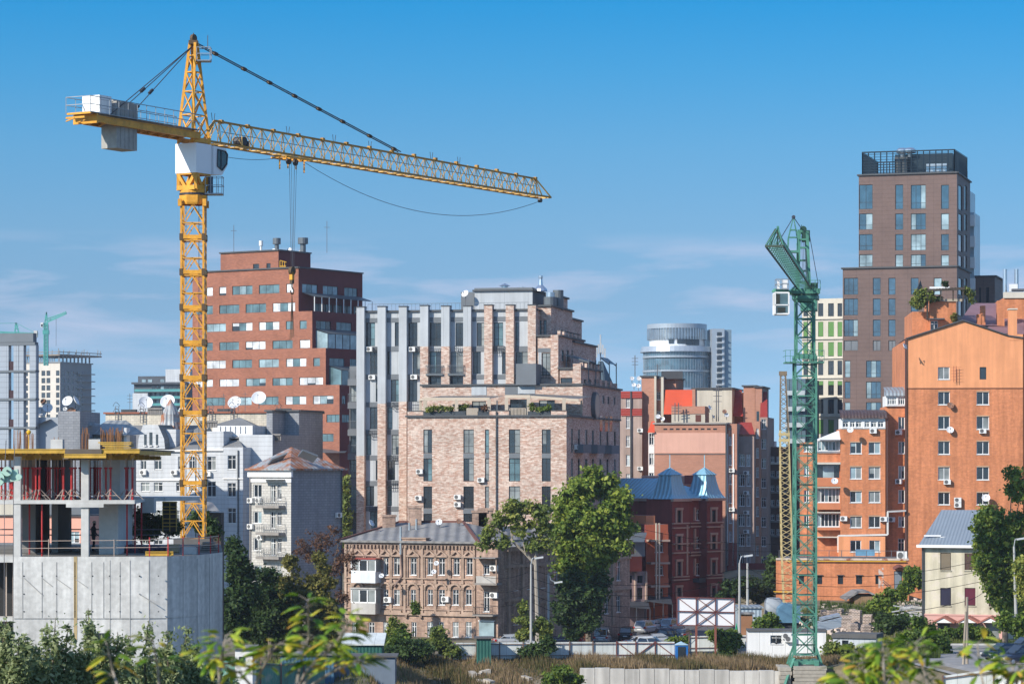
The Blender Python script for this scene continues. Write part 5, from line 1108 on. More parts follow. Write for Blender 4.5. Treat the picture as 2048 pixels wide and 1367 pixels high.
    for i in range(5):
        ya,yb=791-20*math.sin(math.pi/2*i/5),791-20*math.sin(math.pi/2*(i+1)/5); ca,cb_=.6+5*(1-math.cos(math.pi/2*i/5)),.6+5*(1-math.cos(math.pi/2*(i+1)/5))
        l=[]
        for x,y,c in ((1769-0,ya,ca),(1811,ya,ca),(1811,yb,cb_),(1769+i,yb,cb_)): p=f.at(f.u(x),c); l.append((p.x,p.y,f.z(1790,y)))
        gr.poly(l)
    # wing with dark roof and white glazed attic
    w3=b.box(f,1681,1770.7,857,None,12,BR_ORANGE,BR_ORANGE,ROOF_FLAT,c=-1)
    b.wins(w3.front,[(1700,1723.6),(1737,1761)],[(882,907),(931,957),(980,1004),(1030,1054)],'white2'); b.wins(w3.front,[(1700,1721),(1739,1760)],[(1081,1102)],'old')
    for (a,c) in ((1700,1723.6),(1737,1761)):
        for y in (882,931,980,1030): b.slab('shutter_box',mat('tan_shutter_box',(0,0,0)),w3.f,a,c,y,y+2.4,-.03,.16)
    at=b.box(f,1682,1770.7,836,857,7,WHITE,WHITE,c=-1.1,rev=.1); b.wins(at.front,[(1685,1697),(1700,1710),(1712,1723),(1729,1739),(1742,1753),(1756,1767)],[(842,854)],'white2n')
    dr=b.part('attic_roof',DKROOF)
    for i in range(5):
        a0,a1=math.pi/2*i/5,math.pi/2*(i+1)/5; l=[]
        for sgn,a in ((0,a0),(1,a0),(1,a1),(0,a1)):
            p=f.at(f.u(1679+sgn*94-(0 if sgn else 0)),-1.6+5*(1-math.cos(a))); l.append((p.x,p.y,f.z(1725,836-18*math.sin(a))))
        dr.poly(l)
    dr.poly([tuple(P(1679,836,343.2)),tuple(P(1683,818,349)),tuple(P(1679,836,349))])
    # bay wing with loggias
    w4=b.box(f,1632,1680.5,905,None,10,BR_ORANGE,BR_ORANGE,ROOF_FLAT,c=0)
    b.slab('white_conservatory',WHITE,w4.f,1633,1680,903,905,-.2,5);
    cv=b.box(f,1633,1680,879,903,5,WHITE,WHITE,c=-.3,rev=.1); b.win(cv.front,1636,1678.5,881,901,'loggia'); cr_=b.part('conservatory_roof',WHITE); cr_.poly([tuple(P(*p)) for p in ((1630,879,344),(1681,879,344),(1681,859,349),(1655,869,349))])
    for y0,y1,s in ((976,1004,'loggia'),(1026,1053,'loggia')): 
        b.win(w4.front,1634,1679.5,y0,y1,s); b.slab('balcony',ORANGE,w4.f,1631.5,1681,y1+1,y1+14,-.9,-.02) if y1<1010 else b.slab('balcony',ORANGE,w4.f,1631.5,1681,y1+1,y1+6,-.9,-.02); b.slab('balcony_slab',PALECON,w4.f,1631,1681.2,y0-3,y0-1,-.95,0)
    b.win(w4.front,1634,1679,928,955,'hole'); b.slab('window',G_PALE,w4.f,1646,1668,931,955,.1,.16); b.slab('balcony',ORANGE,w4.f,1631.5,1681,956,972,-.9,-.02); b.slab('balcony_slab',PALECON,w4.f,1631,1681.2,924,928,-1.0,0); b.slab('curved_soffit',PALECON,w4.f,1631.5,1681.2,1072,1074,-1.2,0)
    dd,kk=dish_mesh(.55,-20,'w',.3)
    # glimpsed wing left of the crane mast
    w5=b.box(f,1604,1631.5,884,None,9,BR_ORANGE,BR_ORANGE,ROOF_FLAT,c=.8); b.wins(w5.front,[(1608,1618)],[(930,952),(980,1004),(1030,1053)],'white2'); b.win(w5.front,1608,1629,890,903,'loggia4')
    w6=b.box(f,1678,1770.5,1072,None,4,ST_ORANGE,ST_ORANGE,ROOF_FLAT,c=-2.2); b.wins(w6.front,[(1701,1722),(1739,1760)],[(1080,1103)],'white2')
    # pipes, conditioners, dishes
    pp=b.part('drainpipe',mat('brown_pipe',(.10,.05,.04),.6)); p=f.at(f.u(1773.2),-1.15); pp.bar((p.x,p.y,f.z(1773,1020)),(p.x,p.y,f.z(1773,838)),.18); p=f.at(f.u(1811.5),-.1); pp.bar((p.x,p.y,0),(p.x,p.y,ze),.2)
    wp=b.part('heating_pipe',mat('white_pipe',(.62,.60,.56),.6)); a=f.at(f.u(1811),-.4);c=f.at(f.u(1774),-1.2)
    z=f.z(1790,1020.5); wp.bar((a.x,a.y,z),(c.x,c.y,z-.1),.2); wp.bar((c.x,c.y,z-.1),(c.x,c.y,f.z(1774,1068)),.2); e=w3.f.at(w3.f.u(1676),-.2); wp.bar((c.x,c.y,f.z(1774,1068)),(e.x,e.y,f.z(1676,1070)),.2); wp.bar((e.x,e.y,f.z(1676,1070)),(e.x,e.y,f.z(1676,1103)),.2)
    for w,px,py in ((w3,1746,861),(w3,1687,1036),(w3,1766.5,1037),(w2,1783,1038),(w2,1797,864),(w2,1797,962),(m,1894,963),(m,1965,861),(w4,1653,1010),(w4,1673,1010),(w3,1731,1081)): b.ac(w.front,px,py)
    a_,g_=ac_mesh()
    for dz in (0,.62): p=f.at(f.u(1915),-.02); inst(a_,'air_conditioner',b.root,(p.x,p.y,f.z(1915,1014)+dz),f.rz(),[(g_,'fan')])
    for px,py,r,fc,k,dd_ in ((1901,811,.42,0,'r',344.3),(1900,860,.45,0,'w',344.3),(1700.5,860,.38,-10,'w',343),(1669,962,.42,0,'w',343.2),(1972,996,.5,-10,'w',343.5),(1809,693,.4,60,'w',343)): b.dish(px,py,dd_,r,fc,k,.25)
    an=b.part('aerial',mat('rust_aerial',(.25,.06,.04),.7)); p=f.at(f.u(1907),-.4); an.bar((p.x,p.y,f.z(1907,764)),(p.x,p.y,f.z(1907,732)),.05); an.bar((p.x+.3,p.y,f.z(1907,764)),(p.x+.3,p.y,f.z(1907,732)),.05)
    for y in (735,741,747,753,759): an.bar((p.x-.3,p.y,f.z(1907,y)),(p.x+.9,p.y,f.z(1907,y-1)),.025)
    # lower ground strip: roof terrace furniture
    b.done()
orange_block()
def low_orange():
    b=Bld('low_outbuilding','low orange brick outbuilding with small dark windows, a felt roof and a peeling white patch','outbuilding',1690,325)
    f=F2(1552,326,1820,324); m=b.box(f,1552,1818,1119,None,13,BR_ORANGE,BR_ORANGE,ROOF_FLAT,yref=1690)
    for (x0,x1) in ((1598,1608),(1634,1644.5),(1675.5,1686.6),(1712,1724.6),(1751,1763)):
        b.win(m.front,x0,x1,1150,1167,'dark1'); b.slab('lintel',COPING,f,x0-1.5,x1+1.5,1148.6,1149.8,-.15,.02)
    b.win(m.front,1788,1804,1141,1178,'hole',name='door'); b.slab('door_leaf',mat('grey_door',(.16,.19,.22),.6),f,1789,1803,1142,1178,-.03,.12)
    hd=b.part('door_hood',mat('brown_hood',(.15,.06,.05),.7)); a=f.at(f.u(1785),0);c=f.at(f.u(1809),0); z=f.z(1796,1139)
    for k in range(6):
        t0,t1=k/6,(k+1)/6; p=a.lerp(c,t0);q=a.lerp(c,t1); h0,h1=.35*math.sin(math.pi*t0),.35*math.sin(math.pi*t1); hd.poly([(p.x,p.y,z+h0+.3),(q.x,q.y,z+h1+.3),(q.x,q.y-1,z+h1),(p.x,p.y-1,z+h0)])
    b.slab('fascia',mat('flaking_white_fascia',(.5,.42,.36),.9,rust=((.25,.10,.06),1.2,.5)),f,1552,1818,1115.5,1119.5,-.12,.02,ref=1690)
    b.slab('gas_pipe',mat('yellow_gas_pipe',(.62,.36,.03),.5),f,1572,1812,1120.5,1122.2,-.28,-.16,ref=1690); b.slab('gas_pipe',mat('yellow_gas_pipe',(0,0,0)),f,1547,1590,1182,1184,-.35,-.2,ref=1690)
    b.slab('peeling_patch',mat('peeling_white',(.55,.50,.45),.9,rust=((.55,.18,.07),1.4,.47)),f,1757,1767,1134,1178,-.01,.02,ref=1690)
    r=b.part('roof_railing',DISH_D)
    for k in range(11): p=f.at(f.u(1558+k*25),.4); r.bar((p.x,p.y,m.z1),(p.x,p.y,m.z1+1.1),.07)
    p=f.at(f.u(1558),.4);q=f.at(f.u(1800),.4); r.bar((p.x,p.y,m.z1+1.05),(q.x,q.y,m.z1+1.05),.05)
    b.slab('tarpaulin_tank',mat('blue_tarpaulin',(.12,.26,.38),.6,var=.25,vs=1.5),f,1710,1749,1101,1113,4,6.5,ref=1690); 
    a_,g_=ac_mesh(); o=inst(a_,'air_conditioner',b.root,(*f.at(f.u(1804),3),m.z1),f.rz(),[(g_,'fan')]); o.scale=(1.4,1,1.6)
    st=b.part('steps',COPING); p=f.at(f.u(1786),-1.5); q=f.at(f.u(1766),-1.5); st.bar((p.x,p.y,f.z(1786,1180)),(q.x,q.y,f.z(1766,1162)),.1); st.bar((p.x,p.y,f.z(1786,1174)),(q.x,q.y,f.z(1766,1158)),.07)
    b.done()
    # wooden lean-to shed before it
    s=thing('plank_shed','sagging plank shed against the low orange outbuilding','shed',tuple(P(1720,1190,318)[:2])+(2.5,)); w=MB(); d=316
    x0,x1=GX(1682,d),GX(1757,d); zb=2.0; w.prism([(x0+1.5,d),(x1-.4,d),(x1-.4,d+5),(x0+1.5,d+5)],zb,GZ(1190,d)); w.build('shed_wall',mat('bare_planks',(.26,.17,.10),.9,var=.3,joints=(.2,50)),s)
    r=MB(); ap=[P(1715,1184,d-.3),P(1690,1199,d-.3),P(1737,1183,d-.3),P(1758,1193,d-.3)]
    for a,c in ((ap[0],ap[1]),(ap[2],ap[3]),(ap[0],ap[2])): e=Vector((0,5.5,0)); r.poly([a,c,c+e,a+e]); r.poly([a+Vector((0,0,.12)),c+Vector((0,0,.12)),c+e+Vector((0,0,.12)),a+e+Vector((0,0,.12))]); r.bar(a,c,.2)
    r.build('shed_roof',SLATE,s)
low_orange()
def cream_house():
    b=Bld('derelict_house','derelict cream plastered house with empty windows and a pale grey corrugated roof','house',1910,290)
    f=F2(1846,290,2018,287); m=b.box(f,1846,2012,1090,None,9,CREAM_PL,CREAM_PL,rev=.3); zt=m.z1
    b.wins(m.front,[(1881,1901.5)],[(1105,1139.5)],'hole'); b.wins(m.front,[(1929,1951)],[(1105,1139.5)],'hole')
    for (x0,x1,y0,y1,mt) in ((1881,1901.5,1175,1210,mat('violet_cloth',(.025,.024,.045),.9)),(1929,1951,1175,1210,mat('crimson_cloth',(.10,.018,.035),.9)),(1978,1997,1178,1212,mat('brown_board',(.08,.05,.04),.9)),(1881,1901.5,1105,1139.5,mat('old_board',(.17,.14,.10),.9)),(1929,1951,1105,1139.5,mat('brown_board',(.1,.08,.06)))):
        b.win(m.front,x0,x1,y0,y1,'hole'); b.slab('window_boarding',mt,f,x0+.8,x1-.8,y0+1,y1-1,.08,.13); b.slab('window_sill',CREAM_PL,f,x0-1,x1+1,y1,y1+1.6,-.12,.02)
    b.slab('plinth',PINKST,f,1846,2012,1229,1290,-.05,.02); b.slab('string_course',PINKST,f,1846,2012,1226,1229,-.12,.02)
    b.slab('shop_window',G_DARK,f,1875,1900,1246,1283,-.07,-.03); b.slab('shop_window',G_CURT,f,1935,1960,1244,1275,-.07,-.03); b.slab('shop_window',G_CURT,f,1972,1998,1246,1276,-.07,-.03)
    rt=mat('rusty_awning',(.30,.12,.09),.8,var=.2)
    for xc in (1892,1940,1985):
        a=f.at(f.u(xc-22),-1.4);p=f.at(f.u(xc),-1.4);c=f.at(f.u(xc+22),-1.4); z0=f.z(xc,1243);z1=f.z(xc,1231.5); n=f.n*1.4; aw=b.part('gable_awning',rt)
        aw.poly([(a.x,a.y,z0),(p.x,p.y,z1),(p.x+n.x,p.y+n.y,z1+.15),(a.x+n.x,a.y+n.y,z0+.15)]); aw.poly([(p.x,p.y,z1),(c.x,c.y,z0),(c.x+n.x,c.y+n.y,z0+.15),(p.x+n.x,p.y+n.y,z1+.15)])
        aw.bar((a.x,a.y,z0),(p.x,p.y,z1),.16); aw.bar((c.x,c.y,z0),(p.x,p.y,z1),.16)
        b.part('awning_gable',WHITE).poly([(a.x,a.y+.05,z0),(c.x,c.y+.05,z0),(p.x,p.y+.05,z1)])
    r=b.part('roof',mat('corrugated_grey_roof',(.24,.28,.32),.45,.3,ribs=(.35,0),var=.06)); e=.6
    Q=[f.at(f.u(1838),-e),f.at(f.u(2030),-e),f.at(f.u(2030),9.6),f.at(f.u(1838),9.6)]; a=P(1883,1019,294.6); c=P(1990,1019,292.5); Q=[(p.x,p.y,zt-.05) for p in Q]
    r.poly([Q[0],Q[1],c,a]); r.poly([Q[1],Q[2],c]); r.poly([Q[2],Q[3],a,c]); r.poly([Q[3],Q[0],a]); b.part('eave',WHITE).bar(Q[0],Q[1],.28); b.part('eave',WHITE).bar(Q[3],Q[0],.28)
    sb=b.part('snow_guard',WHITE)
    for x0,x1,y in ((1848,1882,1073.5),(1881,1915,1077),(1920,1953,1074.5)):
        k0=(1085-y)/66; a0=Vector(P(x0,y,289.6+4.8*k0)); a1=Vector(P(x1,y,289.4+4.8*k0)); sb.bar(a0+Vector((0,0,.15)),a1+Vector((0,0,.15)),.16)
    b.part('drainpipe',COPING).bar((*f.at(f.u(1846),-.15),0),(*f.at(f.u(1846),-.15),zt),.16); b.done()
cream_house()
# ================================================================ far left buildings
def far_left():
    b=Bld('unfinished_block','shaded grey block frame under construction with tall openings showing sky','unfinished building',35,330)
    f=F2(-60,331,72,329); d=0
    G=mat('blue_grey_block',(.33,.37,.42),.9,var=.06,joints=(1.2,.6)); G2=mat('frame_concrete_beam',(.16,.18,.20),.9,var=.1)
    for (x0,x1,yt) in ((-60,17,686),(27,37,686),(38,47,686),(59,72,690)): b.box(f,x0,x1,yt,None,.8,G,G,yref=40)
    for (y0,y1) in ((740,744),(796,800),(853,857)): b.slab('floor_slab',G2,f,-60,72,y0,y1,-.15,.95,ref=40)
    b.slab('roof_beam',G2,f,-60,67,666,684,-.1,.9,ref=40); b.slab('roof_beam',G2,f,-60,70,684,690,-.05,.95,ref=40)
    b.slab('brick_infill',mat('dark_brick_infill',(.06,.035,.04),.9),f,17,27,722,740,.1,.7,ref=40); b.slab('brick_infill',mat('dark_brick_infill',(0,0,0)),f,17,27,780,796,.1,.7,ref=40); b.slab('brick_infill',mat('dark_brick_infill',(0,0,0)),f,17,27,838,853,.1,.7,ref=40)
    b.done()
    b=Bld('unfinished_tower','distant cream and grey concrete tower under construction with an overhanging top deck','unfinished building',110,1200)
    f=F2(72,1200,120,1195); C1=mat('cream_block',(.62,.57,.50),.9,var=.08,joints=(40,3.05)); C2=mat('far_concrete',(.24,.25,.26),.9,var=.1)
    m=b.box(f,45,120,726,None,24,C1,C2,C2,yref=80)
    b.wins(m.front,[(50,56),(83,90.5),(93,100.5),(112,119)],[(741+14.6*k,751.5+14.6*k) for k in range(12)],'dark1',ref=80)
    b.wins(m.right,[(124,129),(133,138),(142,147),(151,156),(160,165)],[(741+14.6*k,750+14.6*k) for k in range(12)],'dark1',ref=122)
    for k in range(7): b.slabm('balcony',C2,m.rface,13,25,m.z1-4-k*3.08,m.z1-4.4-k*3.08,-1.3,0)
    t=b.box(f,46,121,0,0,25,C2,C2,z0=m.z1+.01,z1=m.z1+.5,c=-.3)
    for k in range(14): p=f.at(f.u(50)+k*1.12); b.piece('column',C2).box(p.x-.2,p.x+.2,p.y+.4,p.y+.8,m.z1+.5,m.z1+3)
    for k in range(9): p=m.rface.at(k*2.9,.5); b.piece('column',C2).box(p.x-.3,p.x+.3,p.y-.3,p.y+.3,m.z1+.5,m.z1+3)
    dk=b.part('top_deck',mat('formwork_deck',(.26,.22,.18),.9,var=.2)); z=m.z1+3; Q=[f.at(f.u(43),-1.5),f.at(f.u(122),-1.5),m.rface.at(10,-2.5),m.rface.at(25,-4.5),f.at(f.u(43),25)]; dk.prism([(p.x,p.y) for p in Q],z,z+.7)
    for k in range(24): a=Q[k%4].lerp(Q[(k%4)+1],RND.random()); dk.bar((a.x,a.y,z),(a.x+.2,a.y,z+RND.uniform(1.5,3.2)),.25)
    for i in range(3): a,c=Q[i],Q[i+1]; dk.bar((a.x,a.y,z+1.6),(c.x,c.y,z+1.6),.3)
    b.done()
    b=Bld('balcony_block','distant dark grey block with turquoise glass balconies and a white lift housing','apartment building',315,900)
    f=F2(262,900,365,897); DG=mat('slate_cladding',(.075,.085,.10),.7); TQ=mat('turquoise_glass',(.08,.28,.27),.2,spec=.8); m=b.box(f,268,375,768,None,18,DG,DG,ROOF_FLAT)
    b.box(f,276,340,752,0,12,DG,DG,ROOF_FLAT,c=1.5,z0=m.z1); b.box(f,331,380,738,0,8,MPL,MPL,ROOF_FLAT,c=1,z0=m.z1); b.slab('cornice',DG,f,265,375,764,768,-1.2,3,ref=300)
    b.slab('white_wing',MPL,f,270,300,786,860,-2.5,0,ref=300)
    for k in range(7):
        y=770+k*14; b.slab('balcony_glass',TQ,f,272 if k<1 else 300,375,y+8,y+13,-1.6,-1.5,ref=300); b.slab('floor_slab',DG,f,272 if k<1 else 300,375,y+13,y+14.2,-1.6,0,ref=300)
        for x in range(304,372,9): b.slab('window',G_DARK if RND.random()<.6 else G_PALE,f,x,x+6,y+1,y+12,-.1,.02,ref=300)
    for x in (281,293,318): b.slab('window',G_PALE,f,x,x+8,758,764,1.38,1.6,ref=300)
    b.done()
    # salmon building glimpsed through the concrete frame
    b=Bld('salmon_house','low salmon pink house glimpsed through the unfinished concrete storey','house',90,215)
    f=F2(-40,215,175,213); SM=mat('salmon_stucco',(.72,.36,.27),.9,var=.05); m=b.box(f,-40,172,1031,None,8,SM,SM,ROOF_FLAT); b.wins(m.front,[(124,159)],[(1062,1086)],'white3'); b.slab('plinth',PL_MID,f,-40,172,1084,1110,-.1,.02)
    b.slab('coping',COPING,f,-40,172,1029,1031,-.2,.5); b.slab('attic',PL_MID,f,70,150,1008,1029,2,6); b.slab('cream_wall',BEIGE_PL,f,-40,28,1008,1029,1,5); b.done()
    b=Bld('ruined_house','shadowed brown house with a broken roof edge behind the yellow crane foot','house',430,215)
    f=F2(400,215,452,215); m=b.box(f,395,442,1025,None,2.2,mat('dark_brown_render',(.07,.055,.05),.9),mat('dark_brown_render',(0,0,0)),yref=420); r=b.part('roof',SLATE); r.poly([tuple(P(*p)) for p in ((372,1018,213),(440,1022,213),(425,1004,220),(375,998,220))]); b.done()
far_left()
# ================================================================ unfinished concrete building, near left
YB=mat('yellow_formwork_beam',(.50,.31,.05),.6,var=.3,vs=1.5); REDP=mat('red_prop',(.42,.035,.035),.6,var=.3,vs=2); PLY=mat('plywood_underside',(.12,.10,.08),.8); REB=mat('rusty_rebar',(.25,.12,.055),.8); PIPE=mat('prop_tube',(.45,.36,.30),.6)
def concrete():
    b=Bld('unfinished_building','curved raw concrete building under construction with yellow formwork deck and red props','unfinished building',220,158,-8)
    mb=b.mb; c=b.m(CONC); zd=13.0; z0=-9
    pts=[(27,156),(220,156),(260,156),(298,156.1),(334,156.35),(366,157.4),(394,158.8),(419,160.8),(445,163.8)]
    X=[(GX(p,d),d) for p,d in pts]; X+=[(GX(444,170),170),(GX(441,180),180),(GX(-80,180),180),(GX(-80,160),160),(X[0][0],160)]
    n=len(X)
    mid=18-(1238-930)/F*156
    for i in range(n):
        a,e=X[i],X[(i+1)%n]
        if i==1: # leave an opening near the ground (dark doorway)
            pass
        mb.poly([(a[0],a[1],z0),(e[0],e[1],z0),(e[0],e[1],mid),(a[0],a[1],mid)],c); mb.poly([(a[0],a[1],mid+.06),(e[0],e[1],mid+.06),(e[0],e[1],zd),(a[0],a[1],zd)],c)
        ai=(a[0],a[1]+.05);ei=(e[0],e[1]+.05); mb.poly([(ai[0],ai[1],mid-.1),(ei[0],ei[1],mid-.1),(ei[0],ei[1],mid+.2),(ai[0],ai[1],mid+.2)],c)
    b.part('floor_slab',CONC_D).poly([(x,y,zd-.004) for x,y in X])
    jl=b.part('joint_and_tie_shadow',mat('dark_joint_and_tie_shadow',(.33,.33,.32),.9))
    for px in (45,84,113,150,183,207,240): x=GX(px,156); jl.box(x-.025,x+.025,155.985,156.1,mid+.1,zd-.3)
    for px,d in ((220,156),(260,156),(298,156.1),(334,156.35),(366,157.4),(394,158.8),(419,160.8)): x=GX(px,d); jl.box(x-.02,x+.02,d-.015,d+.1,z0,zd-.2)
    th=b.part('tie_hole',G_DARK)
    for y in (1151,1187,1222,1278):
        for px in (48,84,113,150,185,219,240,279,317): x=GX(px,156); zz=GZ(y,156); th.box(x-.03,x+.03,155.98,156.03,zz-.03,zz+.03)
    stn=b.part('rust_streak',mat('rust_streak',(.42,.32,.17),.9,var=.2)); x=GX(151,156); stn.box(x-.09,x+.09,155.985,156.02,mid-1.2,zd)
    for (x0,y0,x1,y1) in ((48,1155,86,1190),(85,1156,105,1172),(114,1157,141,1176),(152,1158,175,1174),(279,1187,313,1208)):
        jl.bar(P(x0,y0,155.98),P(x1,y1,155.98),.04)  # slanting bars paint the shadows cast from the tie holes
    dr=b.part('doorway',G_DARK); dr.box(GX(183,156),GX(220,156),155.97,156.05,z0,GZ(1265,156))
    # left opening frame
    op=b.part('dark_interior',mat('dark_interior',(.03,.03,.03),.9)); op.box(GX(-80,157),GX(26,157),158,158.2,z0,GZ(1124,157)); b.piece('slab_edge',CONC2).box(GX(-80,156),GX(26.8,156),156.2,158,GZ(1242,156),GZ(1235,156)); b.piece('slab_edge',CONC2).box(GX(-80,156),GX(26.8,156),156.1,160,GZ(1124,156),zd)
    b.piece('pole',PIPE).bar((GX(6,156),157,z0),(GX(6,156),157,zd),.06); b.piece('pole',PIPE).bar((GX(20,156),157,z0),(GX(20,156),157,zd),.06)
    # columns and slabs
    zs=18-(999.5-930)/F*156; zs0=18-(1007-930)/F*156; zt=18-(912-930)/F*156
    for px0,px1,d in ((27.5,41,156.1),(162,177,156.1)):
        b.piece('column',CONC2).box(GX(px0,d),GX(px1,d),d,d+.45,zd,zt)
    x0,x1=GX(198,160),GX(236,160); b.piece('column',CONC2).box(x0,x1,160,160.35,zd,zs0); b.piece('column',CONC2).box(x1-.3,x1,160.35,166,zd,zs0); b.piece('column',CONC2).box(GX(205,160),GX(240,160),160,160.35,zs,zt); b.piece('column',CONC2).box(GX(240,160)-.3,GX(240,160),160.35,166,zs,zt)
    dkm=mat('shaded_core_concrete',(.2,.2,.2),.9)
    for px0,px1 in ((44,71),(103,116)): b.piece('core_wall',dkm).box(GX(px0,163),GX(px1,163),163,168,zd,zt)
    sl=b.piece('slab_edge',CONC2); sl.prism([(GX(-80,156),156.05),(GX(269,156),156.05),(GX(290,166),166),(GX(400,172),172),(GX(400,178),178),(GX(-80,178),178)],zs0,zs)
    sl.box(GX(132,156),GX(207,156),156,158,GZ(1014,156),zs0+.0)
    b.piece('column',CONC2).box(GX(281,166),GX(308,166),166,167,GZ(1025,166),zs); b.piece('column',CONC2).box(GX(316,168),GX(330,168),168,168.5,GZ(1000,168),zs)
    # formwork wall panel with yellow walers by the crane foot
    fp=b.part('formwork_panel',mat('dark_formwork',(.05,.045,.04),.8)); fp.box(GX(326,168),GX(353,168),168,168.2,GZ(1062,168),GZ(1002,168)); fy=b.part('formwork_beam',YB)
    for y in (1003,1012,1018,1026,1036,1044,1051): fy.box(GX(325,168),GX(355,168),167.8,168,GZ(y+1.6,168),GZ(y,168))
    for x in (326,340,353): fy.box(GX(x,168),GX(x+1.2,168),167.7,167.8,GZ(1062,168),GZ(1002,168))
    # top formwork deck
    zu=18-(905-930)/F*156
    pl=b.part('plywood_deck',PLY); pl.box(GX(-80,156),GX(280,156),156.3,172,zu+.12,zu+.2); pl.box(GX(130,156),GX(212,156),155.2,156.3,zu-.35,zu-.28); pl.box(GX(131,155.5),GX(204,155.5),155.3,155.5,GZ(908,155.5),GZ(897.5,155.5))
    for i in range(30):
        x=GX(-70,156)+i*.33
        if x<GX(280,156): fy.box(x-.05,x+.05,155.6,170,zu-.1,zu+.12)
    for (xa,xb,ya,yb,d) in ((-80,132,898.5,904.5,155.4),(202,279,898.5,904.5,155.4),(128,212,908.5,914,154.9)):
        fy.box(GX(xa,d),GX(xb,d),d,d+.14,GZ(yb,d),GZ(ya,d)); fy.box(GX(xa,d),GX(xb,d),d-.03,d+.17,GZ(yb,d)-.04,GZ(yb,d)); fy.box(GX(xa,d),GX(xb,d),d-.03,d+.17,GZ(ya,d),GZ(ya,d)+.04)
    for k in range(5): fy.box(GX(-80,159+k*2.5),GX(276,159),159+k*2.5,159.15+k*2.5,zu-.38,zu-.12)
    # red props with tripods
    
    rr=random.Random(3)
    front=[10,72,79,127,143,200,221,265]
    for j,d in enumerate((156.7,158.6,160.6,163,165.5)):
        xs=front if j==0 else [px+rr.uniform(-12,12) for px in range(-20,275,22)]
        for px in xs:
            if (160<px<180 or 26<px<42) and j==0: continue
            x=GX(px,d); pr=MB(); pr.tube((x,d,zs),(x,d,zs+1.75),.055,n=6); pr.box(x-.09,x+.09,d-.09,d+.09,zs+1.7,zs+1.8); po=pr.build('shoring_prop',REDP,b.root)
            bt=MB(); bt.tube((x,d,zs+1.75),(x,d,zu-.1),.035,n=5); bt.build('inner_tube',PIPE,po); b.piece('prop_head',YB).box(x-.1,x+.1,d-.1,d+.1,zu-.3,zu-.1)
            if j<2:
                tp=MB()
                for a in (0,2.1,4.2): q=(x+math.cos(a+.4)*.62,d+math.sin(a+.4)*.5,zs+.02); tp.tube((x,d,zs+.62),q,.025,n=4)
                tp.bar((x-.35,d-.1,zs+.25),(x+.35,d-.1,zs+.25),.03); tp.build('tripod',PIPE,po)
    for px,d in ((84,156.5),(59,160),(254,158),(270,162),(283,165),(-4,158)): x=GX(px,d); b.piece('shoring_prop',REDP).tube((x,d,zd),(x,d,zs0),.05,n=6)
    ra=b.part('safety_rail',DISH_D)
    for y in (1058,1069): ra.bar(P(-60,y,168),P(340,y,168),.07)
    # deck-edge railing
    rl=b.part('edge_rope',PIPE); pp=[]
    for px,d in ((299,156.5),(336,157),(366,157.7),(398,159.4),(421,161.3),(437,163.2)): x=GX(px,d); b.piece('edge_railing_post',REDP).bar((x,d,zd-.35),(x,d,zd+1.05),.06); pp.append(Vector((x,d,zd+.95)))
    for i in range(len(pp)-1): rl.bar(pp[i],pp[i+1],.05); rl.bar(pp[i]-Vector((0,0,.45)),pp[i+1]-Vector((0,0,.45)),.04)
    rl.bar((GX(42,156),156.15,zd+.85),(GX(299,156),156.3,zd+.9),.03); rl.bar((GX(42,156),156.15,zd+.45),(GX(299,156),156.3,zd+.5),.03)
    for px in (96,227): rl.bar((GX(px,156),156.2,zd),(GX(px,156),156.2,zd+.95),.035)
    # rebar bundles on top
    for x0,x1,d,y0,n_,q in ((26,70,158,858,26,880),(162,178,158,853,16,870),(200,246,158.5,853,46,858),(103,117,157.5,872,8,876)):
        rb=b.piece('rebar_bundle',REB)
        for k in range(n_):
            px=x0+(x1-x0)*rr.random(); dd=d+rr.random()*1.2; x=GX(px,dd); rb.bar((x,dd,zu+.2),(x+rr.uniform(-.05,.05),dd,GZ(y0+rr.uniform(0,14),dd)),.028)
    b.piece('column',CONC2).box(GX(101,157.5),GX(125,157.5),157.5,158.2,zu+.2,GZ(878,157.5)); b.piece('column',CONC2).box(GX(177,158),GX(200,158),158,158.4,zu+.2,GZ(878,158))
    for k in range(4): 
        for j in range(3): fy.box(GX(196+k*4.5,157.3),GX(262+rr.uniform(-6,3),157.3),157.3+j*.3,157.5+j*.3,GZ(884+k*3.4,157.3)-.04,GZ(884+k*3.4,157.3)+.02)
    b.done()
    # loose things on the decks
    def one(name,label,cat,fn,mt,loc,group=None):
        m=MB(); fn(m); o=m.build(name,mt,None,at=loc); tag(o,label,cat,group); return o
    one('concrete_block','pale concrete block lying on the curved deck edge','block',lambda m:(m.box(GX(364,160),GX(392,160),160,160.6,zd,zd+.36),m.box(GX(366,160),GX(390,160),160.05,160.55,zd+.36,zd+.4)),CONC2,(GX(378,160),160,zd))
    one('timber_beam','yellow formwork beam lying flat along the curved deck edge','beam',lambda m:(m.box(GX(289,157),GX(345,157),157.3,157.5,zd,zd+.04),m.box(GX(289,157),GX(345,157),157.36,157.44,zd+.04,zd+.2),m.box(GX(289,157),GX(345,157),157.3,157.5,zd+.2,zd+.25)),YB,(GX(315,157),157.4,zd))
    def helm(m):
        c=Vector(P(57.5,864,156.8)); m.lathe(c,[(.01,-.13),(.09,-.1),(.13,0),(.12,.06),(.07,.12),(.01,.14)],12); m.tube((c.x,c.y,zu+.2),(c.x,c.y,c.z-.1),.02)
    one('marker_ball','round yellow cap stuck on a rebar end above the formwork deck','cap',helm,mat('bright_yellow_plastic',(.75,.42,.02),.4),tuple(P(57.5,900,156.8)))
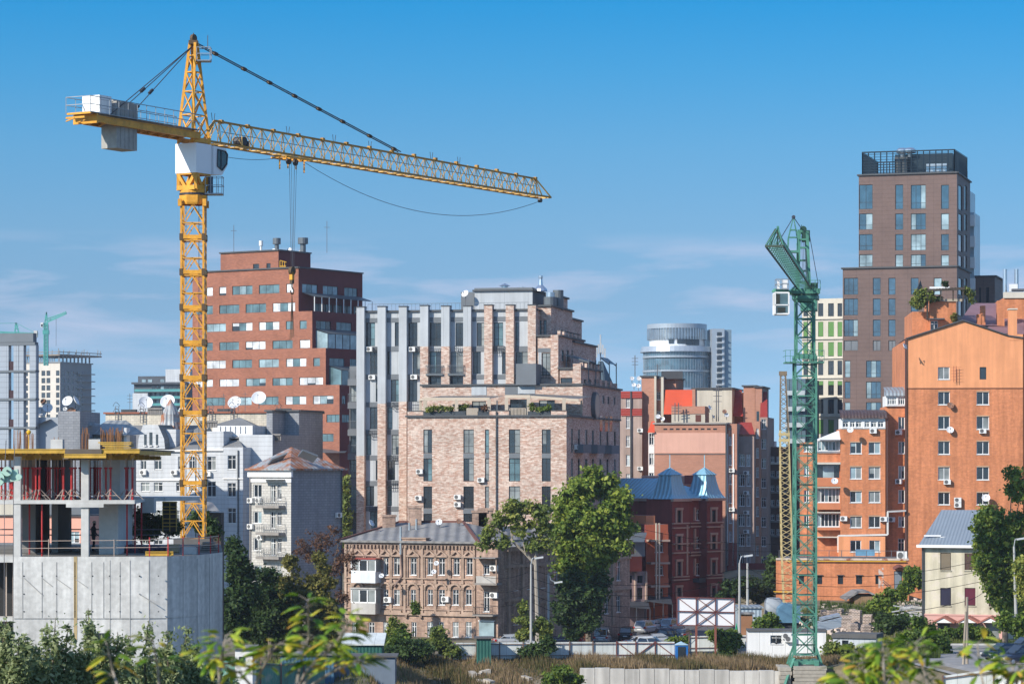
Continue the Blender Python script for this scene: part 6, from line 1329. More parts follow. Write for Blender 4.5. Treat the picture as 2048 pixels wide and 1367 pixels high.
    one('plank_stack','stack of grey planks on the concrete deck beside the pale block','plank stack',lambda m:[m.box(GX(396,164)+.05*k,GX(436,164)-.07*k,164+.1*k,165.5,zd+.12*k,zd+.12*k+.08) for k in range(5)],mat('grey_planks',(.24,.21,.18),.9,var=.3),(GX(416,164),164,zd))
    one('tarpaulin_heap','dark rumpled tarpaulin heap on the deck left of the yellow beam','tarpaulin',lambda m:[m.lathe((GX(262,163)+.45*k,163+.2*(k%2),zd),[(.55-.06*k,0),(.5,.2),(.3,.42-.05*(k%3)),(.02,.5-.05*k)],9) for k in range(5)],mat('dark_tarpaulin',(.05,.04,.06),.9,var=.4,vs=2),(GX(265,163),163,zd))
    one('timber_crate','open timber crate standing on the deck before the crane foot','crate',lambda m:(m.box(GX(332,162),GX(356,162),162,162.08,zd,zd+.5),m.box(GX(332,162),GX(356,162),162.7,162.78,zd,zd+.5),m.box(GX(332,162),GX(332,162)+.08,162.1,162.68,zd,zd+.5),m.box(GX(356,162)-.08,GX(356,162),162.1,162.68,zd,zd+.5),m.box(GX(332,162),GX(356,162),162,162.7,zd+.02,zd+.06)),mat('raw_timber',(.40,.30,.18),.9,var=.3),(GX(344,162),162,zd))
    # worker standing in the shade of the storey
    d=165; X=GX(187,d); w=bpy.data.meshes.new('person'); Vv=[];E=[];Rr=[]
    def add(p,r,par=None):
        Vv.append((p[0],p[1],p[2])); Rr.append(r)
        if par is not None: E.append((par,len(Vv)-1))
        return len(Vv)-1
    pe=add((0,0,.94),.13); wa=add((0,.0,1.12),.12,pe); ch=add((.02,0,1.34),.145,wa); nk=add((.03,0,1.49),.055,ch); hd=add((.05,0,1.58),.085,nk); ht=add((.05,0,1.69),.075,hd)
    for s in (-1,1):
        hp=add((0,s*.09,.88),.095,pe); kn=add((.10 if s>0 else -.04,s*.10,.48),.06,hp); an=add((.05 if s>0 else -.14,s*.10,.09),.04,kn); add((.20 if s>0 else .0,s*.11,.04),.035,an)
        sh=add((.01,s*.19,1.40),.06,ch); el=add((.0,s*.25,1.12),.042,sh); wr=add((.16,s*.22,.95),.028,el); pa=add((.22,s*.21,.92),.03,wr)
        for k in range(4): f1=add((.27,s*(.185+.018*k),.905-.004*k),.010,pa); add((.295+.006*(k in (1,2)),s*(.185+.018*k),.875),.008,f1)
        t1=add((.225,s*.172,.925),.010,pa); add((.25,s*.16,.905),.008,t1)
    w.from_pydata(Vv,E,[]); o=bpy.data.objects.new('person',w); COL.objects.link(o); md=o.modifiers.new('skin','SKIN')
    for i,sv in enumerate(w.skin_vertices[0].data): sv.radius=(Rr[i],Rr[i]); sv.use_root=(i==0)
    o.modifiers.new('sub','SUBSURF').levels=1; o.modifiers['sub'].render_levels=2; w.materials.append(mat('dark_blue_overalls',(.02,.028,.045),.9)); o.location=(X,d,zd); o.rotation_euler=(0,0,.6); ABS[o.name]=(0,0,0)
    tag(o,'worker in dark overalls standing in the shade of the unfinished storey','person')
    hm_=MB(); hm_.lathe((.05,0,1.66),[(.115,0),(.112,.04),(.09,.09),(.05,.12),(.005,.13)],14); hm_.lathe((.05,0,1.66),[(.14,0),(.115,.01)],14); hm_.build('helmet',mat('white_helmet',(.6,.6,.58),.4),o,True)
    fc=MB(); fc.lathe((.115,0,1.58),[(.01,.028),(.045,.02),(.06,0)],10,(1,0,0)); fc.obox((.145,0,1.585),(.018,0,0),(0,.012,0),(0,0,.02)); fc.build('face',mat('skin_tan',(.35,.2,.14),.6),o,True)
    # mint green hoist bracket at the left edge with ropes
    h=thing('hoist_block','mint green steel pulley block hanging from ropes at the left edge','hoist block',tuple(P(15,955,120))); s=120/F
    m=MB(); c=P(8,953,120); m.obox(c,(.62,0,.08),(0,.12,0),(-.03,0,.24)); m.lathe(P(15,942,119.8),[(.01,-.12),(.2,-.12),(.2,.12),(.01,.12)],16,(0,1,0)); m.lathe(P(-6,957,119.8),[(.01,-.12),(.33,-.12),(.33,.12),(.01,.12)],16,(0,1,0)); m.lathe(P(38,953,119.8),[(.01,-.1),(.13,-.1),(.13,.1),(.01,.1)],12,(0,1,0)); m.build('pulley_housing',mat('mint_green_steel',(.38,.56,.47),.5,var=.15),h)
    m=MB()
    for x,y in ((3,957),(19,956),(15,941)): m.lathe(P(x,y,119.6),[(.01,-.02),(.05,-.02),(.05,.04)],8,(0,1,0))
    m.build('bolt',G_DARK,h); m=MB()
    for (x,d2) in ((9,0),(27,0)): m.bar(P(x,950,120),P(x-1,1290,120),.025); m.bar(P(x,950,120),P(x+3,880,120),.025)
    m.build('wire_rope',DISH_D,h)
concrete()
def sm(a,b,x): t=min(1,max(0,(x-a)/(b-a))); return t*t*(3-2*t)
def ground_h(x,y):
    left=sm(192,214,y); mid=sm(226,264,y); bank=sm(249.2,250.0,y); right=1.0
    # foreground hill under the viewer
    hill=13.5*(1-sm(18,105,y))-8*sm(40,120,y)
    if x<-12: t=left
    elif x<-6: k=(x+12)/6; t=left*(1-k)+mid*k
    elif x<5.2: t=mid
    elif x<5.9: k=(x-5.2)/.7; t=mid*(1-k)+bank*k
    elif x<24.5: t=bank
    else: t=bank+(1-bank)*sm(24.5,33,x)*sm(170,196,y)
    z=hill*(1-t)
    if x>24:
        z+=t*sm(26,34,x)*max(0,min(1,(290-y)/80))*2.9
        z+=2.6*sm(276,318,y)*sm(25,33,x)*(1-sm(46,56,x)) 
    if x<3 and y>150 and y<262: z+=.5*math.sin(x*.7+y*.31)*sm(150,200,y)*(1-sm(250,262,y))
    z-=1.8*sm(268,278,y)*sm(-2,3,x)*(1-sm(26,29,x))*(1-sm(400,440,y))
    return z
# ================================================================ cranes
YEL=mat('crane_yellow',(.66,.315,.035),.5,var=.2,vs=1.5,fine=.1,rust=((.16,.08,.03),1.6,.62)); YRUST=mat('crane_dark_joint',(.10,.065,.035),.7); STEEL=mat('dark_steel',(.05,.05,.055),.5,.4); GALV=mat('galvanised_rail',(.30,.32,.34),.5,.4)
GRN=mat('crane_green',(.075,.225,.165),.5,var=.22,vs=1.5,fine=.1,rust=((.10,.09,.06),1.3,.62)); ROPE=mat('steel_rope',(.05,.055,.07),.6)
def mast(mb,cx,cy,w,z0,z1,bay,cr=.09,br=.045,rot=0,x=False,ladder=None):
    h=w/2; cs=[Vector((cx+math.cos(rot)*a-math.sin(rot)*b_,cy+math.sin(rot)*a+math.cos(rot)*b_,0)) for a,b_ in ((-h,-h),(h,-h),(h,h),(-h,h))]
    Z=lambda v,z:Vector((v.x,v.y,z))
    for c in cs: mb.bar(Z(c,z0),Z(c,z1),cr*2)
    n=max(1,round((z1-z0)/bay)); bz=(z1-z0)/n
    for i in range(n):
        za,zb=z0+i*bz,z0+(i+1)*bz; zm=(za+zb)/2
        for k in range(4):
            a,b_=cs[k],cs[(k+1)%4]; mid=(a+b_)/2
            mb.bar(Z(a,za),Z(b_,za),br*2)
            if x: mb.bar(Z(a,za),Z(b_,zb),br*1.6); mb.bar(Z(b_,za),Z(a,zb),br*1.6)
            else:
                mb.bar(Z(a,za),Z(mid,zb),br*2); mb.bar(Z(b_,za),Z(mid,zb),br*2)
        mb.bar(Z(cs[0],za),Z(cs[2],za),br*1.5)
    return cs
def yellow_crane():
    d=190; cx=GX(387,d); cy=d; zb=18-(1076-930)/F*d
    r=thing('tower_crane','big yellow tower crane with white cab and long jib towering over the concrete building','crane',(cx,cy,zb))
    w=(411-363)/F*d*.92
    zr=GZ(412,d)
    m=MB(); cs=mast(m,cx,cy,w,zb,zr,1.17,.062,.033); m.build('mast',YEL,r)
    # section collars
    for y in (475,545,615,685,755,825,965):
        c=MB(); js=[]
        z=GZ(y,d); h=w/2+.03
        for s in (-1,1): c.box(cx-h,cx+h,cy+s*h-.05,cy+s*h+.05,z-.13,z+.13); c.box(cx+s*h-.05,cx+s*h+.05,cy-h,cy+h,z-.13,z+.13)
        for k in cs: j=MB(); js.append(j); j.box(k.x-.11,k.x+.11,k.y-.11,k.y+.11,z-.22,z+.22)
        co=c.build('mast_collar',YEL,r)
        for j in js: j.build('joint_block',YRUST,co)
    l=MB(); lx,ly=cx+.35,cy+.1
    l.bar((lx,ly,zb),(lx,ly,zr),.04); l.bar((lx+.4,ly,zb),(lx+.4,ly,zr),.04); z=zb
    while z<zr: l.bar((lx,ly,z),(lx+.4,ly,z),.03); z+=.3
    l.bar((cx-.5,cy,zb),(cx-.5,cy,zr),.05); l.build('ladder',GALV,r)
    # directions: jib points away and right
    T=Vector((24.0,41.0,0)).normalized(); S=Vector((T.y,-T.x,0))   # S: sideways (to the right/near)
    O=Vector((cx,cy,0)); 
    def Q(a,s,z): return O+T*a+S*s+Vector((0,0,z))
    # slewing ring
    h=w/2+.08; s=MB()
    s.lathe((cx,cy,0),[(.9,GZ(410,d)),(h*1.18,GZ(406,d)),(h*1.2,GZ(392,d)),(h*1.1,GZ(391,d))],8,a0=math.pi/8,a1=2*math.pi+math.pi/8)
    s.lathe((cx,cy,0),[(h*1.12,GZ(387,d)),(h*1.12,GZ(378,d))],20)
    for a in (-1,1):
        for b_ in (-1,1): s.box(cx+a*h*1.0-.12,cx+a*h*1.0+.12,cy+b_*h-.12,cy+b_*h+.12,GZ(414,d),GZ(400,d))
    s.build('slewing_ring',YEL,r)
    k=MB(); k.lathe((cx,cy,0),[(h*1.16,GZ(391,d)),(h*1.16,GZ(387,d))],24); k.build('ring_gear',STEEL,r)
    # A-braced slewing frame, oriented with the jib
    t=MB(); z0,z1=GZ(380,d),GZ(348,d); q=.72
    for a in (-q,q):
        for b_ in (-q,q): t.bar(Q(a,b_,z0),Q(a,b_,z1),.2)
    for (a1,b1,a2,b2) in ((-q,-q,q,-q),(q,-q,q,q),(q,q,-q,q),(-q,q,-q,-q)):
        m0=Vector(((a1+a2)/2,(b1+b2)/2)); t.bar(Q(a1,b1,z1),Q(m0.x,m0.y,z0),.22); t.bar(Q(a2,b2,z1),Q(m0.x,m0.y,z0),.22); t.bar(Q(a1,b1,z1),Q(a2,b2,z1),.2); t.bar(Q(a1,b1,z0+.1),Q(a2,b2,z0+.1),.3)
    # structure behind the cab up to the jib foot
    z2=GZ(283,d)
    for a in (-q,q):
        for b_ in (-q,q): t.bar(Q(a,b_,z1),Q(a,b_,z2),.16)
    t.build('slewing_frame',YEL,r)
    # white machine housing: sheet panels on the frame (near faces) and cab
    p=MB(); za,zc=GZ(348,d),GZ(289,d); e=.86
    p.obox((Q(0,0,(za+zc)/2)),T*e,S*e,(0,0,(zc-za)/2)); p.build('cab_housing',mat('crane_white_panel',(.80,.80,.80),.4,var=.03),r)
    cb=MB(); gl=MB(); CA=Q(1.55,.35,0)
    prof=[(-.6,za+.0),(.35,za+.05),(.95,za+.75),(1.05,zc-.5),(.75,zc-.12),(-.6,zc-.05)]
    for sgn in (-.62,.62):
        cb.poly([CA+T*a+S*sgn+Vector((0,0,z)) for a,z in prof])
    for i in range(6):
        a,b_=prof[i],prof[(i+1)%6]; qd=[CA+T*a[0]-S*.62+Vector((0,0,a[1])),CA+T*b_[0]-S*.62+Vector((0,0,b_[1])),CA+T*b_[0]+S*.62+Vector((0,0,b_[1])),CA+T*a[0]+S*.62+Vector((0,0,a[1]))]
        (cb if i in (0,4,5) else gl).poly(qd)
    cb.build('cab',mat('crane_white_panel',(0,0,0)),r)
    wp=[(-.25,za+.6),(.3,za+.35),(.85,za+.85),(.92,zc-.5),(.65,zc-.3),(-.2,zc-.25)]
    for sgn in (-.64,.64): gl.poly([CA+T*a+S*sgn+Vector((0,0,z)) for a,z in wp])
    gl.build('cab_window',G_DARK,r)
    fr=MB()
    for sgn in (.66,-.66):
        for i in range(6): a,b_=wp[i],wp[(i+1)%6]; fr.bar(CA+T*a[0]+S*sgn+Vector((0,0,a[1])),CA+T*b_[0]+S*sgn+Vector((0,0,b_[1])),.06)
        fr.bar(CA+T*.2+S*sgn+Vector((0,0,za+.4)),CA+T*.2+S*sgn+Vector((0,0,zc-.25)),.05)
    fr.build('window_frame',STEEL,r)
    # service platform right of the slewing frame
    g=MB(); zp=GZ(388,d)
    X0,X1=GX(411,d),GX(446,d); 
    g.box(X0,X1,cy-.5,cy+.6,zp-.06,zp+.03)
    for x in (X0+.05,X0+.4,(X0+X1)/2+.2,X1-.03):
        for y in (cy-.5,cy+.6): g.bar((x,y,zp),(x,y,zp+1.12),.04)
    for zz in (zp+.55,zp+1.12):
        g.bar((X0,cy-.5,zz),(X1,cy-.5,zz),.04);g.bar((X0,cy+.6,zz),(X1,cy+.6,zz),.04);g.bar((X1,cy-.5,zz),(X1,cy+.6,zz),.04)
    g.build('service_platform',GALV,r)
    mo=MB(); mo.tube((X0+.35,cy,zp),(X0+.35,cy,zp+1.15),.16,n=10); mo.box(X0+.2,X0+.5,cy-.2,cy+.2,zp,zp+.5); mo.build('slewing_motor',mat('blue_grey_motor',(.06,.09,.13),.5),r)
    # tower head: tapering lattice
    zh0,zh1=GZ(282,d),GZ(86,d); th=MB(); bs=[Q(-.95,-.6,0),Q(.95,-.6,0),Q(.95,.6,0),Q(-.95,.6,0)]; tp=[Q(-.12,-.22,0),Q(.12,-.22,0),Q(.12,.22,0),Q(-.12,.22,0)]
    def H(i,t): v=bs[i].lerp(tp[i],t); return Vector((v.x,v.y,zh0+(zh1-zh0)*t))
    for i in range(4): th.bar(H(i,0),H(i,1),.17)
    for t0,t1 in ((0,.26),(.26,.5),(.5,.7),(.7,.87)):
        for i in range(4): th.bar(H(i,t0),H((i+1)%4,t1),.075); th.bar(H(i,t1),H((i+1)%4,t1),.075); th.bar(H((i+1)%4,t0),H(i,t1),.06) if t0<.4 else None
    th.bar(H(0,0)+S*.1,H(1,0)+S*.1,.3); th.bar(H(2,0),H(3,0),.3)
    th.build('tower_head',YEL,r)
    ap=MB(); A=Vector((cx,cy,zh1)); ap.box(cx-.3,cx+.3,cy-.3,cy+.3,zh1-.1,zh1+.15); ap.lathe((cx,cy,zh1+.3),[(.01,-.12),(.28,-.1),(.28,.1),(.01,.12)],12,(S.x,S.y,0)); ap.bar((cx,cy,zh1+.1),(cx,cy,GZ(66,d)),.06); ap.build('head_sheave',YRUST,r); ap=MB(); ap.bar((cx+.95,cy,GZ(96,d)),(cx+.95,cy,GZ(71,d)),.04); ap.build('aerial_rod',YRUST,r)
    hp=MB(); zz=GZ(122,d)
    for dx in (.25,1.15):
        for dy in (-.4,.4): hp.bar((cx+dx,cy+dy,zz),(cx+dx,cy+dy,GZ(96,d)),.045)
    for z in (zz,zz+.45,GZ(96,d)):
        hp.bar((cx+.2,cy-.4,z),(cx+1.15,cy-.4,z),.045);hp.bar((cx+.2,cy+.4,z),(cx+1.15,cy+.4,z),.045);hp.bar((cx+1.15,cy-.4,z),(cx+1.15,cy+.4,z),.045)
    hp.box(cx+.15,cx+1.15,cy-.4,cy+.4,zz-.06,zz); hp.build('head_platform',GALV,r)
    # jib: triangular lattice, level
    L_=47.5; zbz=GZ(280.5,d); ht=1.55; hw=.62; n=36
    # foot a0
    def jb(a,s): return Q(a,s*hw,zbz-.0-a*0)
    def jt(a): return Q(a,0,zbz+ht*(1 if a<38 else 1-.1*(a-38)/9))
    j=MB(); a0=1.0; a1=L_-.2; step=(a1-1.4-a0)/n
    tc_=MB()
    for s_ in (-1,1): tc_.bar(jb(a0,s_),jb(a1,s_),.13)
    tc_.bar(jt(a0+1.35),jt(a1-1.4),.13); tc_.bar(jt(a0+1.35),Q(a0+.1,0,zbz+.1),.12)
    for k in range(15): a=a0+2+k*3.05; tc_.bar(jt(a),jt(a+.25),.26)
    tc_.build('jib_chord',mat('weathered_yellow',(.40,.21,.04),.6,var=.3,vs=1.0),r)
    for i in range(n+1):
        a=a0+i*step; pa=jt(min(a+step*.5,a1-1.4)) if a>a0 else jt(a0+1.35)
        for s_ in (-1,1):
            j.bar(jb(a,s_),pa,.055)
            if i<n: j.bar(jb(a+step,s_),pa,.055)
        j.bar(jb(a,-1),jb(a,1),.06)
        if i<n: j.bar(jb(a,-1 if i%2 else 1),jb(a+step,1 if i%2 else -1),.05)
    for s_ in (-1,1): j.bar(jt(a1-1.4),jb(a1,s_),.09)
    j.bar(jb(a1,-1),jb(a1,1),.14)
    mid=MB(); mid.bar(Q(a0+2,.1,zbz+.85),Q(a1-1.5,.1,zbz+.8),.035)
    j.build('jib_lattice',mat('bleached_yellow',(.66,.40,.12),.6,var=.2,vs=.8),r); mid.build('jib_rope',ROPE,r)
    up=MB()
    for a in (2.2,11,16.8,21.5,30,34): 
        for k in (-.1,.1): up.bar(jt(a)+T*k,jt(a)+T*k*2+Vector((0,0,.5)),.035)
    up.build('jib_aerial',STEEL,r)
    wn=MB(); wn.tube(Q(5.3,-.4,zbz+.45),Q(5.3,.4,zbz+.45),.3,n=10); wn.box(*sum([[Q(5.9,0,0).x-.25,Q(5.9,0,0).x+.25,Q(5.9,0,0).y-.25,Q(5.9,0,0).y+.25]],[]),zbz+.1,zbz+.5); wn.build('trolley_winch',STEEL,r)
    # pendant
    pe=MB(); pj=MB(); AE=A+Vector((.1,0,.0)); E=jt(25.5)+Vector((0,0,.1)); 
    for s_ in (-.12,.12): pe.bar(AE+S*s_,E+S*s_,.06)
    for t in (.09,.22,.34,.46,.58,.70,.84,.97): q_=AE.lerp(E,t); dd=(E-AE).normalized(); pj.bar(q_-dd*.22,q_+dd*.2,.2)
    pe.build('jib_pendant',STEEL,r); pj.build('pendant_coupling',YRUST,r)
    # counter-jib
    LC=12.1; cj=MB(); zc0=zbz+.22
    for s_ in (-.75,.75):
        cj.bar(Q(-.3,s_,zc0),Q(-LC+.8,s_,zc0),.14,.4)
        cj.bar(Q(-.3,s_,zc0+.2),Q(-LC+.6,s_,zc0+.2),.22,.05); cj.bar(Q(-.3,s_,zc0-.2),Q(-LC+1.5,s_,zc0-.2),.22,.05)
    for k in range(12): cj.bar(Q(-.8-k*1.05,-.75,zc0-.2),Q(-.8-(k+1)*1.05,.75,zc0-.2),.07); cj.bar(Q(-.8-k*1.05,-.75,zc0),Q(-.8-k*1.05,.75,zc0),.12)
    cj.bar(Q(-LC+.75,-.95,zc0),Q(-LC+.75,.95,zc0),.16,.6); cj.bar(Q(-LC+.1,-.95,zc0+.3),Q(-LC+.1,.95,zc0+.3),.12)
    cj.build('counter_jib',YEL,r)
    rl=MB()
    for s_ in (-.98,.98):
        rl.bar(Q(-.6,s_,zc0+1.35),Q(-LC,s_,zc0+1.35),.045); rl.bar(Q(-.6,s_,zc0+.85),Q(-LC,s_,zc0+.85),.04)
        for k in range(13): a=-.6-k*(LC-.6)/12; rl.bar(Q(a,s_,zc0+.3),Q(a,s_,zc0+1.35),.04)
    for z in (.85,1.35): rl.bar(Q(-LC,-.98,zc0+z),Q(-LC,.98,zc0+z),.045)
    rl.obox(Q(-LC/2-.2,0,zc0+.36),T*(LC/2-.3),S*.97,(0,0,.025)); rl.build('walkway_railing',GALV,r)
    wh=MB(); wh.obox(Q(-LC+2.0,-.1,zc0+.98),T*.6,S*.7,(0,0,.6)); wh.build('winch_cabinet',mat('white_cabinet',(.78,.78,.76),.45,joints=(.62,.55)),r)
    cwm=mat('counterweight_concrete',(.34,.335,.31),.85,var=.15,fine=.08,streak=.1)
    for k in range(5): cw=MB(); a=-8.8+k*.43; cw.obox(Q(a,0,zc0-.12),T*.195,S*.62,(0,0,1.5)); cw.obox(Q(a,0,zc0+1.38),T*.195,S*.35,(0,0,.1)); cw.build('counterweight',cwm,r)
    bs_=MB(); tb=MB()
    for a,s_ in ((-LC+2.2,.75),(-LC+4.2,-.75),(-LC+5.6,-.75)):
        e=Q(a,s_,zc0+.35); bs_.bar(A+Vector((0,0,-.15)),e,.045)
        if a>-LC+3:
            for t in (.62,.82): q_=A.lerp(e,t); dd=(e-A).normalized(); tb.bar(q_-dd*.22,q_+dd*.22,.16)
    bs_.build('backstay',ROPE,r); tb.build('turnbuckle',STEEL,r)
    # trolley, ropes, hook
    ta=11.5; tz=zbz-.18; C=Q(ta,0,tz); tr=MB()
    for s_ in (-.7,.7): tr.bar(Q(ta-1.5,s_,tz),Q(ta+1.5,s_,tz),.12)
    for a in (-1.5,-.5,.5,1.5): tr.bar(Q(ta+a,-.7,tz),Q(ta+a,.7,tz),.1); tr.bar(Q(ta+a,.0,tz),Q(ta+a,0,tz-.85 if abs(a)>1 else tz-.7),.1)
    tr.build('trolley',YEL,r)
    hz=GZ(560,C.y); hk=Vector((C.x,C.y,hz)); ro=MB(); sh=MB()
    for a in (-.32,.32):
        ro.bar(Q(ta+a*1.0,0,tz),hk+T*a*.25+Vector((0,0,.8)),.028); ro.bar(Q(ta+a*1.0,.18,tz),hk+T*a*.25+S*.1+Vector((0,0,.8)),.022); sh.lathe(Q(ta+a*1.3,0,tz-.2),[(.01,-.08),(.24,-.08),(.24,.08),(.01,.08)],14,(S.x,S.y,0))
    ro.build('hoist_rope',ROPE,r); sh.build('sheave',STEEL,r)
    hb=MB(); hb.lathe(hk+Vector((0,0,.65)),[(.01,-.12),(.3,-.12),(.3,.12),(.01,.12)],16,(S.x,S.y,0)); hb.obox(hk+Vector((0,0,.25)),T*.13,S*.1,(0,0,.5)); hb.build('hook_block',YRUST,r)
    hy=MB(); hy.obox(hk+Vector((0,0,.3))-T*.05,T*.1,S*.12,(0,0,.28)); hy.build('hook_cheek_plate',YEL,r)
    hh=MB(); hh.path([hk+Vector((0,0,-.2)),hk+Vector((0,0,-.5)),hk+T*.2+Vector((0,0,-.7)),hk+T*.15+Vector((0,0,-.95)),hk-T*.1+Vector((0,0,-.95)),hk-T*.18+Vector((0,0,-.75))],.05,6)
    for a in (-.12,-.04,.05,.12): hh.bar(hk+Vector((0,0,-.95)),hk+T*a*2+Vector((0,0,-4.1+a)),.035)
    hh.build('lifting_chain',YRUST,r)
    # slack cable
    p0=Q(ta+1.2,0,tz);p1=jb(a1-.6,0)-Vector((0,0,.3)); sl=MB(); pts=[]
    for k in range(33): t=k/32; v=p0.lerp(p1,t); v.z-=2.35*4*t*(1-t); pts.append(v)
    sl.path(pts,.02,4)
    p0=Q(1,0,zbz-.6);p1=Q(ta-1.2,0,tz); pts=[]
    for k in range(17): t=k/16; v=p0.lerp(p1,t); v.z-=.35*4*t*(1-t); pts.append(v)
    sl.path(pts,.018,4); sl.build('slack_cable',ROPE,r)
    tipm=MB(); tipm.lathe(jb(a1-.7,0)-Vector((0,0,.25)),[(.01,-.12),(.2,-.12),(.2,.12),(.01,.12)],10,(S.x,S.y,0)); tipm.build('tip_sheave',STEEL,r)
    ft=MB(); ft.box(cx-1.2,cx+1.2,cy-1.2,cy+1.2,zb-.4,zb); ft.box(cx-1.1,cx+1.1,cy-1.1,cy+1.1,-9,zb-.4); ft.build('foundation',mat('dark_foundation',(.12,.115,.11),.9),r)
yellow_crane()
def green_crane():
    d=250; cx=GX(1609.5,d); cy=d; zb=GZ(1328,d); w=(1632-1588)/F*d*.94
    r=thing('tower_crane','green lattice tower crane with a white cab and its jib swung towards the viewer','crane',(cx,cy,zb))
    m=MB(); zr=GZ(600,d); cs=mast(m,cx,cy,w,zb+.9,GZ(712,d),1.75,.085,.045,x=True); mast(m,cx,cy,w*.86,GZ(712,d),zr,1.75,.08,.045,x=True); m.build('mast',GRN,r)
    fl=MB(); k=0; z=zb+1.8
    while z<GZ(720,d): fl.box(cx-w/2-.06,cx+w/2+.06,cy-w/2-.08,cy-w/2,z-.06,z+.06); z+=1.75*2
    fl.build('mast_flange',mat('dark_green_steel',(.02,.06,.045),.6),r)
    l=MB(); lx=cx+.25
    for x in (lx,lx+.4): l.bar((x,cy,zb+1),(x,cy,zr),.05)
    z=zb+1
    while z<zr: l.bar((lx,cy,z),(lx+.4,cy,z),.035); z+=.32
    l.build('ladder',GRN,r)
    bs=MB(); 
    for s_ in (-1,1): bs.box(cx+s_*w/2-.2,cx+s_*w/2+.2,cy-w/2-.5,cy+w/2+.5,zb,zb+.45); bs.box(cx-w/2-.5,cx+w/2+.5,cy+s_*w/2-.2,cy+s_*w/2+.2,zb+.1,zb+.4)
    for s_ in (-1,1):
        for t_ in (-1,1): bs.bar((cx+s_*(w/2+.55),cy+t_*(w/2),zb),(cx+s_*w/2,cy+t_*w/2,zb+1.6),.16)
    bs.bar((cx-w/2-.1,cy-w/2,zb+.6),(cx-2.4,cy-3.2,zb-2.6),.22); bs.build('base_frame',GRN,r)
    # climbing platform
    p=MB(); z0=GZ(724,d); p.box(GX(1568,d),GX(1590,d),cy-1.3,cy+.8,z0-.12,z0); p.box(cx-w/2,GX(1645,d),cy-1.4,cy-w/2,z0-.12,z0); p.box(cx+w/2,GX(1645,d),cy-1.4,cy+1.4,z0-.12,z0); p.box(cx-w*.5,cx+w*.5,cy-w/2-.12,cy-w/2-.02,z0+.25,z0+.7)
    X0,X1=GX(1568,d),GX(1645,d)
    for x in np.linspace(X0,X1,9): p.bar((x,cy-1.35,z0),(x,cy-1.35,z0+1.0),.04)
    for zz in (z0+.5,z0+1.0): p.bar((X0,cy-1.35,zz),(X1,cy-1.35,zz),.04); p.bar((X0,cy-1.35,zz),(X0,cy+.8,zz),.04); p.bar((X1,cy-1.35,zz),(X1,cy+1.4,zz),.04)
    p.build('climbing_platform',GRN,r)
    # slewing part
    s=MB(); zs=GZ(590,d); s.lathe((cx,cy,0),[(w*.5,GZ(604,d)),(w*.62,GZ(598,d)),(w*.62,GZ(590,d)),(w*.5,GZ(588,d))],18); s.box(cx-1.2,cx+1.25,cy-1.0,cy+1.4,GZ(588,d),GZ(578,d))
    for x in np.linspace(cx-.1,cx+1.25,4): s.bar((x,cy-1.05,GZ(582,d)),(x,cy-1.05,GZ(562,d)),.05)
    s.bar((cx-.1,cy-1.05,GZ(562,d)),(cx+1.25,cy-1.05,GZ(562,d)),.05); s.build('slewing_ring',GRN,r)
    sm=MB(); sm.tube((cx+.2,cy-.6,GZ(578,d)),(cx+.2,cy-.6,GZ(560,d)),.22,n=8); sm.box(cx+.5,cx+1.1,cy-.6,cy+.3,GZ(580,d),GZ(566,d)); sm.lathe((cx,cy,0),[(w*.64,GZ(591.5,d)),(w*.64,GZ(588.5,d))],18); sm.build('slewing_motor',mat('dark_green_steel',(0,0,0)),r)
    # jib towards viewer
    tip=Vector((GX(1549,199),199,GZ(492,199))); base=Vector((cx-.15,cy-1.0,GZ(578,d))); T=(tip-base).normalized(); S=T.cross(Vector((0,0,1))).normalized(); U=S.cross(T)
    L_=(tip-base).length; ww=.62; j=MB(); ch=MB(); hh=1.3
    def q(a,s_,u): return base+T*a+S*s_*ww+U*u
    n=24
    for s_ in (-1,1): ch.bar(q(0,s_,0),q(L_,s_,0),.10)
    ch.bar(q(1.2,0,hh),q(L_-1.5,0,hh),.09); ch.bar(q(L_-1.5,0,hh),q(L_,1,0),.1); ch.bar(q(L_-1.5,0,hh),q(L_,-1,0),.1); ch.bar(q(L_,-1,0),q(L_,1,0),.14)
    for i in range(n+1):
        a=L_*i/n; am=min(max(a+L_/n/2,1.2),L_-1.5)
        j.bar(q(a,-1,0),q(a,1,0),.05)
        for s_ in (-1,1):
            j.bar(q(a,s_,0),q(am,0,hh),.04)
            if i<n: j.bar(q(a+L_/n,s_,0),q(am,0,hh),.04)
        if i<n: j.bar(q(a,-1,0),q(a+L_/n,1,0),.035)
    ch.build('jib_chord',mat('faded_green_chord',(.05,.075,.055),.6,var=.2),r); j.build('jib_lattice',GRN,r)
    # frame mast head: two posts with rungs
    a=MB(); zt=GZ(462,d); zq=GZ(578,d)
    xl,xr=GX(1596,d),GX(1617,d)
    for (x0,x1) in ((xl,xl+.15),(xr+.1,xr-.1)):
        for dy in (-.5,.5): a.bar((x0,cy+dy+.6,zq),(x1,cy+dy*.6+.6,zt),.26)
    for t in (.12,.32,.5,.72,.86): z=zq+(zt-zq)*t; a.bar((xl,cy+.2,z),(xr,cy+.2,z),.14); a.bar((xl,cy+1,z),(xr,cy+1,z),.1)
    for k in range(5): z=zq+(zt-zq)*k/5;zz2=zq+(zt-zq)*(k+1)/5; a.bar((xr,cy+.2,z),(xr,cy+1,zz2),.08); a.bar((xl,cy+.2,z),(xl,cy+1,zz2),.08)
    a.bar((xl,cy+.6,zt),(xr,cy+.6,zt-.1),.34); a.build('portal_head',GRN,r)
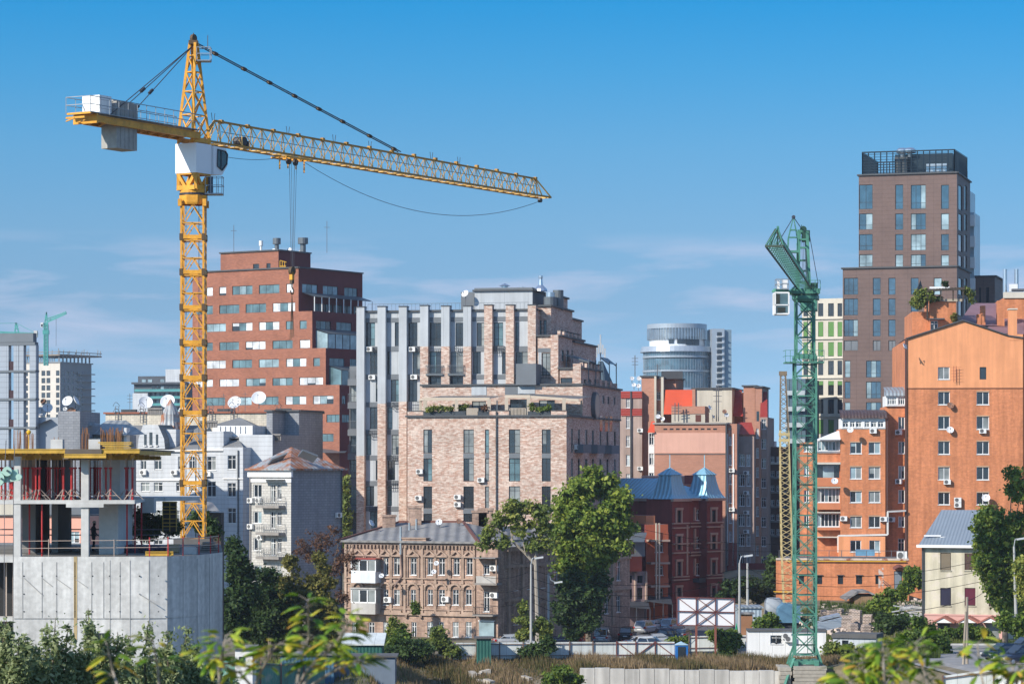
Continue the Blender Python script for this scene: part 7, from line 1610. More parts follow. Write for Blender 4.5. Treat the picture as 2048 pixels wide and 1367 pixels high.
    tp=MB(); tp.box(xr-.5,xr+.15,cy+.2,cy+1,zt-.9,zt+.1); tp.lathe((xr-.4,cy+.6,zt+.2),[(.01,-.1),(.3,-.1),(.3,.1),(.01,.1)],12,(0,1,0)); tp.bar((xr-.55,cy+.6,zt),(xr-.55,cy+.6,zt+.6),.06); tp.build('head_winch',mat('dark_green_steel',(0,0,0)),r)
    # slim peak mast
    pk=MB(); pk_t=Vector((GX(1587,246),246,GZ(434,246))); zb0=GZ(502,246); X=GX(1586,246)
    for dx in (-.45,.45):
        for dy in (-.35,.35): pk.bar((X+dx,246+dy,zb0),(X+dx*.9,246+dy,zb0+1.1),.07); pk.bar((X+dx*.9,246+dy,zb0+1.1),pk_t,.07)
    for t in (.0,.4,.62): z=zb0+(pk_t.z-zb0)*t; h_=.45*(1-max(0,t-.35)*1.4); pk.bar((X-h_,246-.3,z),(X+h_,246-.3,z),.08); pk.bar((X-h_,246+.3,z),(X+h_,246+.3,z),.08)
    pk.box(X-.5,X+.5,245.6,246.4,zb0-.15,zb0); pk.bar((X+.4,246,zb0),(xl,cy,zb0-.6),.16); pk.bar((X+.3,246,zb0+1.5),(xl,cy,zb0+1.4),.1); pk.build('peak_mast',GRN,r)
    pt=MB(); pt.lathe(pk_t,[(.01,-.1),(.16,-.1),(.16,.1),(.01,.1)],10,(0,1,0)); pt.bar(pk_t,(xr-.5,cy+.6,zt+.2),.05); pt.bar(pk_t,q(L_*.80,.5,hh*.7),.05); pt.bar((xr+.1,cy+.6,zt),(cx+1.3,cy+1.2,GZ(565,d)),.05)
    for k in range(4): pt.bar((xl+.35+.13*k,cy+.3,zt-.4),(xl+.4+.13*k,cy-.2,zq+.4),.035)
    pt.build('stay_rope',ROPE,r)
    # nose frame at jib tip
    ns=MB(); pkp=q(L_-1.0,.1,0)+Vector((.25,0,1.35))
    for s_ in (-1,1): ns.bar(pkp,q(L_,s_,0),.07); ns.bar(pkp,q(L_-3.5,s_,0),.07)
    ns.bar(pkp,q(L_-3.5,0,0),.07); ns.lathe(pkp,[(.01,-.08),(.14,-.08),(.14,.08),(.01,.08)],8,(1,0,0)); ns.build('nose_frame',GRN,r)
    # cab arm, cage, cab
    dc=247; ca=MB(); ca.bar((GX(1549,dc),dc,GZ(580,dc)),(cx-.6,cy-1,GZ(582,dc)),.3,.25); ca.bar((GX(1549,dc),dc+1.5,GZ(580,dc)),(cx-.6,cy+.5,GZ(582,dc)),.25,.2); ca.bar((GX(1580,dc),dc,GZ(582,dc)),(cx-.6,cy-1,GZ(562,dc)),.12); ca.build('cab_arm',GRN,r)
    cg=MB(); xa,xb=GX(1553,dc),GX(1577,dc); za,zc=GZ(578,dc),GZ(558,dc)
    for x in (xa,(xa+xb)/2,xb):
        for y in (dc-.2,dc+1.3): cg.bar((x,y,za),(x,y,zc),.05)
    for z in (za,(za+zc)/2,zc):
        for y in (dc-.2,dc+1.3): cg.bar((xa,y,z),(xb,y,z),.05)
        for x in (xa,xb): cg.bar((x,dc-.2,z),(x,dc+1.3,z),.05)
    cg.build('access_cage',GALV,r)
    eb=MB(); eb.box(xb-.5,xb-.05,dc+.2,dc+.6,za,zc-.05); eb.box(xa+.1,xa+.3,dc+.2,dc+.5,za,zc-.1); eb.build('electric_box',WHITE,r)
    x0,x1,z0,z1=GX(1549.5,dc),GX(1577,dc),GZ(628,dc),GZ(585,dc); y0,y1=dc-.3,dc+1.4; c=MB(); t_=.12
    for x in (x0,x1):
        for y in (y0,y1): c.box(x-t_/2,x+t_/2,y-t_/2,y+t_/2,z0,z1)
    c.box(x0,x1,y0,y1,z1-.08,z1+.05); c.box(x0,x1,y0,y1,z0-.05,z0+.06); zm=GZ(610,dc); c.box(x0,x1,y0-.06,y0+.06,zm-.05,zm+.05); c.box(x0-.02,x0+.02,y0,y1,z0,zm); c.box(x1-.02,x1+.02,y0,y1,z0,z1); c.box(x0,x1,y1-.03,y1,z0,z1)
    c.build('cab',WHITE,r)
    g=MB(); g.box(x0+.08,x1-.08,y0+.02,y0+.05,z0+.08,z1-.1); g.build('cab_window',G_TEAL,r); g2=MB(); g2.box(x0+.1,x0+.42,y0-.01,y0+.01,zm+.1,z1-.15); g2.box(x0+.2,x1-.3,y0-.01,y0+.01,z0+.15,zm-.2); g2.build('cab_seat',mat('cab_seat_dark',(.03,.035,.03),.7),r)
    # counter jib behind
    cj=MB(); B=-T; B.z=0; B.normalize(); SS=B.cross(Vector((0,0,1)))
    for s_ in (-.8,.8): cj.bar(Vector((cx,cy,GZ(582,d)))+SS*s_,Vector((cx,cy,GZ(582,d)))+SS*s_+B*11,.16,.4)
    cj.obox(Vector((cx,cy,GZ(590,d)))+B*9.5,B*.9,SS*.75,(0,0,.9)); cj.build('counter_jib',GRN,r)
    # ballast slabs
    bl=MB(); x0,x1=GX(1560,d-2),GX(1660,d-2)
    for k in range(7): dx=RND.uniform(-.15,.15); bl.box(GX(1583,d)-.0+dx,x1-.3+dx,cy-2.2,cy+2.0,zb-.02-.33*(k+1)+.03,zb-.02-.33*k)
    for k in range(6): dx=RND.uniform(-.1,.1); bl.box(x0+dx,x0+1.0+dx,cy-2.0,cy+1.8,zb-.1-.36*(k+1)+.03,zb-.1-.36*k)
    bl.build('ballast_slab',mat('weathered_concrete_slab',(.36,.33,.28),.9,var=.2,fine=.1),r)
green_crane()
def far_cranes():
    d=1150
    r=thing('tower_crane','small distant green tower crane on the unfinished cream and grey tower','crane',(GX(92,d),d,40)); s=d/F
    m=MB(); cx=GX(92,d); mast(m,cx,d,7*s,GZ(730,d),GZ(648,d),7*s,.18,.12,x=True); m.box(cx-6*s,cx+6*s,d-1,d+1,GZ(668,d),GZ(660,d)); m.build('mast',mat('far_green',(.07,.33,.30),.6),r)
    j=MB(); a,b_=Vector((cx+1*s,d,GZ(645,d))),Vector((GX(135,d),d-3,GZ(628,d)))
    for o in ((0,0),(0,4.5),(2.2,2)): v=Vector((0,o[0],o[1]*.3 if o[0] else o[1]*.35)); j.bar(a+v,b_+v*.4,.3)
    n=12
    for k in range(n): j.bar(a.lerp(b_,k/n),a.lerp(b_,(k+.5)/n)+Vector((0,0,1.3)),.15); j.bar(a.lerp(b_,(k+.5)/n)+Vector((0,0,1.3)),a.lerp(b_,(k+1)/n),.15)
    j.build('jib',mat('far_green',(0,0,0)),r)
    h=MB(); 
    for dx in (-3,3): h.bar((cx+dx*s,d,GZ(650,d)),(cx+1*s,d,GZ(624,d)),.45)
    for y in (646,640,634): h.bar((cx-2.5*s,d,GZ(y,d)),(cx+2.5*s,d,GZ(y,d)),.3)
    h.bar((cx-8*s,d,GZ(648,d)),(cx+4*s,d,GZ(648,d)),.8); h.build('tower_head',mat('far_green',(0,0,0)),r)
    c=MB(); c.box(cx-10*s,cx-5*s,d-1,d+1,GZ(654,d),GZ(645,d)); c.build('cab',WHITE,r); w=MB(); w.box(cx-9*s,cx-6*s,d-1.1,d-1,GZ(653,d),GZ(648,d)); w.build('cab_window',G_DARK,r)
    rp=MB(); rp.bar((GX(113,d),d-1,GZ(638,d)),(GX(113,d),d-1,GZ(692,d)),.12); rp.build('hoist_rope',ROPE,r)
    r=thing('tower_crane','pale distant green crane top peeking over the grey frame, counterweight at its right','crane',(GX(32,d),d,40)); cx=GX(33,d)
    m=MB()
    for dx in (-4,6): m.bar((cx+dx*s,d,GZ(670,d)),(cx-1*s,d,GZ(645,d)),.5)
    for y in (664,657,651): m.bar((cx-4*s,d,GZ(y,d)),(cx+4*s,d,GZ(y,d)),.3)
    mast(m,cx,d,7*s,20,GZ(665,d),8*s,.2,.12,x=True); m.build('tower_head',mat('far_green',(0,0,0)),r)
    j=MB(); j.bar((GX(-80,d),d,GZ(661,d)),(GX(76,d),d,GZ(667,d)),.9,.7); j.bar((cx,d,GZ(646,d)),(GX(-80,d),d,GZ(647,d)),.18); j.bar((cx,d,GZ(646,d)),(GX(72,d),d,GZ(666,d)),.18); j.build('jib',mat('far_green',(0,0,0)),r)
    w=MB(); w.box(GX(68,d),GX(75,d),d-1,d+1,GZ(674,d),GZ(661,d)); w.build('counterweight',CONC2,r)
far_cranes()
def lattice_boom():
    r=thing('crawler_crane','parked crawler crane with blue cab and rusty yellow lattice boom behind the green mast','crane',(GX(1575,300),300,0)); d=300
    YB2=mat('faded_yellow_boom',(.52,.41,.20),.6,var=.25,vs=.8,rust=((.22,.13,.07),.8,.55)); YB3=mat('rusty_boom_tip',(.20,.15,.10),.8,var=.3,vs=1.0)
    m=MB(); m2=MB()
    sec=[(1580,1238,.6),(1573,1090,.55),(1570,960,.5),(1568.5,860,.44)]; sec2=[(1568.5,860,.44),(1566,745,.25)]
    def boom(mb,S,bays):
        for i in range(len(S)-1):
            (x0,y0,h0),(x1,y1,h1)=S[i],S[i+1]; a,b_=P(x0,y0,d),P(x1,y1,d)
            def c(k,t): h=h0+(h1-h0)*t; v=a.lerp(b_,t); return v+Vector(((-h,h,h,-h)[k],(-h,-h,h,h)[k],0))
            n=max(2,int((b_-a).length/ (2*h0)))
            for k in range(4):
                mb.bar(c(k,0),c(k,1),.11)
                for q_ in range(n): t0,t1,tm=q_/n,(q_+1)/n,(q_+.5)/n; mb.bar(c(k,t0),c((k+1)%4,tm),.065); mb.bar(c((k+1)%4,tm),c(k,t1),.065)
    boom(m,sec,0); boom(m2,sec2,0)
    for y in (868,880): a=P(1568.5,y,d); m.box(a.x-.55,a.x+.55,a.y-.5,a.y+.5,a.z-.15,a.z+.15)
    a=P(1566,745,d); m2.box(a.x-.4,a.x+.4,a.y-.3,a.y+.3,a.z-.3,a.z+.15); m.build('boom',YB2,r); m2.build('boom_tip',YB3,r)
    c=MB(); x0,x1=GX(1553,d),GX(1598,d); z0,z1=GZ(1243,d),GZ(1204,d)
    pr=[(x0+.2,z0),(x0,z0+1),(x0+.1,z1-.5),(x0+.7,z1),(x1,z1-.2),(x1,z0)]
    for y in (d-1.4,d+1.4): c.poly([(x,y,z) for x,z in pr])
    for i in range(6): a,b_=pr[i],pr[(i+1)%6]; c.poly([(a[0],d-1.4,a[1]),(b_[0],d-1.4,b_[1]),(b_[0],d+1.4,b_[1]),(a[0],d+1.4,a[1])])
    c.build('cab_body',mat('faded_blue_paint',(.10,.21,.31),.5,var=.25,vs=1.2,rust=((.45,.40,.30),1.1,.62)),r)
    t=MB(); t.box(x0+.2,x1+1,d-1.7,d-1,0,z0-.3); t.box(x0+.2,x1+1,d+1,d+1.7,0,z0-.3); t.box(x0+.7,x1+.3,d-.9,d+.9,.4,z0-.02); t.build('crawler_track',STEEL,r)
lattice_boom()
# ================================================================ poles, wires, board, fences, sheds
POLE=mat('concrete_pole',(.38,.38,.365),.8,var=.15,streak=.12); WOODP=mat('weathered_wood_pole',(.33,.28,.22),.9,var=.2,streak=.2)
def pole(name,label,cat,px,d,yb,yt,r0=.16,r1=.1,arm=None,mt=None,group=None,lean=0):
    r=thing(name,label,cat,(GX(px,d),d,max(-1.2,GZ(yb,d))),group); m=MB(); b=P(px,yb,d); t=P(px+lean,yt,d); m.tube(b-Vector((0,0,1.2)),t,r0,r1,10); m.build('pole',mt or POLE,r)
    if arm:
        a=MB(); ax,ay=arm; e=P(px+lean+ax,yt-ay,d); c=P(px+lean+ax*.35,yt-ay*.85,d); a.path([t,t.lerp(c,.6)+Vector((0,0,.12)),c+Vector((0,0,.1)),e],.05,6); a.build('lamp_arm',GALV,r)
        h=MB(); dx=.55 if ax>0 else -.55; h.obox(e+Vector((dx*.5,0,.02)),(abs(dx)*.75,0,.06),(0,.13,0),(-.01,0,.08)); h.build('lamp_head',mat('lamp_head_grey',(.5,.52,.52),.4),r)
    return t
tops={}
tops['A']=pole('street_lamp','street lamp on a concrete pole in front of the old brick house','street lamp',1062,268,1305,1128,.15,.085,(10,13))
tops['B']=pole('street_lamp','street lamp on a concrete pole at the right edge of the white billboard','street lamp',1479,275,1298,1125,.17,.09,(12,14))
tops['C']=pole('street_lamp','street lamp pole standing in front of the right hand tree','street lamp',2033,265,1245,1092,.17,.1,(8,15),lean=-5)
tops['D']=pole('utility_pole','thin utility pole with a small lamp beside the forked tree','utility pole',1097,285,1288,1146,.14,.1,(14,-18))
tops['E']=pole('utility_pole','pale utility pole behind the street lamp near the billboard','utility pole',1495,300,1215,1125,.15,.12)
tops['F']=pole('utility_pole','weathered wooden utility pole with a leaning brace by the right hand road','utility pole',1934,222,1335,1193,.13,.1,mt=WOODP)
tops['G']=pole('utility_pole','plain grey pole standing among the dark trees left of the old brick house','utility pole',576,262,1290,1165,.14,.11)
m=MB(); m.tube(P(1926,1340,221),P(1932,1222,221.5),.12,.1); m.build('brace',WOODP,bpy.data.objects['utility_pole.002'])
def wires(label_from,spec):
    for k,(a,b_,sag,lab) in enumerate(spec):
        m=MB(); pts=[]
        for i in range(25): t=i/24; v=a.lerp(b_,t); v.z-=sag*4*t*(1-t); pts.append(v)
        m.path(pts,.022,4); o=m.build('overhead_cable',mat('cable_grey',(.42,.43,.45),.6),None,at=tuple(a)); tag(o,lab,'cable','overhead cables strung between the poles')
A,B,C,D,E,Fp=[tops[k] for k in 'ABCDEF']
def dn(v,z): return v-Vector((0,0,z))
hi=mat('cable_grey',(0,0,0))
order=['topmost','second','third','fourth','fifth','lowest']
wires('',[(dn(A,.5+.75*i),dn(B,.4+.8*i),1.6+.25*i,'%s sagging cable between the two lamp poles over the car park'%order[i]) for i in range(6)])
wires('',[(dn(A,.6+1.3*i),Vector(P(960,1150+28*i,296)),.5,'%s cable from the left lamp pole to the old brick house'%order[i]) for i in range(3)])
wires('',[(dn(B,.5+.9*i),dn(C,1+1.0*i)+Vector((0,0,.5)),1.5,'%s cable from the billboard lamp pole to the right hand lamp'%order[i]) for i in range(3)])
wires('',[(dn(E,.4+1.1*i),Vector(P(1600,1158+17*i,290)),.7,'%s cable from the pale utility pole towards the green mast'%order[i]) for i in range(3)])
wires('',[(Vector(P(1255,1050,315)),Vector(P(1600,1085,330)),.8,'upper thin cable crossing the maroon house front'),(Vector(P(1250,1066,315)),Vector(P(1600,1100,330)),.8,'lower thin cable crossing the maroon house front')])
wires('',[(dn(Fp,.3),Vector(P(1600,1206,290)),1.0,'cable from the wooden pole towards the green mast'),(dn(Fp,.3),dn(C,.6),.8,'cable from the wooden pole up to the right hand street lamp')])
def billboard():
    d=268; r=thing('billboard','blank white billboard seen from behind with red diagonal bracing','billboard',(GX(1410,d),d,0)); f=F2(1353,d+.5,1470,d-.5)
    p=MB(); a=P(1354,1193,d);b_=P(1469,1196,d);c=P(1469,1251,d);e=P(1354,1249,d); n=Vector((0,.12,0))
    p.poly([a,b_,c,e]); p.poly([a+n,b_+n,c+n,e+n])
    for u,v in ((a,b_),(b_,c),(c,e),(e,a)): p.poly([u,v,v+n,u+n])
    p.build('panel',mat('billboard_white',(.78,.78,.80),.5,var=.03),r)
    RB=mat('rust_red_steel',(.14,.045,.04),.7,var=.2); k=MB(); o=Vector((0,-.12,0)); T=lambda s,t:a.lerp(b_,s).lerp(e.lerp(c,s),t)+o
    for u,v in (((0,0),(1,0)),((0,1),(1,1)),((0,0),(0,1)),((1,0),(1,1)),((0,.5),(1,.5)),((.333,0),(.333,1)),((.667,0),(.667,1))): k.bar(T(*u),T(*v),.09)
    for u,v in (((0,0),(.333,.5)),((0,1),(.333,.5)),((1,0),(.667,.5)),((1,1),(.667,.5)),((.333,0),(.667,.5)),((.333,.5),(.667,0)),((.333,.5),(.667,1)),((.333,1),(.667,.5))): k.bar(T(*u),T(*v),.075)
    k.build('brace',RB,r); 
    for s in (.333,.667): q=MB(); t=T(s,1); q.bar((t.x,t.y,-.5),(t.x,t.y,t.z),.2); q.build('post',mat('rust_red_post',(.20,.07,.05),.7,var=.2),r)
billboard()
def fence(name,label,pts,h,mt,post,seg,rails=True,xb=False,group=None,zb=None):
    a0=Vector(pts[0]); r=thing(name,label,'fence',tuple(a0),group); m=MB(); p=MB()
    for a,b_ in zip(pts,pts[1:]):
        a=Vector(a);b_=Vector(b_); n=max(1,int((b_-a).length/seg)); d=(b_-a).normalized(); s=Vector((d.y,-d.x,0))*.05
        if s.y>0: s=-s
        for i in range(n):
            u,v=a.lerp(b_,i/n),a.lerp(b_,(i+1)/n); hh=h*RND.uniform(.97,1.02)
            m.poly([u,v,v+Vector((0,0,hh)),u+Vector((0,0,hh))]); m.poly([u-s*.5,v-s*.5,v-s*.5+Vector((0,0,hh)),u-s*.5+Vector((0,0,hh))]); m.poly([u+Vector((0,0,hh)),v+Vector((0,0,hh)),v-s*.5+Vector((0,0,hh)),u-s*.5+Vector((0,0,hh))])
            p.bar(u+s*2,u+s*2+Vector((0,0,h+.08)),.1)
            if rails:
                for zz in (.35,h-.15): p.bar(u+s*2+Vector((0,0,zz)),v+s*2+Vector((0,0,zz)),.06)
            if xb:
                if i%2: p.bar(u+s*2+Vector((0,0,.2)),v+s*2+Vector((0,0,h)),.09)
                else: p.bar(u+s*2+Vector((0,0,h)),v+s*2+Vector((0,0,.2)),.09)
    m.build('panel',mt,r); p.build('post',post,r); return r
FW=mat('pale_grey_fence_sheet',(.60,.63,.61),.6,var=.08,joints=(1.0,60),streak=.12,rust=((.40,.33,.25),.9,.66)); FP=mat('rusty_post',(.16,.10,.08),.7)
fence('sheet_fence','pale sheet metal fence along the front of the car park',[P(905,1318,262),P(1232,1316,264)],1.55,FW,FP,2.0)
fence('braced_fence','pale sheet fence panels with rust red diagonal bracing beside the blue toilet',[P(1233,1316,262),P(1349,1316,262)],1.55,FW,mat('rust_red_steel',(0,0,0)),1.5,xb=True)
fence('sheet_fence','short pale fence between the billboard posts and the white cabin',[P(1378,1302,274),P(1492,1300,274)],1.5,FW,FP,2.0)
FG=mat('green_fence_sheet',(.09,.24,.19),.6,var=.2,ribs=(.3,0),streak=.25,rust=((.25,.33,.28),.6,.55)); 
fence('green_fence','faded green corrugated fence behind the foreground leaves',[P(395,1378,215),P(478,1380,212),P(560,1383,216),P(650,1375,222)],2.2,FG,FP,2.4)
fence('white_fence','white sheet fence at the bottom right beside the road',[P(1885,1412,196),P(1990,1398,196),P(2075,1425,190)],2.1,FW,FP,2.0)
def retaining():
    r=thing('retaining_wall','long pale concrete retaining wall below the dry grass','wall',(GX(1360,248),248,-3)); m=MB()
    x0,x1=GX(1160,249),GX(1580,248); n=14; RW=mat('stained_pale_concrete',(.52,.50,.46),.85,var=.14,streak=.22,rust=((.33,.26,.2),.5,.66))
    for i in range(n): a=x0+(x1-x0)*i/n;b_=x0+(x1-x0)*(i+1)/n; h=GZ(1335,249)+.05*math.sin(i*1.7)-i*.02; m.box(a,b_-.04,248.6,249.4,-9,h)
    m.build('wall_panel',RW,r); c=MB(); c.box(x0,x1,248.75,249.3,-9,GZ(1338,249)-.15); c.build('wall_core',CONC2,r)
retaining()
def cabins():
    d=266; r=thing('site_cabin','white site cabin with a barred window left of the green mast','cabin',(GX(1570,d),d,0)); x0,x1=GX(1495,d),GX(1652,d); zt=GZ(1260,d); WC_=mat('cabin_white',(.76,.76,.75),.5,var=.06,streak=.08,joints=(1.2,40))
    b=Bld('x','x x x x','x',1570,d); 
    bpy.data.objects.remove(b.root); b.root=r
    f=F2(1495,d,1652,d-.3); m=b.box(f,1495,1652,1261,None,2.6,WC_,mat('cabin_shaded_side',(.5,.52,.55),.6),mat('cabin_roof',(.10,.10,.10),.8)); b.slab('roof_edge',mat('cabin_roof',(0,0,0)),f,1494,1654,1258.5,1261.3,-.15,2.7)  # side wall greyed: shade is painted into the white cabin colour
    b.win(m.front,1541,1564,1269,1287,'white2n'); g=b.part('window_grille',FR_D); c=f.at(f.u(1552.5),-.06); z=f.z(1552,1287)
    for k in range(9): t=math.pi*(k+.5)/9; g.bar((c.x,c.y,z),(c.x+.52*math.cos(t)*1.0,c.y,z+.80*min(1,abs(math.sin(t))+.25)),.025)
    b.ac(m.front,1573,1270); b.ac(m.front,1578,1276); b.done()
    d=262; r2=thing('site_cabin','light grey site cabin with a window, right of the green mast','cabin',(GX(1730,d),d,0)); b=Bld('x','x x x x','x',1570,d); bpy.data.objects.remove(b.root); b.root=r2
    GC=mat('cabin_light_grey',(.46,.50,.54),.6,var=.06,joints=(.5,40)); f=F2(1665,d+.7,1752,d-.7); m=b.box(f,1666,1752,1275,None,2.6,GC,GC,mat('cabin_roof',(0,0,0)),yref=1700); b.slab('roof_edge',mat('cabin_roof',(0,0,0)),f,1664,1754,1266,1275,-.2,2.8,ref=1700)
    b.win(m.front,1707,1729,1272,1300,'white2n'); b.win(m.front,1684,1697,1280,1305,'dark1'); b.done()
    # corrugated sheets stack behind the cabins
    o=MB(); a=P(1633,1255,280);b_=P(1680,1244,280); o.obox((a+b_)/2,(b_-a)/2,(0,1.2,0),(0,0,.35)); o.obox((a+b_)/2+Vector((.1,-.1,.5)),(b_-a)/2*.95,(0,1.1,0),(.0,0,.12)); o.obox((a+b_)/2+Vector((.1,-.1,.85)),(b_-a)/2*.8,(0,1.1,0),(.0,0,.12)); tag(o.build('sheet_stack',mat('galvanised_sheets',(.42,.47,.52),.4,.5,joints=(50,.18)),None,at=tuple(a)),'stack of galvanised corrugated sheets beside the green mast','sheet stack')
    r=thing('portable_toilet','bright blue portable toilet with a peaked white lid by the fence','portable toilet',(GX(1365,263),261,0)); b_=MB(); x0,x1=GX(1351,261),GX(1376,261); z1=GZ(1289,261)
    b_.box(x0,x1,261,262.1,-.6,z1); b_.build('shell',mat('blue_plastic',(.02,.14,.42),.4,var=.08),r); t=MB(); xm=(x0+x1)/2
    for s in (x0-.05,x1+.05): t.poly([(s,260.9,z1),(xm,260.9,z1+.28),(xm,262.2,z1+.28),(s,262.2,z1)])
    t.poly([(x0-.05,260.9,z1),(x1+.05,260.9,z1),(xm,260.9,z1+.28)]); t.build('lid',mat('pale_blue_plastic',(.38,.55,.68),.4),r); dd=MB(); dd.box(x0+.22,x1-.22,260.95,261,-.5,z1-.15); dd.build('door',G_DARK,r)
    # shipping container-like sheds
    def shed(name,label,px0,px1,yt,yb,d,dep,mt,roof,slope=0,cat='shed'):
        r=thing(name,label,cat,(GX((px0+px1)/2,d),d,max(-2,GZ(yb,d)))); m=MB(); x0,x1=GX(px0,d),GX(px1,d); z0,z1=GZ(yb,d),GZ(yt,d); m.prism([(x0,d),(x1,d),(x1,d+dep),(x0,d+dep)],z0-1.5,z1,top=False); m.build('shed_wall',mt,r); q=MB(); q.obox(((x0+x1)/2,d+dep/2,z1+.1+slope/2),((x1-x0)/2+.2,0,0),(0,dep/2+.2,slope/2),(0,0,.07)); q.build('shed_roof',roof,r); return r
    DG=mat('dark_green_sheet',(.02,.10,.08),.6,var=.2,ribs=(.3,0)); 
    shed('green_shed','dark green metal shed with a pale sloped roof beyond the foreground leaves',686,764,1290,1312,246,4,DG,FW,.7)
    shed('low_container','low white and dark container in the shadow below the green shed',668,790,1314,1332,238,3,mat('shaded_white_container',(.15,.19,.24),.6,var=.2),mat('cabin_roof',(0,0,0)),.0,'container')  # dark blue-grey wall: shade is put into the white container's colour
    shed('blue_container','shaded blue corrugated container behind the green fence',560,668,1310,1345,236,3,mat('blue_container_paint',(.05,.13,.21),.6,var=.2,ribs=(.3,0)),SLATE,0,'container')
    shed('white_hut','small white hut with one dark window at the foot of the curved concrete building',470,505,1298,1335,205,3,WHITE,SLATE,0,'hut'); 
    h=bpy.data.objects['white_hut']; w=MB(); w.box(GX(478,205),GX(489,205),204.93,205.02,GZ(1326,205),GZ(1312,205)); w.build('window',G_DARK,h)
    shed('green_box','dark green metal kiosk box in the middle of the pale fence',953,982,1277,1306,260,1.6,mat('dark_green_sheet',(0,0,0)),mat('cabin_roof',(0,0,0)),0,'kiosk')
    shed('corrugated_container','pale blue corrugated container with an orange brown side near the right lamp pole',1478,1523,1216,1248,296,5,mat('pale_blue_corrugated',(.36,.44,.50),.5,.2,ribs=(.4,0)),GREYROOF,0,'container')
    shed('plank_store','brown plank store in front of the pale blue container',1482,1505,1228,1254,291,2,mat('brown_planks',(.30,.15,.08),.9,var=.25),SLATE,0,'shed')
    t=thing('round_tank','grey metal tank lying behind the pale blue container','tank',(GX(1545,300),300,0)); m=MB(); a=P(1530,1218,302);b2=P(1562,1218,302); m.lathe(a,[(.01,0),(1.0,.0),(1.3,.25),(1.3,1.5),(1.0,1.9),(.01,1.9)],18,(1,0,0)); m.build('tank_shell',mat('dull_tank_grey',(.28,.31,.34),.6,var=.2),t,True); m=MB(); m.box(a.x+.2,a.x+.5,301,303,0,a.z-.9); m.box(a.x+1.3,a.x+1.6,301,303,0,a.z-.9); m.build('cradle',STEEL,t)
    pn=MB(); c=P(1473,1260,276); pn.lathe((c.x,c.y,0),[(.42,.0),(.42,.4),(.02,2.7)],12); tag(pn.build('closed_parasol',mat('green_parasol',(.01,.30,.12),.7),None,at=(c.x,c.y,0)),'closed green parasol beside the billboard lamp pole','parasol')
cabins()
def rubble():
    MT=mat('brick_pallet',(0,0,0),.9,brick=((.62,.48,.40),(.50,.42,.37),(.22,.18,.15),.3,.14,.03),var=.3)
    spots=[(1690,1262,3.2,2.6),(1715,1258,2.4,3.2),(1737,1252,2.2,2.0),(1706,1268,2.0,1.8),(1733,1270,1.9,1.7),(1708,1236,1.8,1.6),(1664,1236,2.0,1.4),(1680,1232,1.8,1.2),(1648,1233,1.6,1.2)]
    place=['leftmost tall pallet','tallest pallet','right hand pallet','low front pallet','small front pallet','upper pallet standing alone','rear pallet furthest left but two','rear pallet furthest left but one','rear pallet furthest left']
    for (px,py,w,h),t in zip(spots,place):
        d=290+(1262-py)*.45; m=MB(); c=P(px,py,d); rr=random.Random(px); w*=.55;h*=.62
        for k in range(4):
            s=rr.uniform(.8,1.0); an=rr.uniform(-.05,.05)+(px%7-3)*.12; m.obox((c.x,d+.5,c.z+h*(k+.5)/4),(w*.4*s*math.cos(an),w*.4*s*math.sin(an),0),(-.55*math.sin(an),.55*math.cos(an),0),(0,0,h/8-.015))
        tag(m.build('brick_pallet',MT,None,at=(c.x,d,c.z)),'%s of reclaimed pale bricks on the rubble slope'%t,'brick pallet','pallets of bricks on the slope')
    m=MB(); rr=random.Random(5)
    for k in range(700):
        px=rr.gauss(1690,40) if k<260 else rr.gauss(1830,16); py=rr.gauss(1245,14) if k<260 else rr.gauss(1222,9); d=288+(1262-py)*.5; c=P(px,py,d); s=rr.uniform(.08,.34); a=rr.random()*3; m.obox(c,(s*math.cos(a),s*math.sin(a),rr.uniform(-.1,.1)),(-s*.6*math.sin(a),s*.6*math.cos(a),0),(0,0,s*.5))
    tag(m.build('rubble',mat('pale_rubble',(.56,.46,.39),.9,var=.3,vs=2),None),'loose pale brick rubble on the slope','rubble',kind='stuff')
    m=MB()
    for k in range(22):
        px=rr.uniform(1804,1842); py=rr.uniform(1213,1233); c=P(px,py,292); a=rr.uniform(-.4,.4); m.obox(c,(rr.uniform(.7,1.4)*math.cos(a),.2,rr.uniform(-.2,.2)),(0,.12,0),(0,0,.05))
    tag(m.build('board_pile',mat('pale_boards',(.55,.55,.55),.7,var=.2),None,at=tuple(P(1825,1230,292))),'pile of pale boards left of the derelict cream house','board pile')
rubble()
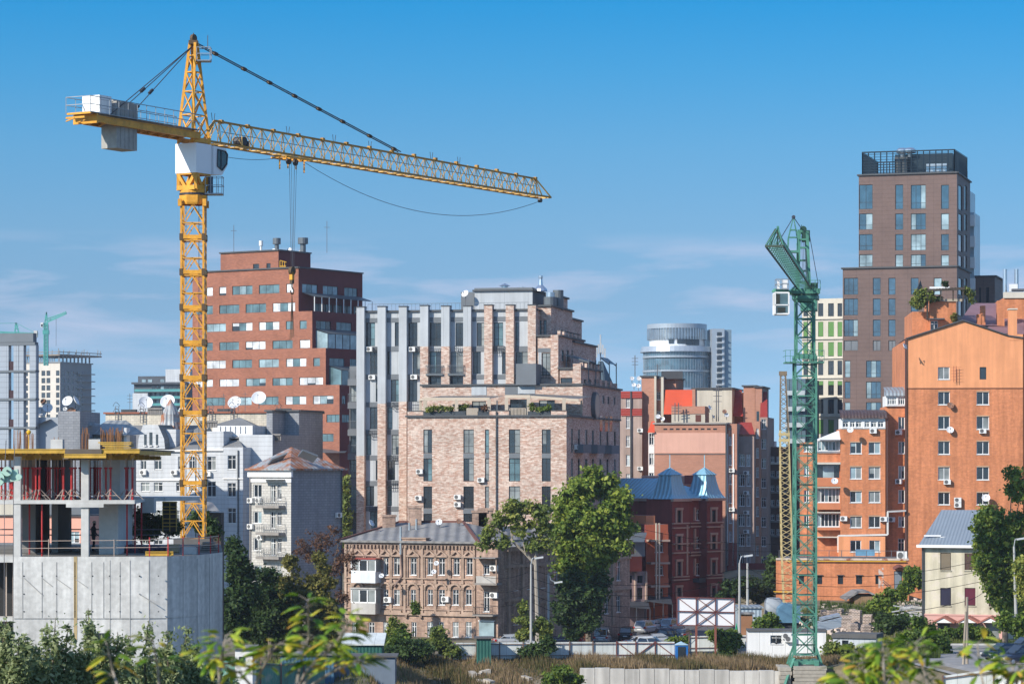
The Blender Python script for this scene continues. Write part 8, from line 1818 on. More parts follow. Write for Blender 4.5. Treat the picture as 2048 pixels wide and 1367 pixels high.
# ================================================================ cars
TYRE=mat('tyre',(.02,.02,.02),.9); RIM=mat('rim_silver',(.45,.45,.46),.35,.8); CGL=glass('car_glass',(.02,.025,.03),.03,1.0,.5); TAIL=mat('tail_light_red',(.5,.02,.015),.25); HEADL=mat('headlight_clear',(.7,.7,.7),.15,.3)
def car(label,col,px,py,d,face,kind='sedan',lights=False,z=None,paint=None,group='cars parked behind the pale fence'):
    L_,Wd,H={'sedan':(4.5,1.78,1.46),'suv':(4.5,1.86,1.68),'van':(4.4,1.82,1.88),'hatch':(4.0,1.72,1.5)}[kind]
    p=P(px,py,d); zz=ground_h(p.x,d)+.05 if z is None else z
    r=thing('parked_car',label,'car',(0,0,0),group); ABS[r.name]=(0,0,0)
    pm=mat('car_paint_'+(paint or str(col)),col,.22,.25,var=.02,spec=.6)
    # lower body loft (x forward)
    secs=[(-L_/2,.62,.42,.78),(-L_/2+.12,.80,.28,.92),(-L_/2+.7,.88,.22,.98 if kind!='van' else 1.05),(-.6,.89,.2,.96),(.5,.89,.2,.95),(L_/2-1.0,.88,.2,.90),(L_/2-.25,.82,.24,.74),(L_/2,.62,.34,.60)]
    def ring(x,hw,zb,zt): hw*=Wd/1.78; return [(x,-hw*.92,zb),(x,-hw,zb+.15),(x,-hw,zt-.22),(x,-hw*.86,zt),(x,hw*.86,zt),(x,hw,zt-.22),(x,hw,zb+.15),(x,hw*.92,zb)]
    m=MB(); rs=[ring(*s) for s in secs]
    for a,b_ in zip(rs,rs[1:]):
        for i in range(8): m.poly([a[i],a[(i+1)%8],b_[(i+1)%8],b_[i]])
    m.poly(rs[0]); m.poly(rs[-1][::-1])
    # greenhouse
    if kind=='sedan': g=[(-L_/2+.45,.95,.66),(-L_/2+1.15,H-.06,.56),(.1,H,.57),(1.05,.93,.68)]
    elif kind=='van': g=[(-L_/2+.08,1.0,.74),(-L_/2+.22,H-.03,.68),(.55,H,.66),(1.35,.95,.72)]
    else: g=[(-L_/2+.12,.97,.70),(-L_/2+.55,H-.06,.6),(.25,H,.6),(1.15,.93,.70)]
    k=Wd/1.78; top=[]
    for s in (-1,1): m.poly([(x,s*w*k,z_) for x,z_,w in g])
    for (x0,z0_,w0),(x1,z1_,w1) in zip(g,g[1:]): m.poly([(x0,-w0*k,z0_),(x0,w0*k,z0_),(x1,w1*k,z1_),(x1,-w1*k,z1_)])
    bd=m.build('body',pm,r)
    gl=MB()
    def lerp3(a,b_,t): return tuple(a[i]+(b_[i]-a[i])*t for i in range(3))
    e=.012
    for (i0,i1) in ((0,1),(2,3)):
        (x0,z0_,w0),(x1,z1_,w1)=g[i0],g[i1]; sg=-1 if i0==0 else 1; nx=sg*.015
        gl.poly([(x0*.93+x1*.07+nx,-w0*k*.9,z0_*.9+z1_*.1+e),(x0*.93+x1*.07+nx,w0*k*.9,z0_*.9+z1_*.1+e),(x1*.9+x0*.1+nx,w1*k*.9,z1_*.9+z0_*.1+e),(x1*.9+x0*.1+nx,-w1*k*.9,z1_*.9+z0_*.1+e)])
    for s in (-1,1):
        A0,A1,A2,A3=[(x,s*(w*k+.012),z_) for x,z_,w in g]; lo=.06
        def mix(u,v): # u along, v height 0..1
            bx=A0[0]+(A3[0]-A0[0])*u; tx_=A1[0]+(A2[0]-A1[0])*u; y=lerp3(A0,A1,v)[1]; zz_=(A0[2]+lo)*(1-v)+(A1[2]-.08)*v; return (bx*(1-v)+tx_*v,y,zz_)
        for u0,u1 in ((.06,.44),(.48,.94)): gl.poly([mix(u0,.02),mix(u1,.02),mix(u1,1),mix(u0,1)])
    gl.build('window',CGL,r)
    for sx_ in (-1,1):
        for sy_ in (-1,1):
            w=MB(); w.lathe((sx_*(L_/2-.85),sy_*(Wd/2-.12),.32),[(.01,-.1),(.3,-.1),(.33,-.05),(.33,.07),(.3,.1),(.2,.1)],16,(0,sy_,0)); wo_=w.build('wheel',TYRE,r); q=MB(); q.lathe((sx_*(L_/2-.85),sy_*(Wd/2-.02),.32),[(.01,.02),(.1,.03),(.2,.0)],10,(0,sy_,0)); q.build('rim',RIM,wo_)
    for sy_ in (-1,1):
        t=MB(); t.box(-L_/2-.02,-L_/2+.16,sy_*.72*k-.14,sy_*.72*k+.14,.72,.92); t.build('tail_light',TAIL,r); h=MB(); h.box(L_/2-.28,L_/2-.04,sy_*.66*k-.16,sy_*.66*k+.16,.54,.68); h.build('headlight',HEADL,r)
    pl=MB(); pl.box(-L_/2-.03,-L_/2,-.26,.26,.55,.66); pl.build('number_plate',WHITE,r)
    r.location=(p.x,d,zz); r.scale=(.93,)*3; r.rotation_euler=(0,0,R(face)); ABS[r.name]=(p.x,d,zz)
    return r
# face: heading angle, 90 = driving away from the viewer
SIL=(.42,.43,.44);DK=(.02,.025,.03);WH=(.7,.7,.69);NAVY=(.02,.035,.07);MAR=(.12,.02,.025);GR=(.12,.125,.13)
for c_ in (('silver grey van parked rear on beside the big green tree',SIL,1205,316,82,'van'),('black car with glowing red tail lights, right of the silver van',DK,1255,322,80,'suv'),
('silver crossover parked at the left end of the far row',SIL,1291,335,66,'suv'),('pale silver saloon, second in the far row',(.5,.5,.5),1309,339,64,'sedan'),('dark grey hatchback, third in the far row',GR,1327,342,64,'hatch'),
('light blue grey car at the right end of the far row beside the billboard',(.34,.40,.46),1345,340,62,'suv'),('dark navy car parked side on under the billboard left edge',NAVY,1342,318,14,'suv'),('pale grey saloon parked side on behind the white wagon',(.38,.39,.4),1322,312,8,'sedan'),
('white and silver wagon nearest the fence, showing only its roof',WH,1304,304,10,'suv'),('light silver saloon partly hidden behind the white wagon',(.45,.46,.47),1284,308,15,'sedan'),('maroon estate car parked left of the silver van',MAR,1163,311,65,'hatch'),
('dark car with only its roof above the fence, under the green tree',(.05,.03,.04),1120,307,20,'sedan'),('reddish brown saloon half hidden behind the silver van',(.16,.10,.09),1228,327,78,'sedan'),('silver saloon behind the left part of the pale fence',SIL,1028,293,10,'sedan'),
('navy saloon in shade at the foot of the forked tree',NAVY,1080,292,12,'sedan'),('silver estate seen between the billboard posts',SIL,1397,304,75,'suv'),('grey saloon at the back right of the car park beneath the billboard',(.2,.22,.25),1368,322,70,'sedan')):
    car(c_[0],c_[1],c_[2],0,c_[3],c_[4],c_[5])
for c_ in (('dark blue hatchback parked by the road at the right edge',(.015,.03,.06),2008,232,205,'hatch'),('second dark blue car at the right edge, nearer and cut by the frame',(.02,.03,.055),2042,221,205,'suv'),('black car behind the dark blue hatchback at the right edge',DK,2052,245,200,'suv')):
    car(c_[0],c_[1],c_[2],0,c_[3],c_[4],c_[5],group='cars on the right hand road')
# ================================================================ ground
def terrain():
    xs=sorted(set([-9000,-3000,-1000,-400,-200,-120]+[v*1.5 for v in range(-50,61)]+[5.2,5.9,120,200,400,1000,3000,9000])); ys=sorted(set([-400,-100,-20,0]+[5*k for k in range(1,30)]+[150+1.5*k for k in range(0,120)]+[249.2,250.0]+[340,380,450,600,1000,3000,9000,20000]))
    V=[(x,y,ground_h(x,y)) for y in ys for x in xs]; nx=len(xs); Fc=[(j*nx+i,j*nx+i+1,(j+1)*nx+i+1,(j+1)*nx+i) for j in range(len(ys)-1) for i in range(nx-1)]
    me=bpy.data.meshes.new('ground'); me.from_pydata(V,[],Fc); me.polygons.foreach_set('use_smooth',[True]*len(Fc)); o=bpy.data.objects.new('ground',me); COL.objects.link(o)
    m=bpy.data.materials.new('scrubby_earth'); m.use_nodes=True; t=m.node_tree; b=t.nodes['Principled BSDF']; b.inputs['Roughness'].default_value=.95
    tx=t.nodes.new('ShaderNodeTexCoord'); n=t.nodes.new('ShaderNodeTexNoise'); n.inputs['Scale'].default_value=.35; n.inputs['Detail'].default_value=9; n.inputs['Roughness'].default_value=.7; t.links.new(tx.outputs['Object'],n.inputs['Vector'])
    r=t.nodes.new('ShaderNodeValToRGB'); e=r.color_ramp.elements; e[0].position=.32; e[0].color=(.05,.06,.025,1); e[1].position=.72; e[1].color=(.25,.21,.16,1); k=e.new(.5); k.color=(.15,.12,.07,1); t.links.new(n.outputs[0],r.inputs[0]); t.links.new(r.outputs[0],b.inputs['Base Color'])
    me.materials.append(m); tag(o,kind='structure')
    def sheet(name,x0,x1,y0,y1,mt,dz,n=12):
        q=MB(); 
        for i in range(n):
            for j in range(n*2):
                a0,a1=x0+(x1-x0)*i/n,x0+(x1-x0)*(i+1)/n; b0,b1=y0+(y1-y0)*j/(n*2),y0+(y1-y0)*(j+1)/(n*2); q.poly([(a,b_,ground_h(a,b_)+dz) for a,b_ in ((a0,b0),(a1,b0),(a1,b1),(a0,b1))])
        tag(q.build(name,mt,None),kind='structure')
    AS=mat('worn_asphalt',(.11,.11,.115),.9,var=.2,vs=.5,fine=.12); sheet('car_park',-2,27,268,352,AS,.03,16); sheet('road',32.5,75,196,276,mat('dusty_asphalt',(.26,.25,.24),.9,var=.15,vs=.4,fine=.1),.06,24)
    k=MB(); pts=[(33.5,276.2),(75,276.2)]; k.box(33.5,75,276.3,276.5,-.2,ground_h(40,276)+.2); tag(k.build('kerb',CONC2,None),kind='structure')
terrain()
# ================================================================ foliage
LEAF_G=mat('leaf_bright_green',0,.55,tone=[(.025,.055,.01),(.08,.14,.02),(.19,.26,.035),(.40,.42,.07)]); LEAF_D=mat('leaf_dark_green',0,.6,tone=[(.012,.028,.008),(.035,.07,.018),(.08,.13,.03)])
LEAF_Y=mat('leaf_yellow_green',0,.6,tone=[(.06,.09,.02),(.18,.23,.045),(.40,.38,.08)]); LEAF_O=mat('leaf_olive_gold',0,.65,tone=[(.05,.065,.015),(.18,.17,.04),(.38,.31,.07)]); LEAF_R=mat('leaf_russet',0,.7,tone=[(.07,.035,.02),(.16,.08,.045),(.22,.13,.08)])
LEAF_A=mat('leaf_autumn',0,.5,tone=[(.07,.16,.015),(.22,.36,.035),(.52,.52,.05),(.62,.34,.05)]); BARK=mat('bark_grey_brown',(.16,.13,.10),.95,var=.25,vs=2,streak=.2); BARK_L=mat('bark_pale',(.33,.29,.24),.9,var=.2,vs=2,streak=.2)
def leaves(name,blobs,n,size,mt,parent=None,seed=0,clump=.55,cn=26,flat=.5,tb=0.0,aspect=1.6,lump=True):
    """blobs=[(x,y,z,rx,ry,rz,weight)]; leaf-sized diamonds gathered in clumps through each blob's outer volume"""
    rg=np.random.default_rng(seed); BB=[]
    for b in blobs:
        BB.append((b[0],b[1],b[2],b[3]*.86,b[4]*.86,b[5]*.86))
        if lump:
            for _ in range(5):
                v=rg.normal(size=3); v/=np.linalg.norm(v); k=.30+.22*rg.random(); BB.append((b[0]+v[0]*b[3]*.9,b[1]+v[1]*b[4]*.9,b[2]+v[2]*b[5]*.9,b[3]*k,b[4]*k,b[5]*k))
    B=np.array(BB,float); wt=B[:,3]*B[:,5]; wt=wt/wt.sum()
    nc=max(1,n//cn); bi=rg.choice(len(B),nc,p=wt); d=rg.normal(size=(nc,3)); d/=np.linalg.norm(d,axis=1)[:,None]; rad=rg.random(nc)**.38
    cc=B[bi,:3]+d*rad[:,None]*B[bi,3:6]; cr=clump*(.5+rg.random(nc)); ct=rg.random(nc)
    idx=np.repeat(np.arange(nc),cn); N_=len(idx); off=rg.normal(size=(N_,3))*.5*cr[idx][:,None]; off[:,2]*=.75; p=cc[idx]+off; s_var=rg.random(nc)[idx]*.7+.65
    nrm=d[idx]*.6+rg.normal(size=(N_,3))*flat+np.array([0,0,.45]); nrm/=np.linalg.norm(nrm,axis=1)[:,None]
    a=np.cross(nrm,rg.normal(size=(N_,3))); a/=np.linalg.norm(a,axis=1)[:,None]; b_=np.cross(nrm,a); s=size*s_var*(.55+.8*rg.random(N_)); a*= (s*.5*aspect)[:,None]; b_*=(s*.5)[:,None]
    V=np.empty((N_,4,3)); V[:,0]=p-a; V[:,1]=p-b_+nrm*(s*.12)[:,None]; V[:,2]=p+a; V[:,3]=p+b_+nrm*(s*.12)[:,None]
    off0=ABS.get(parent.name,(0,0,0)) if parent else tuple(np.mean(p,axis=0)*[1,1,0])
    V=V.reshape(-1,3)-np.array(off0)
    me=bpy.data.meshes.new(name); me.vertices.add(len(V)); me.vertices.foreach_set('co',V.ravel()); me.loops.add(N_*4); me.loops.foreach_set('vertex_index',np.arange(N_*4,dtype=np.int32)); me.polygons.add(N_); me.polygons.foreach_set('loop_start',np.arange(0,N_*4,4,dtype=np.int32)); me.polygons.foreach_set('loop_total',np.full(N_,4,dtype=np.int32))
    t=np.clip(tb+.25*rg.random(N_)+.55*ct[idx]**1.3+.1,0,1); at=me.attributes.new('tone','FLOAT','FACE'); at.data.foreach_set('value',t.astype(np.float32))
    me.materials.append(mt); me.update(); me.validate(); o=bpy.data.objects.new(name,me); COL.objects.link(o)
    if parent: o.parent=parent
    else: o.location=off0
    ABS[o.name]=off0; return o
def BL(px,py,d,r,rz=None,dy=None): s=d/F; c=P(px,py,d); return (c.x,c.y,c.z,r*s,(dy or r)*s,(rz or r)*s)
def tree(name,label,base,blobs,n,size,lm,seed,limbs=(),bark=None,clump=.55,group=None,r0=.2,cn=26,tb=0,cat='tree',part='crown'):
    px,yb,d=base; r=thing(name,label,cat,tuple(P(px,yb,d)),group); m=MB(); b=P(px,yb,d); cen=Vector(np.mean([q[:3] for q in blobs],axis=0)) 
    if not limbs:
        m.path([b-Vector((0,0,3)),b.lerp(cen,.4),b.lerp(cen,.9)],[r0*1.3,r0,r0*.5],7)
        for q in blobs[:14]: c=Vector(q[:3]); s=b.lerp(cen,.55); m.path([s,s.lerp(c,.5)+Vector((0,0,-.1*(c-s).length)),c],[r0*.5,r0*.3,r0*.1],5)
    for L_ in limbs: pts=[P(*q[:3]) for q in L_[0]]; k=len(pts); m.path(pts,[L_[1]+(L_[2]-L_[1])*i/(k-1) for i in range(k)],7)
    if m.f: m.build('trunk',bark or BARK,r)
    leaves(part,blobs,n,size,lm,r,seed,clump,cn,tb=tb); return r
# big bright tree
tree('broadleaf_tree','tall bright green tree with a dense crown beside the car park',(1178,1262,294),
 [BL(1145,985,294,32,34),BL(1180,970,294,26,28),BL(1205,975,295,30,32),BL(1240,1005,294,22,34),BL(1128,1010,294,24,30),BL(1165,1030,293,40,36),BL(1210,1035,293,42,38),BL(1240,1050,295,26,32),BL(1140,1070,293,34,34),BL(1185,1085,292,44,40),BL(1225,1090,293,30,36),BL(1115,1060,293,18,22),BL(1150,1125,293,34,34),BL(1190,1140,293,38,34),BL(1135,1100,293,26,26)],30000,.27,LEAF_G,1,group=None,r0=.3,clump=.62,tb=.12)
tree('broadleaf_tree','darker lower tree with drooping boughs just right of the forked tree trunk',(1150,1282,289),
 [BL(1140,1180,289,30,34),BL(1170,1200,288,32,30),BL(1130,1225,288,20,24),BL(1165,1240,288,30,22),BL(1182,1210,289,20,26),BL(1198,1175,290,22,24),BL(1145,1262,288,18,16)],16000,.27,LEAF_D,2,tb=.15,r0=.2)
tree('forked_tree','thin crowned tree whose pale trunk forks wide in front of the brick block',(1076,1285,284),
 [BL(975,1065,284,18,14),BL(1000,1040,284,22,16),BL(1020,1018,284,22,14),BL(1050,1015,284,22,16),BL(1080,1025,284,22,18),BL(1092,1055,284,18,20),BL(1045,1055,284,22,16),BL(1068,1085,284,20,14),BL(1000,1085,284,20,10),BL(965,1090,284,12,10),BL(1088,1085,284,22,16),BL(1030,1035,284,16,10)],6000,.24,LEAF_Y,3,clump=.45,cn=16,
 limbs=[([(1076,1295,284),(1074,1200,284),(1071,1120,284),(1074,1075,284),(1082,1030,284)],.28,.06),([(1071,1128,284),(1050,1105,284),(1025,1082,284),(998,1060,284),(985,1045,284)],.17,.05),([(1025,1082,284),(1020,1050,284),(1030,1015,284)],.1,.03),([(1073,1095,284),(1085,1075,284),(1096,1055,284)],.12,.03),([(1050,1105,284),(1045,1060,284),(1055,1010,284)],.09,.03),([(998,1060,284),(975,1072,284),(962,1085,284)],.07,.03)],bark=BARK_L)
tree('young_tree','low yellowish green young tree at the foot of the left lamp pole',(1062,1290,272),[BL(1050,1215,272,9,14),BL(1045,1240,272,14,12),BL(1060,1255,272,14,14),BL(1085,1250,272,12,16),BL(1048,1268,272,14,12),BL(1092,1268,272,10,10)],4200,.2,LEAF_Y,4,clump=.35,r0=.06)
tree('conifer_tree','olive and gold conifer, left one of the pair before the white brick house',(588,1325,262),[BL(582,1125,262,14,22),BL(585,1165,262,24,28),BL(588,1210,262,30,32),BL(588,1260,262,32,34),BL(575,1190,262,20,26)],13000,.17,LEAF_O,5,clump=.32,r0=.2)
tree('conifer_tree','taller olive and gold conifer, right one of the pair before the white brick house',(645,1320,262),[BL(640,1125,262,16,20),BL(645,1160,262,24,26),BL(648,1205,262,30,30),BL(650,1250,262,34,34),BL(665,1225,262,24,30),BL(625,1175,262,20,26),BL(650,1290,262,34,24)],16000,.17,LEAF_O,6,clump=.32,r0=.22)
tree('bare_tree','sparse russet brown tree rising behind the gold conifers',(650,1300,285),[BL(610,1090,285,20,16),BL(640,1080,285,22,18),BL(665,1075,285,18,18),BL(685,1105,285,12,22),BL(672,1140,285,16,26),BL(680,1190,285,12,24),BL(700,1120,285,12,20),BL(625,1110,285,20,14)],2800,.16,LEAF_R,7,clump=.5,cn=12,
 limbs=[([(655,1300,285),(652,1200,285),(650,1130,285),(640,1070,285)],.2,.04),([(652,1180,285),(670,1120,285),(680,1070,285)],.1,.03),([(650,1140,285),(620,1100,285),(605,1075,285)],.1,.03),([(652,1160,285),(690,1110,285),(705,1090,285)],.08,.03)])
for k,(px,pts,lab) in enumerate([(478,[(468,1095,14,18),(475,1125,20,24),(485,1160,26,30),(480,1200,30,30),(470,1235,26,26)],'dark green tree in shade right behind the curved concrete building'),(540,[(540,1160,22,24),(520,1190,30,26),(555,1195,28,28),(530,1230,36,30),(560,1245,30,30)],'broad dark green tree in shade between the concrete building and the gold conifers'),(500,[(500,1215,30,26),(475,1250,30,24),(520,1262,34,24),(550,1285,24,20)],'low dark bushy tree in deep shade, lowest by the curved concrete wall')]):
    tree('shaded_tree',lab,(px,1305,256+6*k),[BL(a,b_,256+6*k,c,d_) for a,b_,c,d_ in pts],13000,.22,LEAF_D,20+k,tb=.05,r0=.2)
tree('poplar_tree','narrow green poplar between the white brick house and the brick block',(690,1120,352),[BL(691,960,352,5,16),BL(690,990,352,8,22),BL(690,1030,352,9,26),BL(691,1070,352,9,26)],2600,.25,LEAF_Y,30,clump=.4,r0=.12)
tree('broadleaf_tree','large dark green tree covering the derelict cream house on the right',(2010,1262,268),[BL(2025,950,268,14,14),BL(2040,985,268,22,22),BL(1985,1025,268,26,18),BL(1968,1050,268,22,20),BL(2005,1050,268,30,26),BL(2035,1045,268,26,30),BL(1990,1085,268,36,26),BL(1975,1120,268,34,26),BL(2010,1120,268,36,30),BL(2045,1110,268,24,36),BL(1995,1160,268,36,28),BL(2030,1170,268,30,34),BL(2005,1200,268,26,22),BL(2045,1215,268,28,28)],34000,.22,LEAF_G,31,tb=.1,r0=.25,clump=.5)
tree('yellowing_tree','yellow leaved tree at the right edge behind the street lamp',(2052,1262,262),[BL(2045,1130,262,16,18),BL(2060,1160,262,24,26),BL(2055,1190,262,20,20)],4200,.2,LEAF_Y,32,tb=.2,clump=.4,r0=.1)
tree('street_tree','dark street tree in shade at the end of the car park',(1590,1215,345),[BL(1470,1175,338,22,18),BL(1500,1170,338,22,20),BL(1455,1195,338,16,14),BL(1520,1190,340,20,18)],5000,.28,LEAF_D,33,r0=.15)
tree('street_tree','green tree between the dark apartment block and the low orange outbuilding',(1545,1200,350),[BL(1543,1128,350,10,12),BL(1545,1150,350,12,14),BL(1540,1175,350,12,14)],2600,.28,LEAF_D,34,tb=.2,r0=.1)
# terrace plants
def plants(name,label,spots,n,size,mt,seed,cat='plant'):
    for k,(px,py,d,r,rz) in enumerate(spots):
        pass
for i,(lab,px,py,d,blobs,mt) in enumerate([
 ('long row of green and yellow planting behind the left terrace planter',890,818,344.5,[(862,817,10,4),(880,816,10,4),(900,817,10,4),(918,816,8,5),(928,814,6,5)],LEAF_Y),
 ('dark red bush at the right end of the left terrace',970,816,344.5,[(970,815,6,5)],LEAF_R),
 ('small bright conifer on the right terrace',1063,812,344.5,[(1063,812,3.5,6),(1063,817,4,4)],LEAF_Y),
 ('low green plants on the right terrace planter',1085,817,344.5,[(1078,819,6,3),(1090,818,8,4),(1098,815,3,5)],LEAF_G),
 ('big leafy climber spilling over the left end of the roof garden',1845,600,347,[(1838,592,10,12),(1855,590,14,10),(1830,602,8,10),(1845,605,12,8),(1866,598,8,6),(1836,612,8,6)],LEAF_Y),
 ('green climber at the right end of the roof garden pergola',1938,590,347,[(1936,585,8,8),(1942,595,5,12),(1930,580,8,5)],LEAF_Y),
 ('small bush above the middle of the roof garden pergola',1892,568,350,[(1892,568,5,5),(1878,597,6,4)],LEAF_D),
 ('dark plant standing on the parapet of the roof garden house',1907,636,347,[(1907,634,6,7)],LEAF_O),
 ('fern like plant growing out of the old brick house above its door',831,1213,296.6,[(831,1210,5,6),(833,1220,7,6)],LEAF_G),
 ('round dark green bush on the slope right of the low orange outbuilding',1825,1150,305,[(1822,1150,12,18),(1838,1155,14,20),(1815,1168,12,12)],LEAF_G)]):
    d=LFF.at(LFF.u(px)).y+.35 if i<4 else (350.3 if i<8 else d)
    r=thing('terrace_plant' if i<8 else 'bush',lab,'plant' if i<8 else 'bush',tuple(P(px,py+6,d))); leaves('foliage',[BL(a,b_,d,c,e) for a,b_,c,e in blobs],int(300+90*sum(c*e for _,_,c,e in blobs)/8),.16 if i<8 else .2,mt,r,50+i,.25,10)
    st=MB(); st.tube(P(px,py+9,d),P(px,py,d),.04); st.build('stem',BARK,r)
# slope shrubs
SH=[('green shrub below the old brick house, left of its door',[(790,1290,30,16),(765,1285,20,14),(805,1272,12,14)],262,LEAF_G,-.05),('tall bright green sapling clump before the old brick house door',[(786,1250,6,16),(800,1262,12,12),(780,1270,10,14)],264,LEAF_Y,.0),
('spreading yellow green shrub before the old brick house',[(870,1268,14,14),(885,1285,20,16),(860,1290,20,14),(900,1300,22,12),(845,1295,18,10)],262,LEAF_Y,-.1),('dark green creeper mound below the old brick house',[(800,1305,34,14),(840,1300,26,12),(820,1290,22,10)],258,LEAF_D,.2),
('bushy green mound on the slope left of the concrete retaining wall',[(1130,1345,20,14),(1150,1360,14,12),(1105,1355,20,12)],244,LEAF_G,0),('leafy shrub by the left lamp pole in front of the fence',[(1075,1300,18,14),(1095,1290,12,14),(1055,1305,14,10)],262,LEAF_D,.25),
('large leafy bush right of the billboard posts',[(1445,1276,18,14),(1466,1274,14,16),(1455,1292,24,14),(1430,1270,12,10)],272,LEAF_G,0),('green bush left of the billboard posts',[(1372,1280,10,7),(1345,1281,9,5),(1408,1284,10,8)],285,LEAF_G,.05),
('bright green shrub on the slope below the low orange outbuilding',[(1765,1205,26,14),(1790,1190,18,12),(1805,1178,12,12),(1740,1222,20,12),(1780,1225,26,12)],300,LEAF_G,.05),('dark green bush on the slope beside the brick pallets',[(1775,1250,24,14),(1800,1240,18,16),(1765,1238,16,12)],284,LEAF_D,.3),
('tall green bush between the grey cabin and the derelict house',[(1840,1260,22,20),(1860,1280,26,22),(1825,1285,24,20),(1845,1310,30,22),(1880,1300,20,18),(1800,1290,20,14)],250,LEAF_G,-.1),('leafy shrub along the foot of the derelict cream house',[(1905,1268,20,12),(1930,1264,20,12),(1960,1268,18,12),(1885,1272,14,10)],282,LEAF_G,-.05),
('dense green bushes at the right frame edge below the tree',[(2040,1245,18,22),(2010,1240,16,18),(2045,1268,14,12)],255,LEAF_G,-.05),('scrubby dark bush beside the blue corrugated container',[(1520,1250,16,10),(1540,1240,14,12),(1550,1255,16,8)],290,LEAF_G,.0),
('weedy shrub between the concrete slabs and the grey cabin',[(1690,1300,20,10),(1720,1310,24,10),(1665,1295,12,10)],258,LEAF_Y,-.15),('shrub in front of the salmon house at the crane foot',[(283,1035,14,14),(290,1060,16,16),(310,1050,16,18),(340,1055,16,14)],172,LEAF_D,.2),
('shadowed shrub behind the foot of the yellow crane',[(400,1040,18,14),(420,1055,18,14)],200,LEAF_D,.1)]
for i,(lab,bl,d,mt,tb) in enumerate(SH):
    r=thing('shrub',lab,'shrub',tuple(P(bl[0][0],bl[0][1]+bl[0][3],d)),'shrubs on the slopes'); B_=[BL(a,b_,d,c,e) for a,b_,c,e in bl]
    leaves('foliage',B_,int(500+6.5*sum(c*e for _,_,c,e in bl)),.19*d/262,mt,r,80+i,.35,14,tb=tb); st=MB()
    for q in B_: c=Vector(q[:3]); st.tube((c.x+.2,c.y,c.z-q[5]*1.3),c,.05,.02,5)
    st.build('stem',BARK,r)
# dry grass: one mass of blades
def grass(name,label,spec,mt,seed):
    rg=np.random.default_rng(seed); Vs=[];T=[]
    for (px0,px1,d0,d1,n,h) in spec:
        d=d0+(d1-d0)*rg.random(n); px=px0+(px1-px0)*rg.random(n); x=(px-CX)/F*d
        z=np.array([ground_h(a,b_) for a,b_ in zip(x,d)]); hh=h*(.5+.8*rg.random(n))*(.75+.35*np.sin(x*1.3+d*.5)); w=.035+.03*rg.random(n); a=rg.random(n)*3.14; lx=rg.normal(size=n)*.18*hh; ly=rg.normal(size=n)*.18*hh
        V=np.empty((n,3,3)); V[:,0]=np.stack([x-w*np.cos(a),d-w*np.sin(a),z-.05],1); V[:,1]=np.stack([x+w*np.cos(a),d+w*np.sin(a),z-.05],1); V[:,2]=np.stack([x+lx,d+ly,z+hh],1); Vs.append(V); T.append(np.clip(.5+.5*np.sin(x*.6+d*.23)*.6+rg.normal(size=n)*.2,0,1))
    V=np.concatenate(Vs); n=len(V); me=bpy.data.meshes.new(name); me.vertices.add(n*3); me.vertices.foreach_set('co',V.ravel()); me.loops.add(n*3); me.loops.foreach_set('vertex_index',np.arange(n*3,dtype=np.int32)); me.polygons.add(n); me.polygons.foreach_set('loop_start',np.arange(0,n*3,3,dtype=np.int32)); me.polygons.foreach_set('loop_total',np.full(n,3,dtype=np.int32))
    at=me.attributes.new('tone','FLOAT','FACE'); at.data.foreach_set('value',np.concatenate(T).astype(np.float32)); me.materials.append(mt); me.update(); o=bpy.data.objects.new(name,me); COL.objects.link(o); tag(o,label,'grass',kind='stuff')
GD=mat('dry_grass',0,.85,tone=[(.10,.10,.03),(.20,.14,.07),(.36,.26,.15)]); GG=mat('green_weeds',0,.8,tone=[(.03,.06,.012),(.08,.12,.02),(.20,.20,.06)])
grass('dry_grass','dry brown grass along the top of the retaining wall and bank',[(1155,1580,249.6,262,15000,.85),(850,1165,240,264,15000,.8),(1580,1680,252,262,2500,.6),(740,900,226,262,6000,.8),(1480,1700,255,263,2500,.5)],GD,1)
grass('green_weeds','green weeds over the banks and verges',[(740,1165,232,263,9000,.5),(1640,1900,262,318,14000,.5),(1690,1880,236,262,9000,.7),(1860,2048,276.8,283,3000,.5),(1360,1500,266,285,3000,.5),(1520,1640,280,310,3000,.5),(440,760,215,262,6000,.6)],GG,2)
grass('bank_scrub','brown scrubby growth on the shaded bank',[(760,1000,214,240,9000,.9),(1000,1160,226,242,5000,.7)],mat('scrub_brown',0,.85,tone=[(.05,.05,.02),(.12,.09,.05),(.24,.18,.12)]),3)
# rocks on the bank
m=MB(); rr=random.Random(9)
for k in range(90):
    px=rr.uniform(900,1160); d=rr.uniform(238,256); x=GX(px,d); z=ground_h(x,d); s=rr.uniform(.1,.45); a=rr.random()*3; m.obox((x,d,z+s*.2),(s*math.cos(a),s*math.sin(a),s*.2),(-s*.7*math.sin(a),s*.7*math.cos(a),0),(0,s*.1,s*.55))
tag(m.build('stones',mat('pale_stone',(.42,.38,.32),.9,var=.25),None),'pale stones scattered on the bank','stones',kind='stuff')
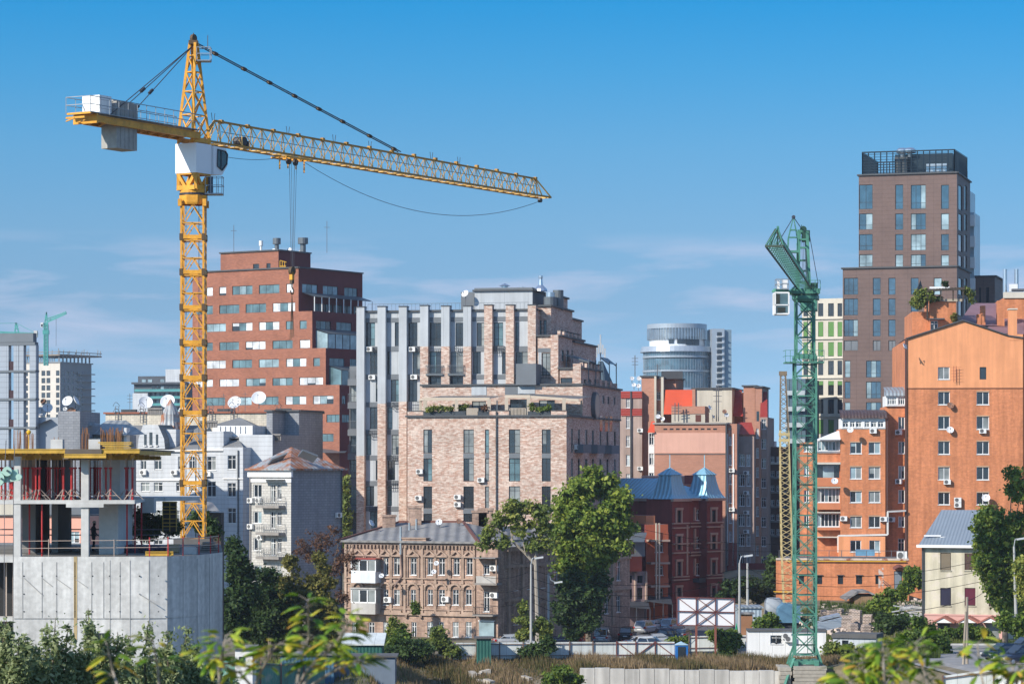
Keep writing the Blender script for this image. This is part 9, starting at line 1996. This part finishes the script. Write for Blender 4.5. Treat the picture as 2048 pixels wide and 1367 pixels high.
# near bushes at the lower left: upright leafy shoots
def near_bush(px,label,seed,cols,d):
    r=thing('willowy_bush',label,'bush',(GX(px,d),d,ground_h(GX(px,d),d)),'bushes at the foot of the concrete building'); st=MB(); rg=random.Random(seed); blobs=[]; pos=[]
    for (x,yt,w) in cols:
        s=P(x+rg.uniform(-8,8),1400,d+rg.uniform(-1,1)); t=P(x+rg.uniform(-14,14),yt,d+rg.uniform(-1,1)); st.path([s,s.lerp(t,.5)+Vector((rg.uniform(-.1,.1),0,0)),t],[.03,.02,.006],5)
        for k in range(12): v=s.lerp(t,.1+.9*k/12); ww=w*(1-.75*k/12)*d/F; blobs.append((v.x,v.y,v.z,ww,ww,.09))
    leaves('foliage',blobs,7000,.055*d/60,mat('leaf_grey_green',0,.6,tone=[(.06,.09,.03),(.16,.21,.08),(.36,.40,.20)]),r,seed,.14,8,aspect=2.0,tb=.22,lump=False)
    for q in range(2): pass
    base=thing; st.build('stem',BARK,r)
for px,lab,seed,cols in ((30,'grey green bush at the far bottom left corner',1,[(-20,1255,30),(5,1240,30),(30,1275,34),(55,1295,34),(75,1320,30)]),(140,'grey green bush with upright shoots, second from the bottom left corner',2,[(60,1268,22),(95,1250,16),(120,1290,34),(150,1300,34),(112,1235,12),(135,1246,12)]),(200,'tall shooted grey green bush in front of the dark doorway',3,[(180,1215,14),(170,1250,24),(200,1275,34),(225,1262,16),(250,1270,20),(215,1300,34)]),(320,'grey green bush with thin shoots before the shaded facet of the concrete wall',4,[(300,1240,12),(320,1290,34),(345,1262,20),(365,1250,14),(380,1290,30),(350,1310,34)]),(430,'small grey green bush right of the others, behind the yellow leaves',5,[(280,1320,34),(400,1330,30),(430,1345,30),(460,1355,20)]),
 (255,'low dense grey green bush filling the bottom edge',6,[(100,1320,40),(160,1325,40),(230,1330,40),(290,1335,40),(340,1335,36),(30,1325,40)])): near_bush(px,lab,seed,cols,58+seed)
# foreground saplings with drooping compound leaves, close to the viewer
def sapling(name,label,stems,seed,d=13.0,n=1.0):
    rg=random.Random(seed); b0=stems[0][0]; r=thing(name,label,'sapling',(GX(b0[0],d),d,ground_h(0,d)),'foreground saplings'); st=MB(); V=[];Fs=[];T=[]
    def leaf(p,dirv,L_,w,tone):
        k=len(V); side=dirv.cross(Vector((0,0,1))); side=side.normalized() if side.length>.01 else Vector((1,0,0)); side=(side+Vector((rg.uniform(-.5,.5),rg.uniform(-.5,.5),rg.uniform(-.5,.5)))).normalized()
        pts=[]
        for i in range(6):
            t=i/5; c=p+dirv*L_*t+Vector((0,0,-L_*.45*t*t)); ww=w*math.sin(math.pi*min(1,t*.9+.08))**.8; V.extend([c-side*ww+Vector((0,0,-ww*.3)),c,c+side*ww+Vector((0,0,-ww*.3))])
        for i in range(5):
            for j in (0,1): Fs.append((k+i*3+j,k+i*3+j+1,k+i*3+3+j+1,k+i*3+3+j)); T.append(min(1,max(0,tone+ (.25 if i>3 else 0))))
    for stem in stems:
        pts=[P(x,y,d+rg.uniform(-.3,.3)) for x,y in stem]; base=pts[0].copy(); pts=[Vector((base.x,base.y,ground_h(base.x,base.y)-.1))]+pts; k=len(pts); st.path(pts,[.010-.007*i/(k-1) for i in range(k)],6)
        m=int(7*n)
        for i in range(m):
            t=.42+.58*i/max(1,m-1); j=min(int(t*(k-2)),k-3)+1; f_=t*(k-2)-int(t*(k-2)) if t<1 else 1; c=pts[j].lerp(pts[j+1],f_)
            for q in range(3):
                a=rg.uniform(0,6.28); dv=Vector((math.cos(a),math.sin(a)*.6,rg.uniform(-.1,.6))).normalized(); L_=rg.uniform(.045,.10); e=c+dv*L_*.6; st.tube(c,e,.0016,.001,4)
                for u in range(2): leaf(e,(dv+Vector((rg.uniform(-.6,.6),rg.uniform(-.5,.5),rg.uniform(-.3,.3)))).normalized(),rg.uniform(.045,.11),rg.uniform(.009,.018),min(1,max(0,rg.gauss(.35,.28))))
    st.build('stem',BARK_L,r); me=bpy.data.meshes.new('foliage'); a=ABS[r.name]; me.from_pydata([(v.x-a[0],v.y-a[1],v.z-a[2]) for v in V],[],Fs); at=me.attributes.new('tone','FLOAT','FACE'); at.data.foreach_set('value',T); me.polygons.foreach_set('use_smooth',[True]*len(Fs)); me.materials.append(LEAF_A); o=bpy.data.objects.new('foliage',me); COL.objects.link(o); o.parent=r
sapling('leafy_sapling','nearest sapling with drooping yellow green leaves at the bottom centre left',[[(590,1390),(600,1330),(618,1270),(616,1200)],[(600,1380),(640,1320),(690,1262),(700,1240)],[(590,1385),(610,1345),(650,1300),(665,1290)],[(600,1385),(660,1345),(700,1325),(725,1320)]],1,n=1.5)
sapling('leafy_sapling','foreground sapling left of the nearest one, before the green fence',[[(440,1390),(438,1340),(445,1300),(452,1270)],[(500,1395),(520,1345),(545,1300),(560,1285)],[(520,1390),(480,1345),(400,1310)]],2,n=1.2)
sapling('leafy_sapling','thin foreground twig with a few leaves before the curved concrete wall',[[(245,1400),(225,1340),(215,1290)],[(320,1395),(315,1330),(305,1280)]],3,n=.6)
sapling('leafy_sapling','foreground sapling with yellow drooping leaves at the bottom right',[[(1770,1400),(1768,1340),(1765,1290)],[(1780,1400),(1800,1350),(1830,1290)],[(1740,1400),(1735,1350),(1720,1310)],[(1860,1400),(1850,1350),(1830,1285)],[(1740,1400),(1705,1370),(1690,1350)]],4,n=1.35)
sapling('leafy_sapling','foreground sapling with orange tipped leaves in the bottom right corner',[[(1975,1400),(1960,1340),(1955,1285)],[(2040,1400),(2030,1350),(2020,1320)],[(2000,1400),(2015,1360),(2045,1330)]],5,n=.9)
# air: thin haze over the whole scene
hz=MB(); hz.box(-420,420,-30,1300,-12,64); ho=hz.build('haze',[],None); tag(ho,kind='stuff')
hm=bpy.data.materials.new('haze_air'); hm.use_nodes=True; t=hm.node_tree; t.nodes.clear(); pv=t.nodes.new('ShaderNodeVolumePrincipled'); pv.inputs['Color'].default_value=(.80,.88,1,1); pv.inputs['Density'].default_value=HAZE; pv.inputs['Anisotropy'].default_value=.2; oo=t.nodes.new('ShaderNodeOutputMaterial'); t.links.new(pv.outputs[0],oo.inputs['Volume']); ho.data.materials.append(hm)
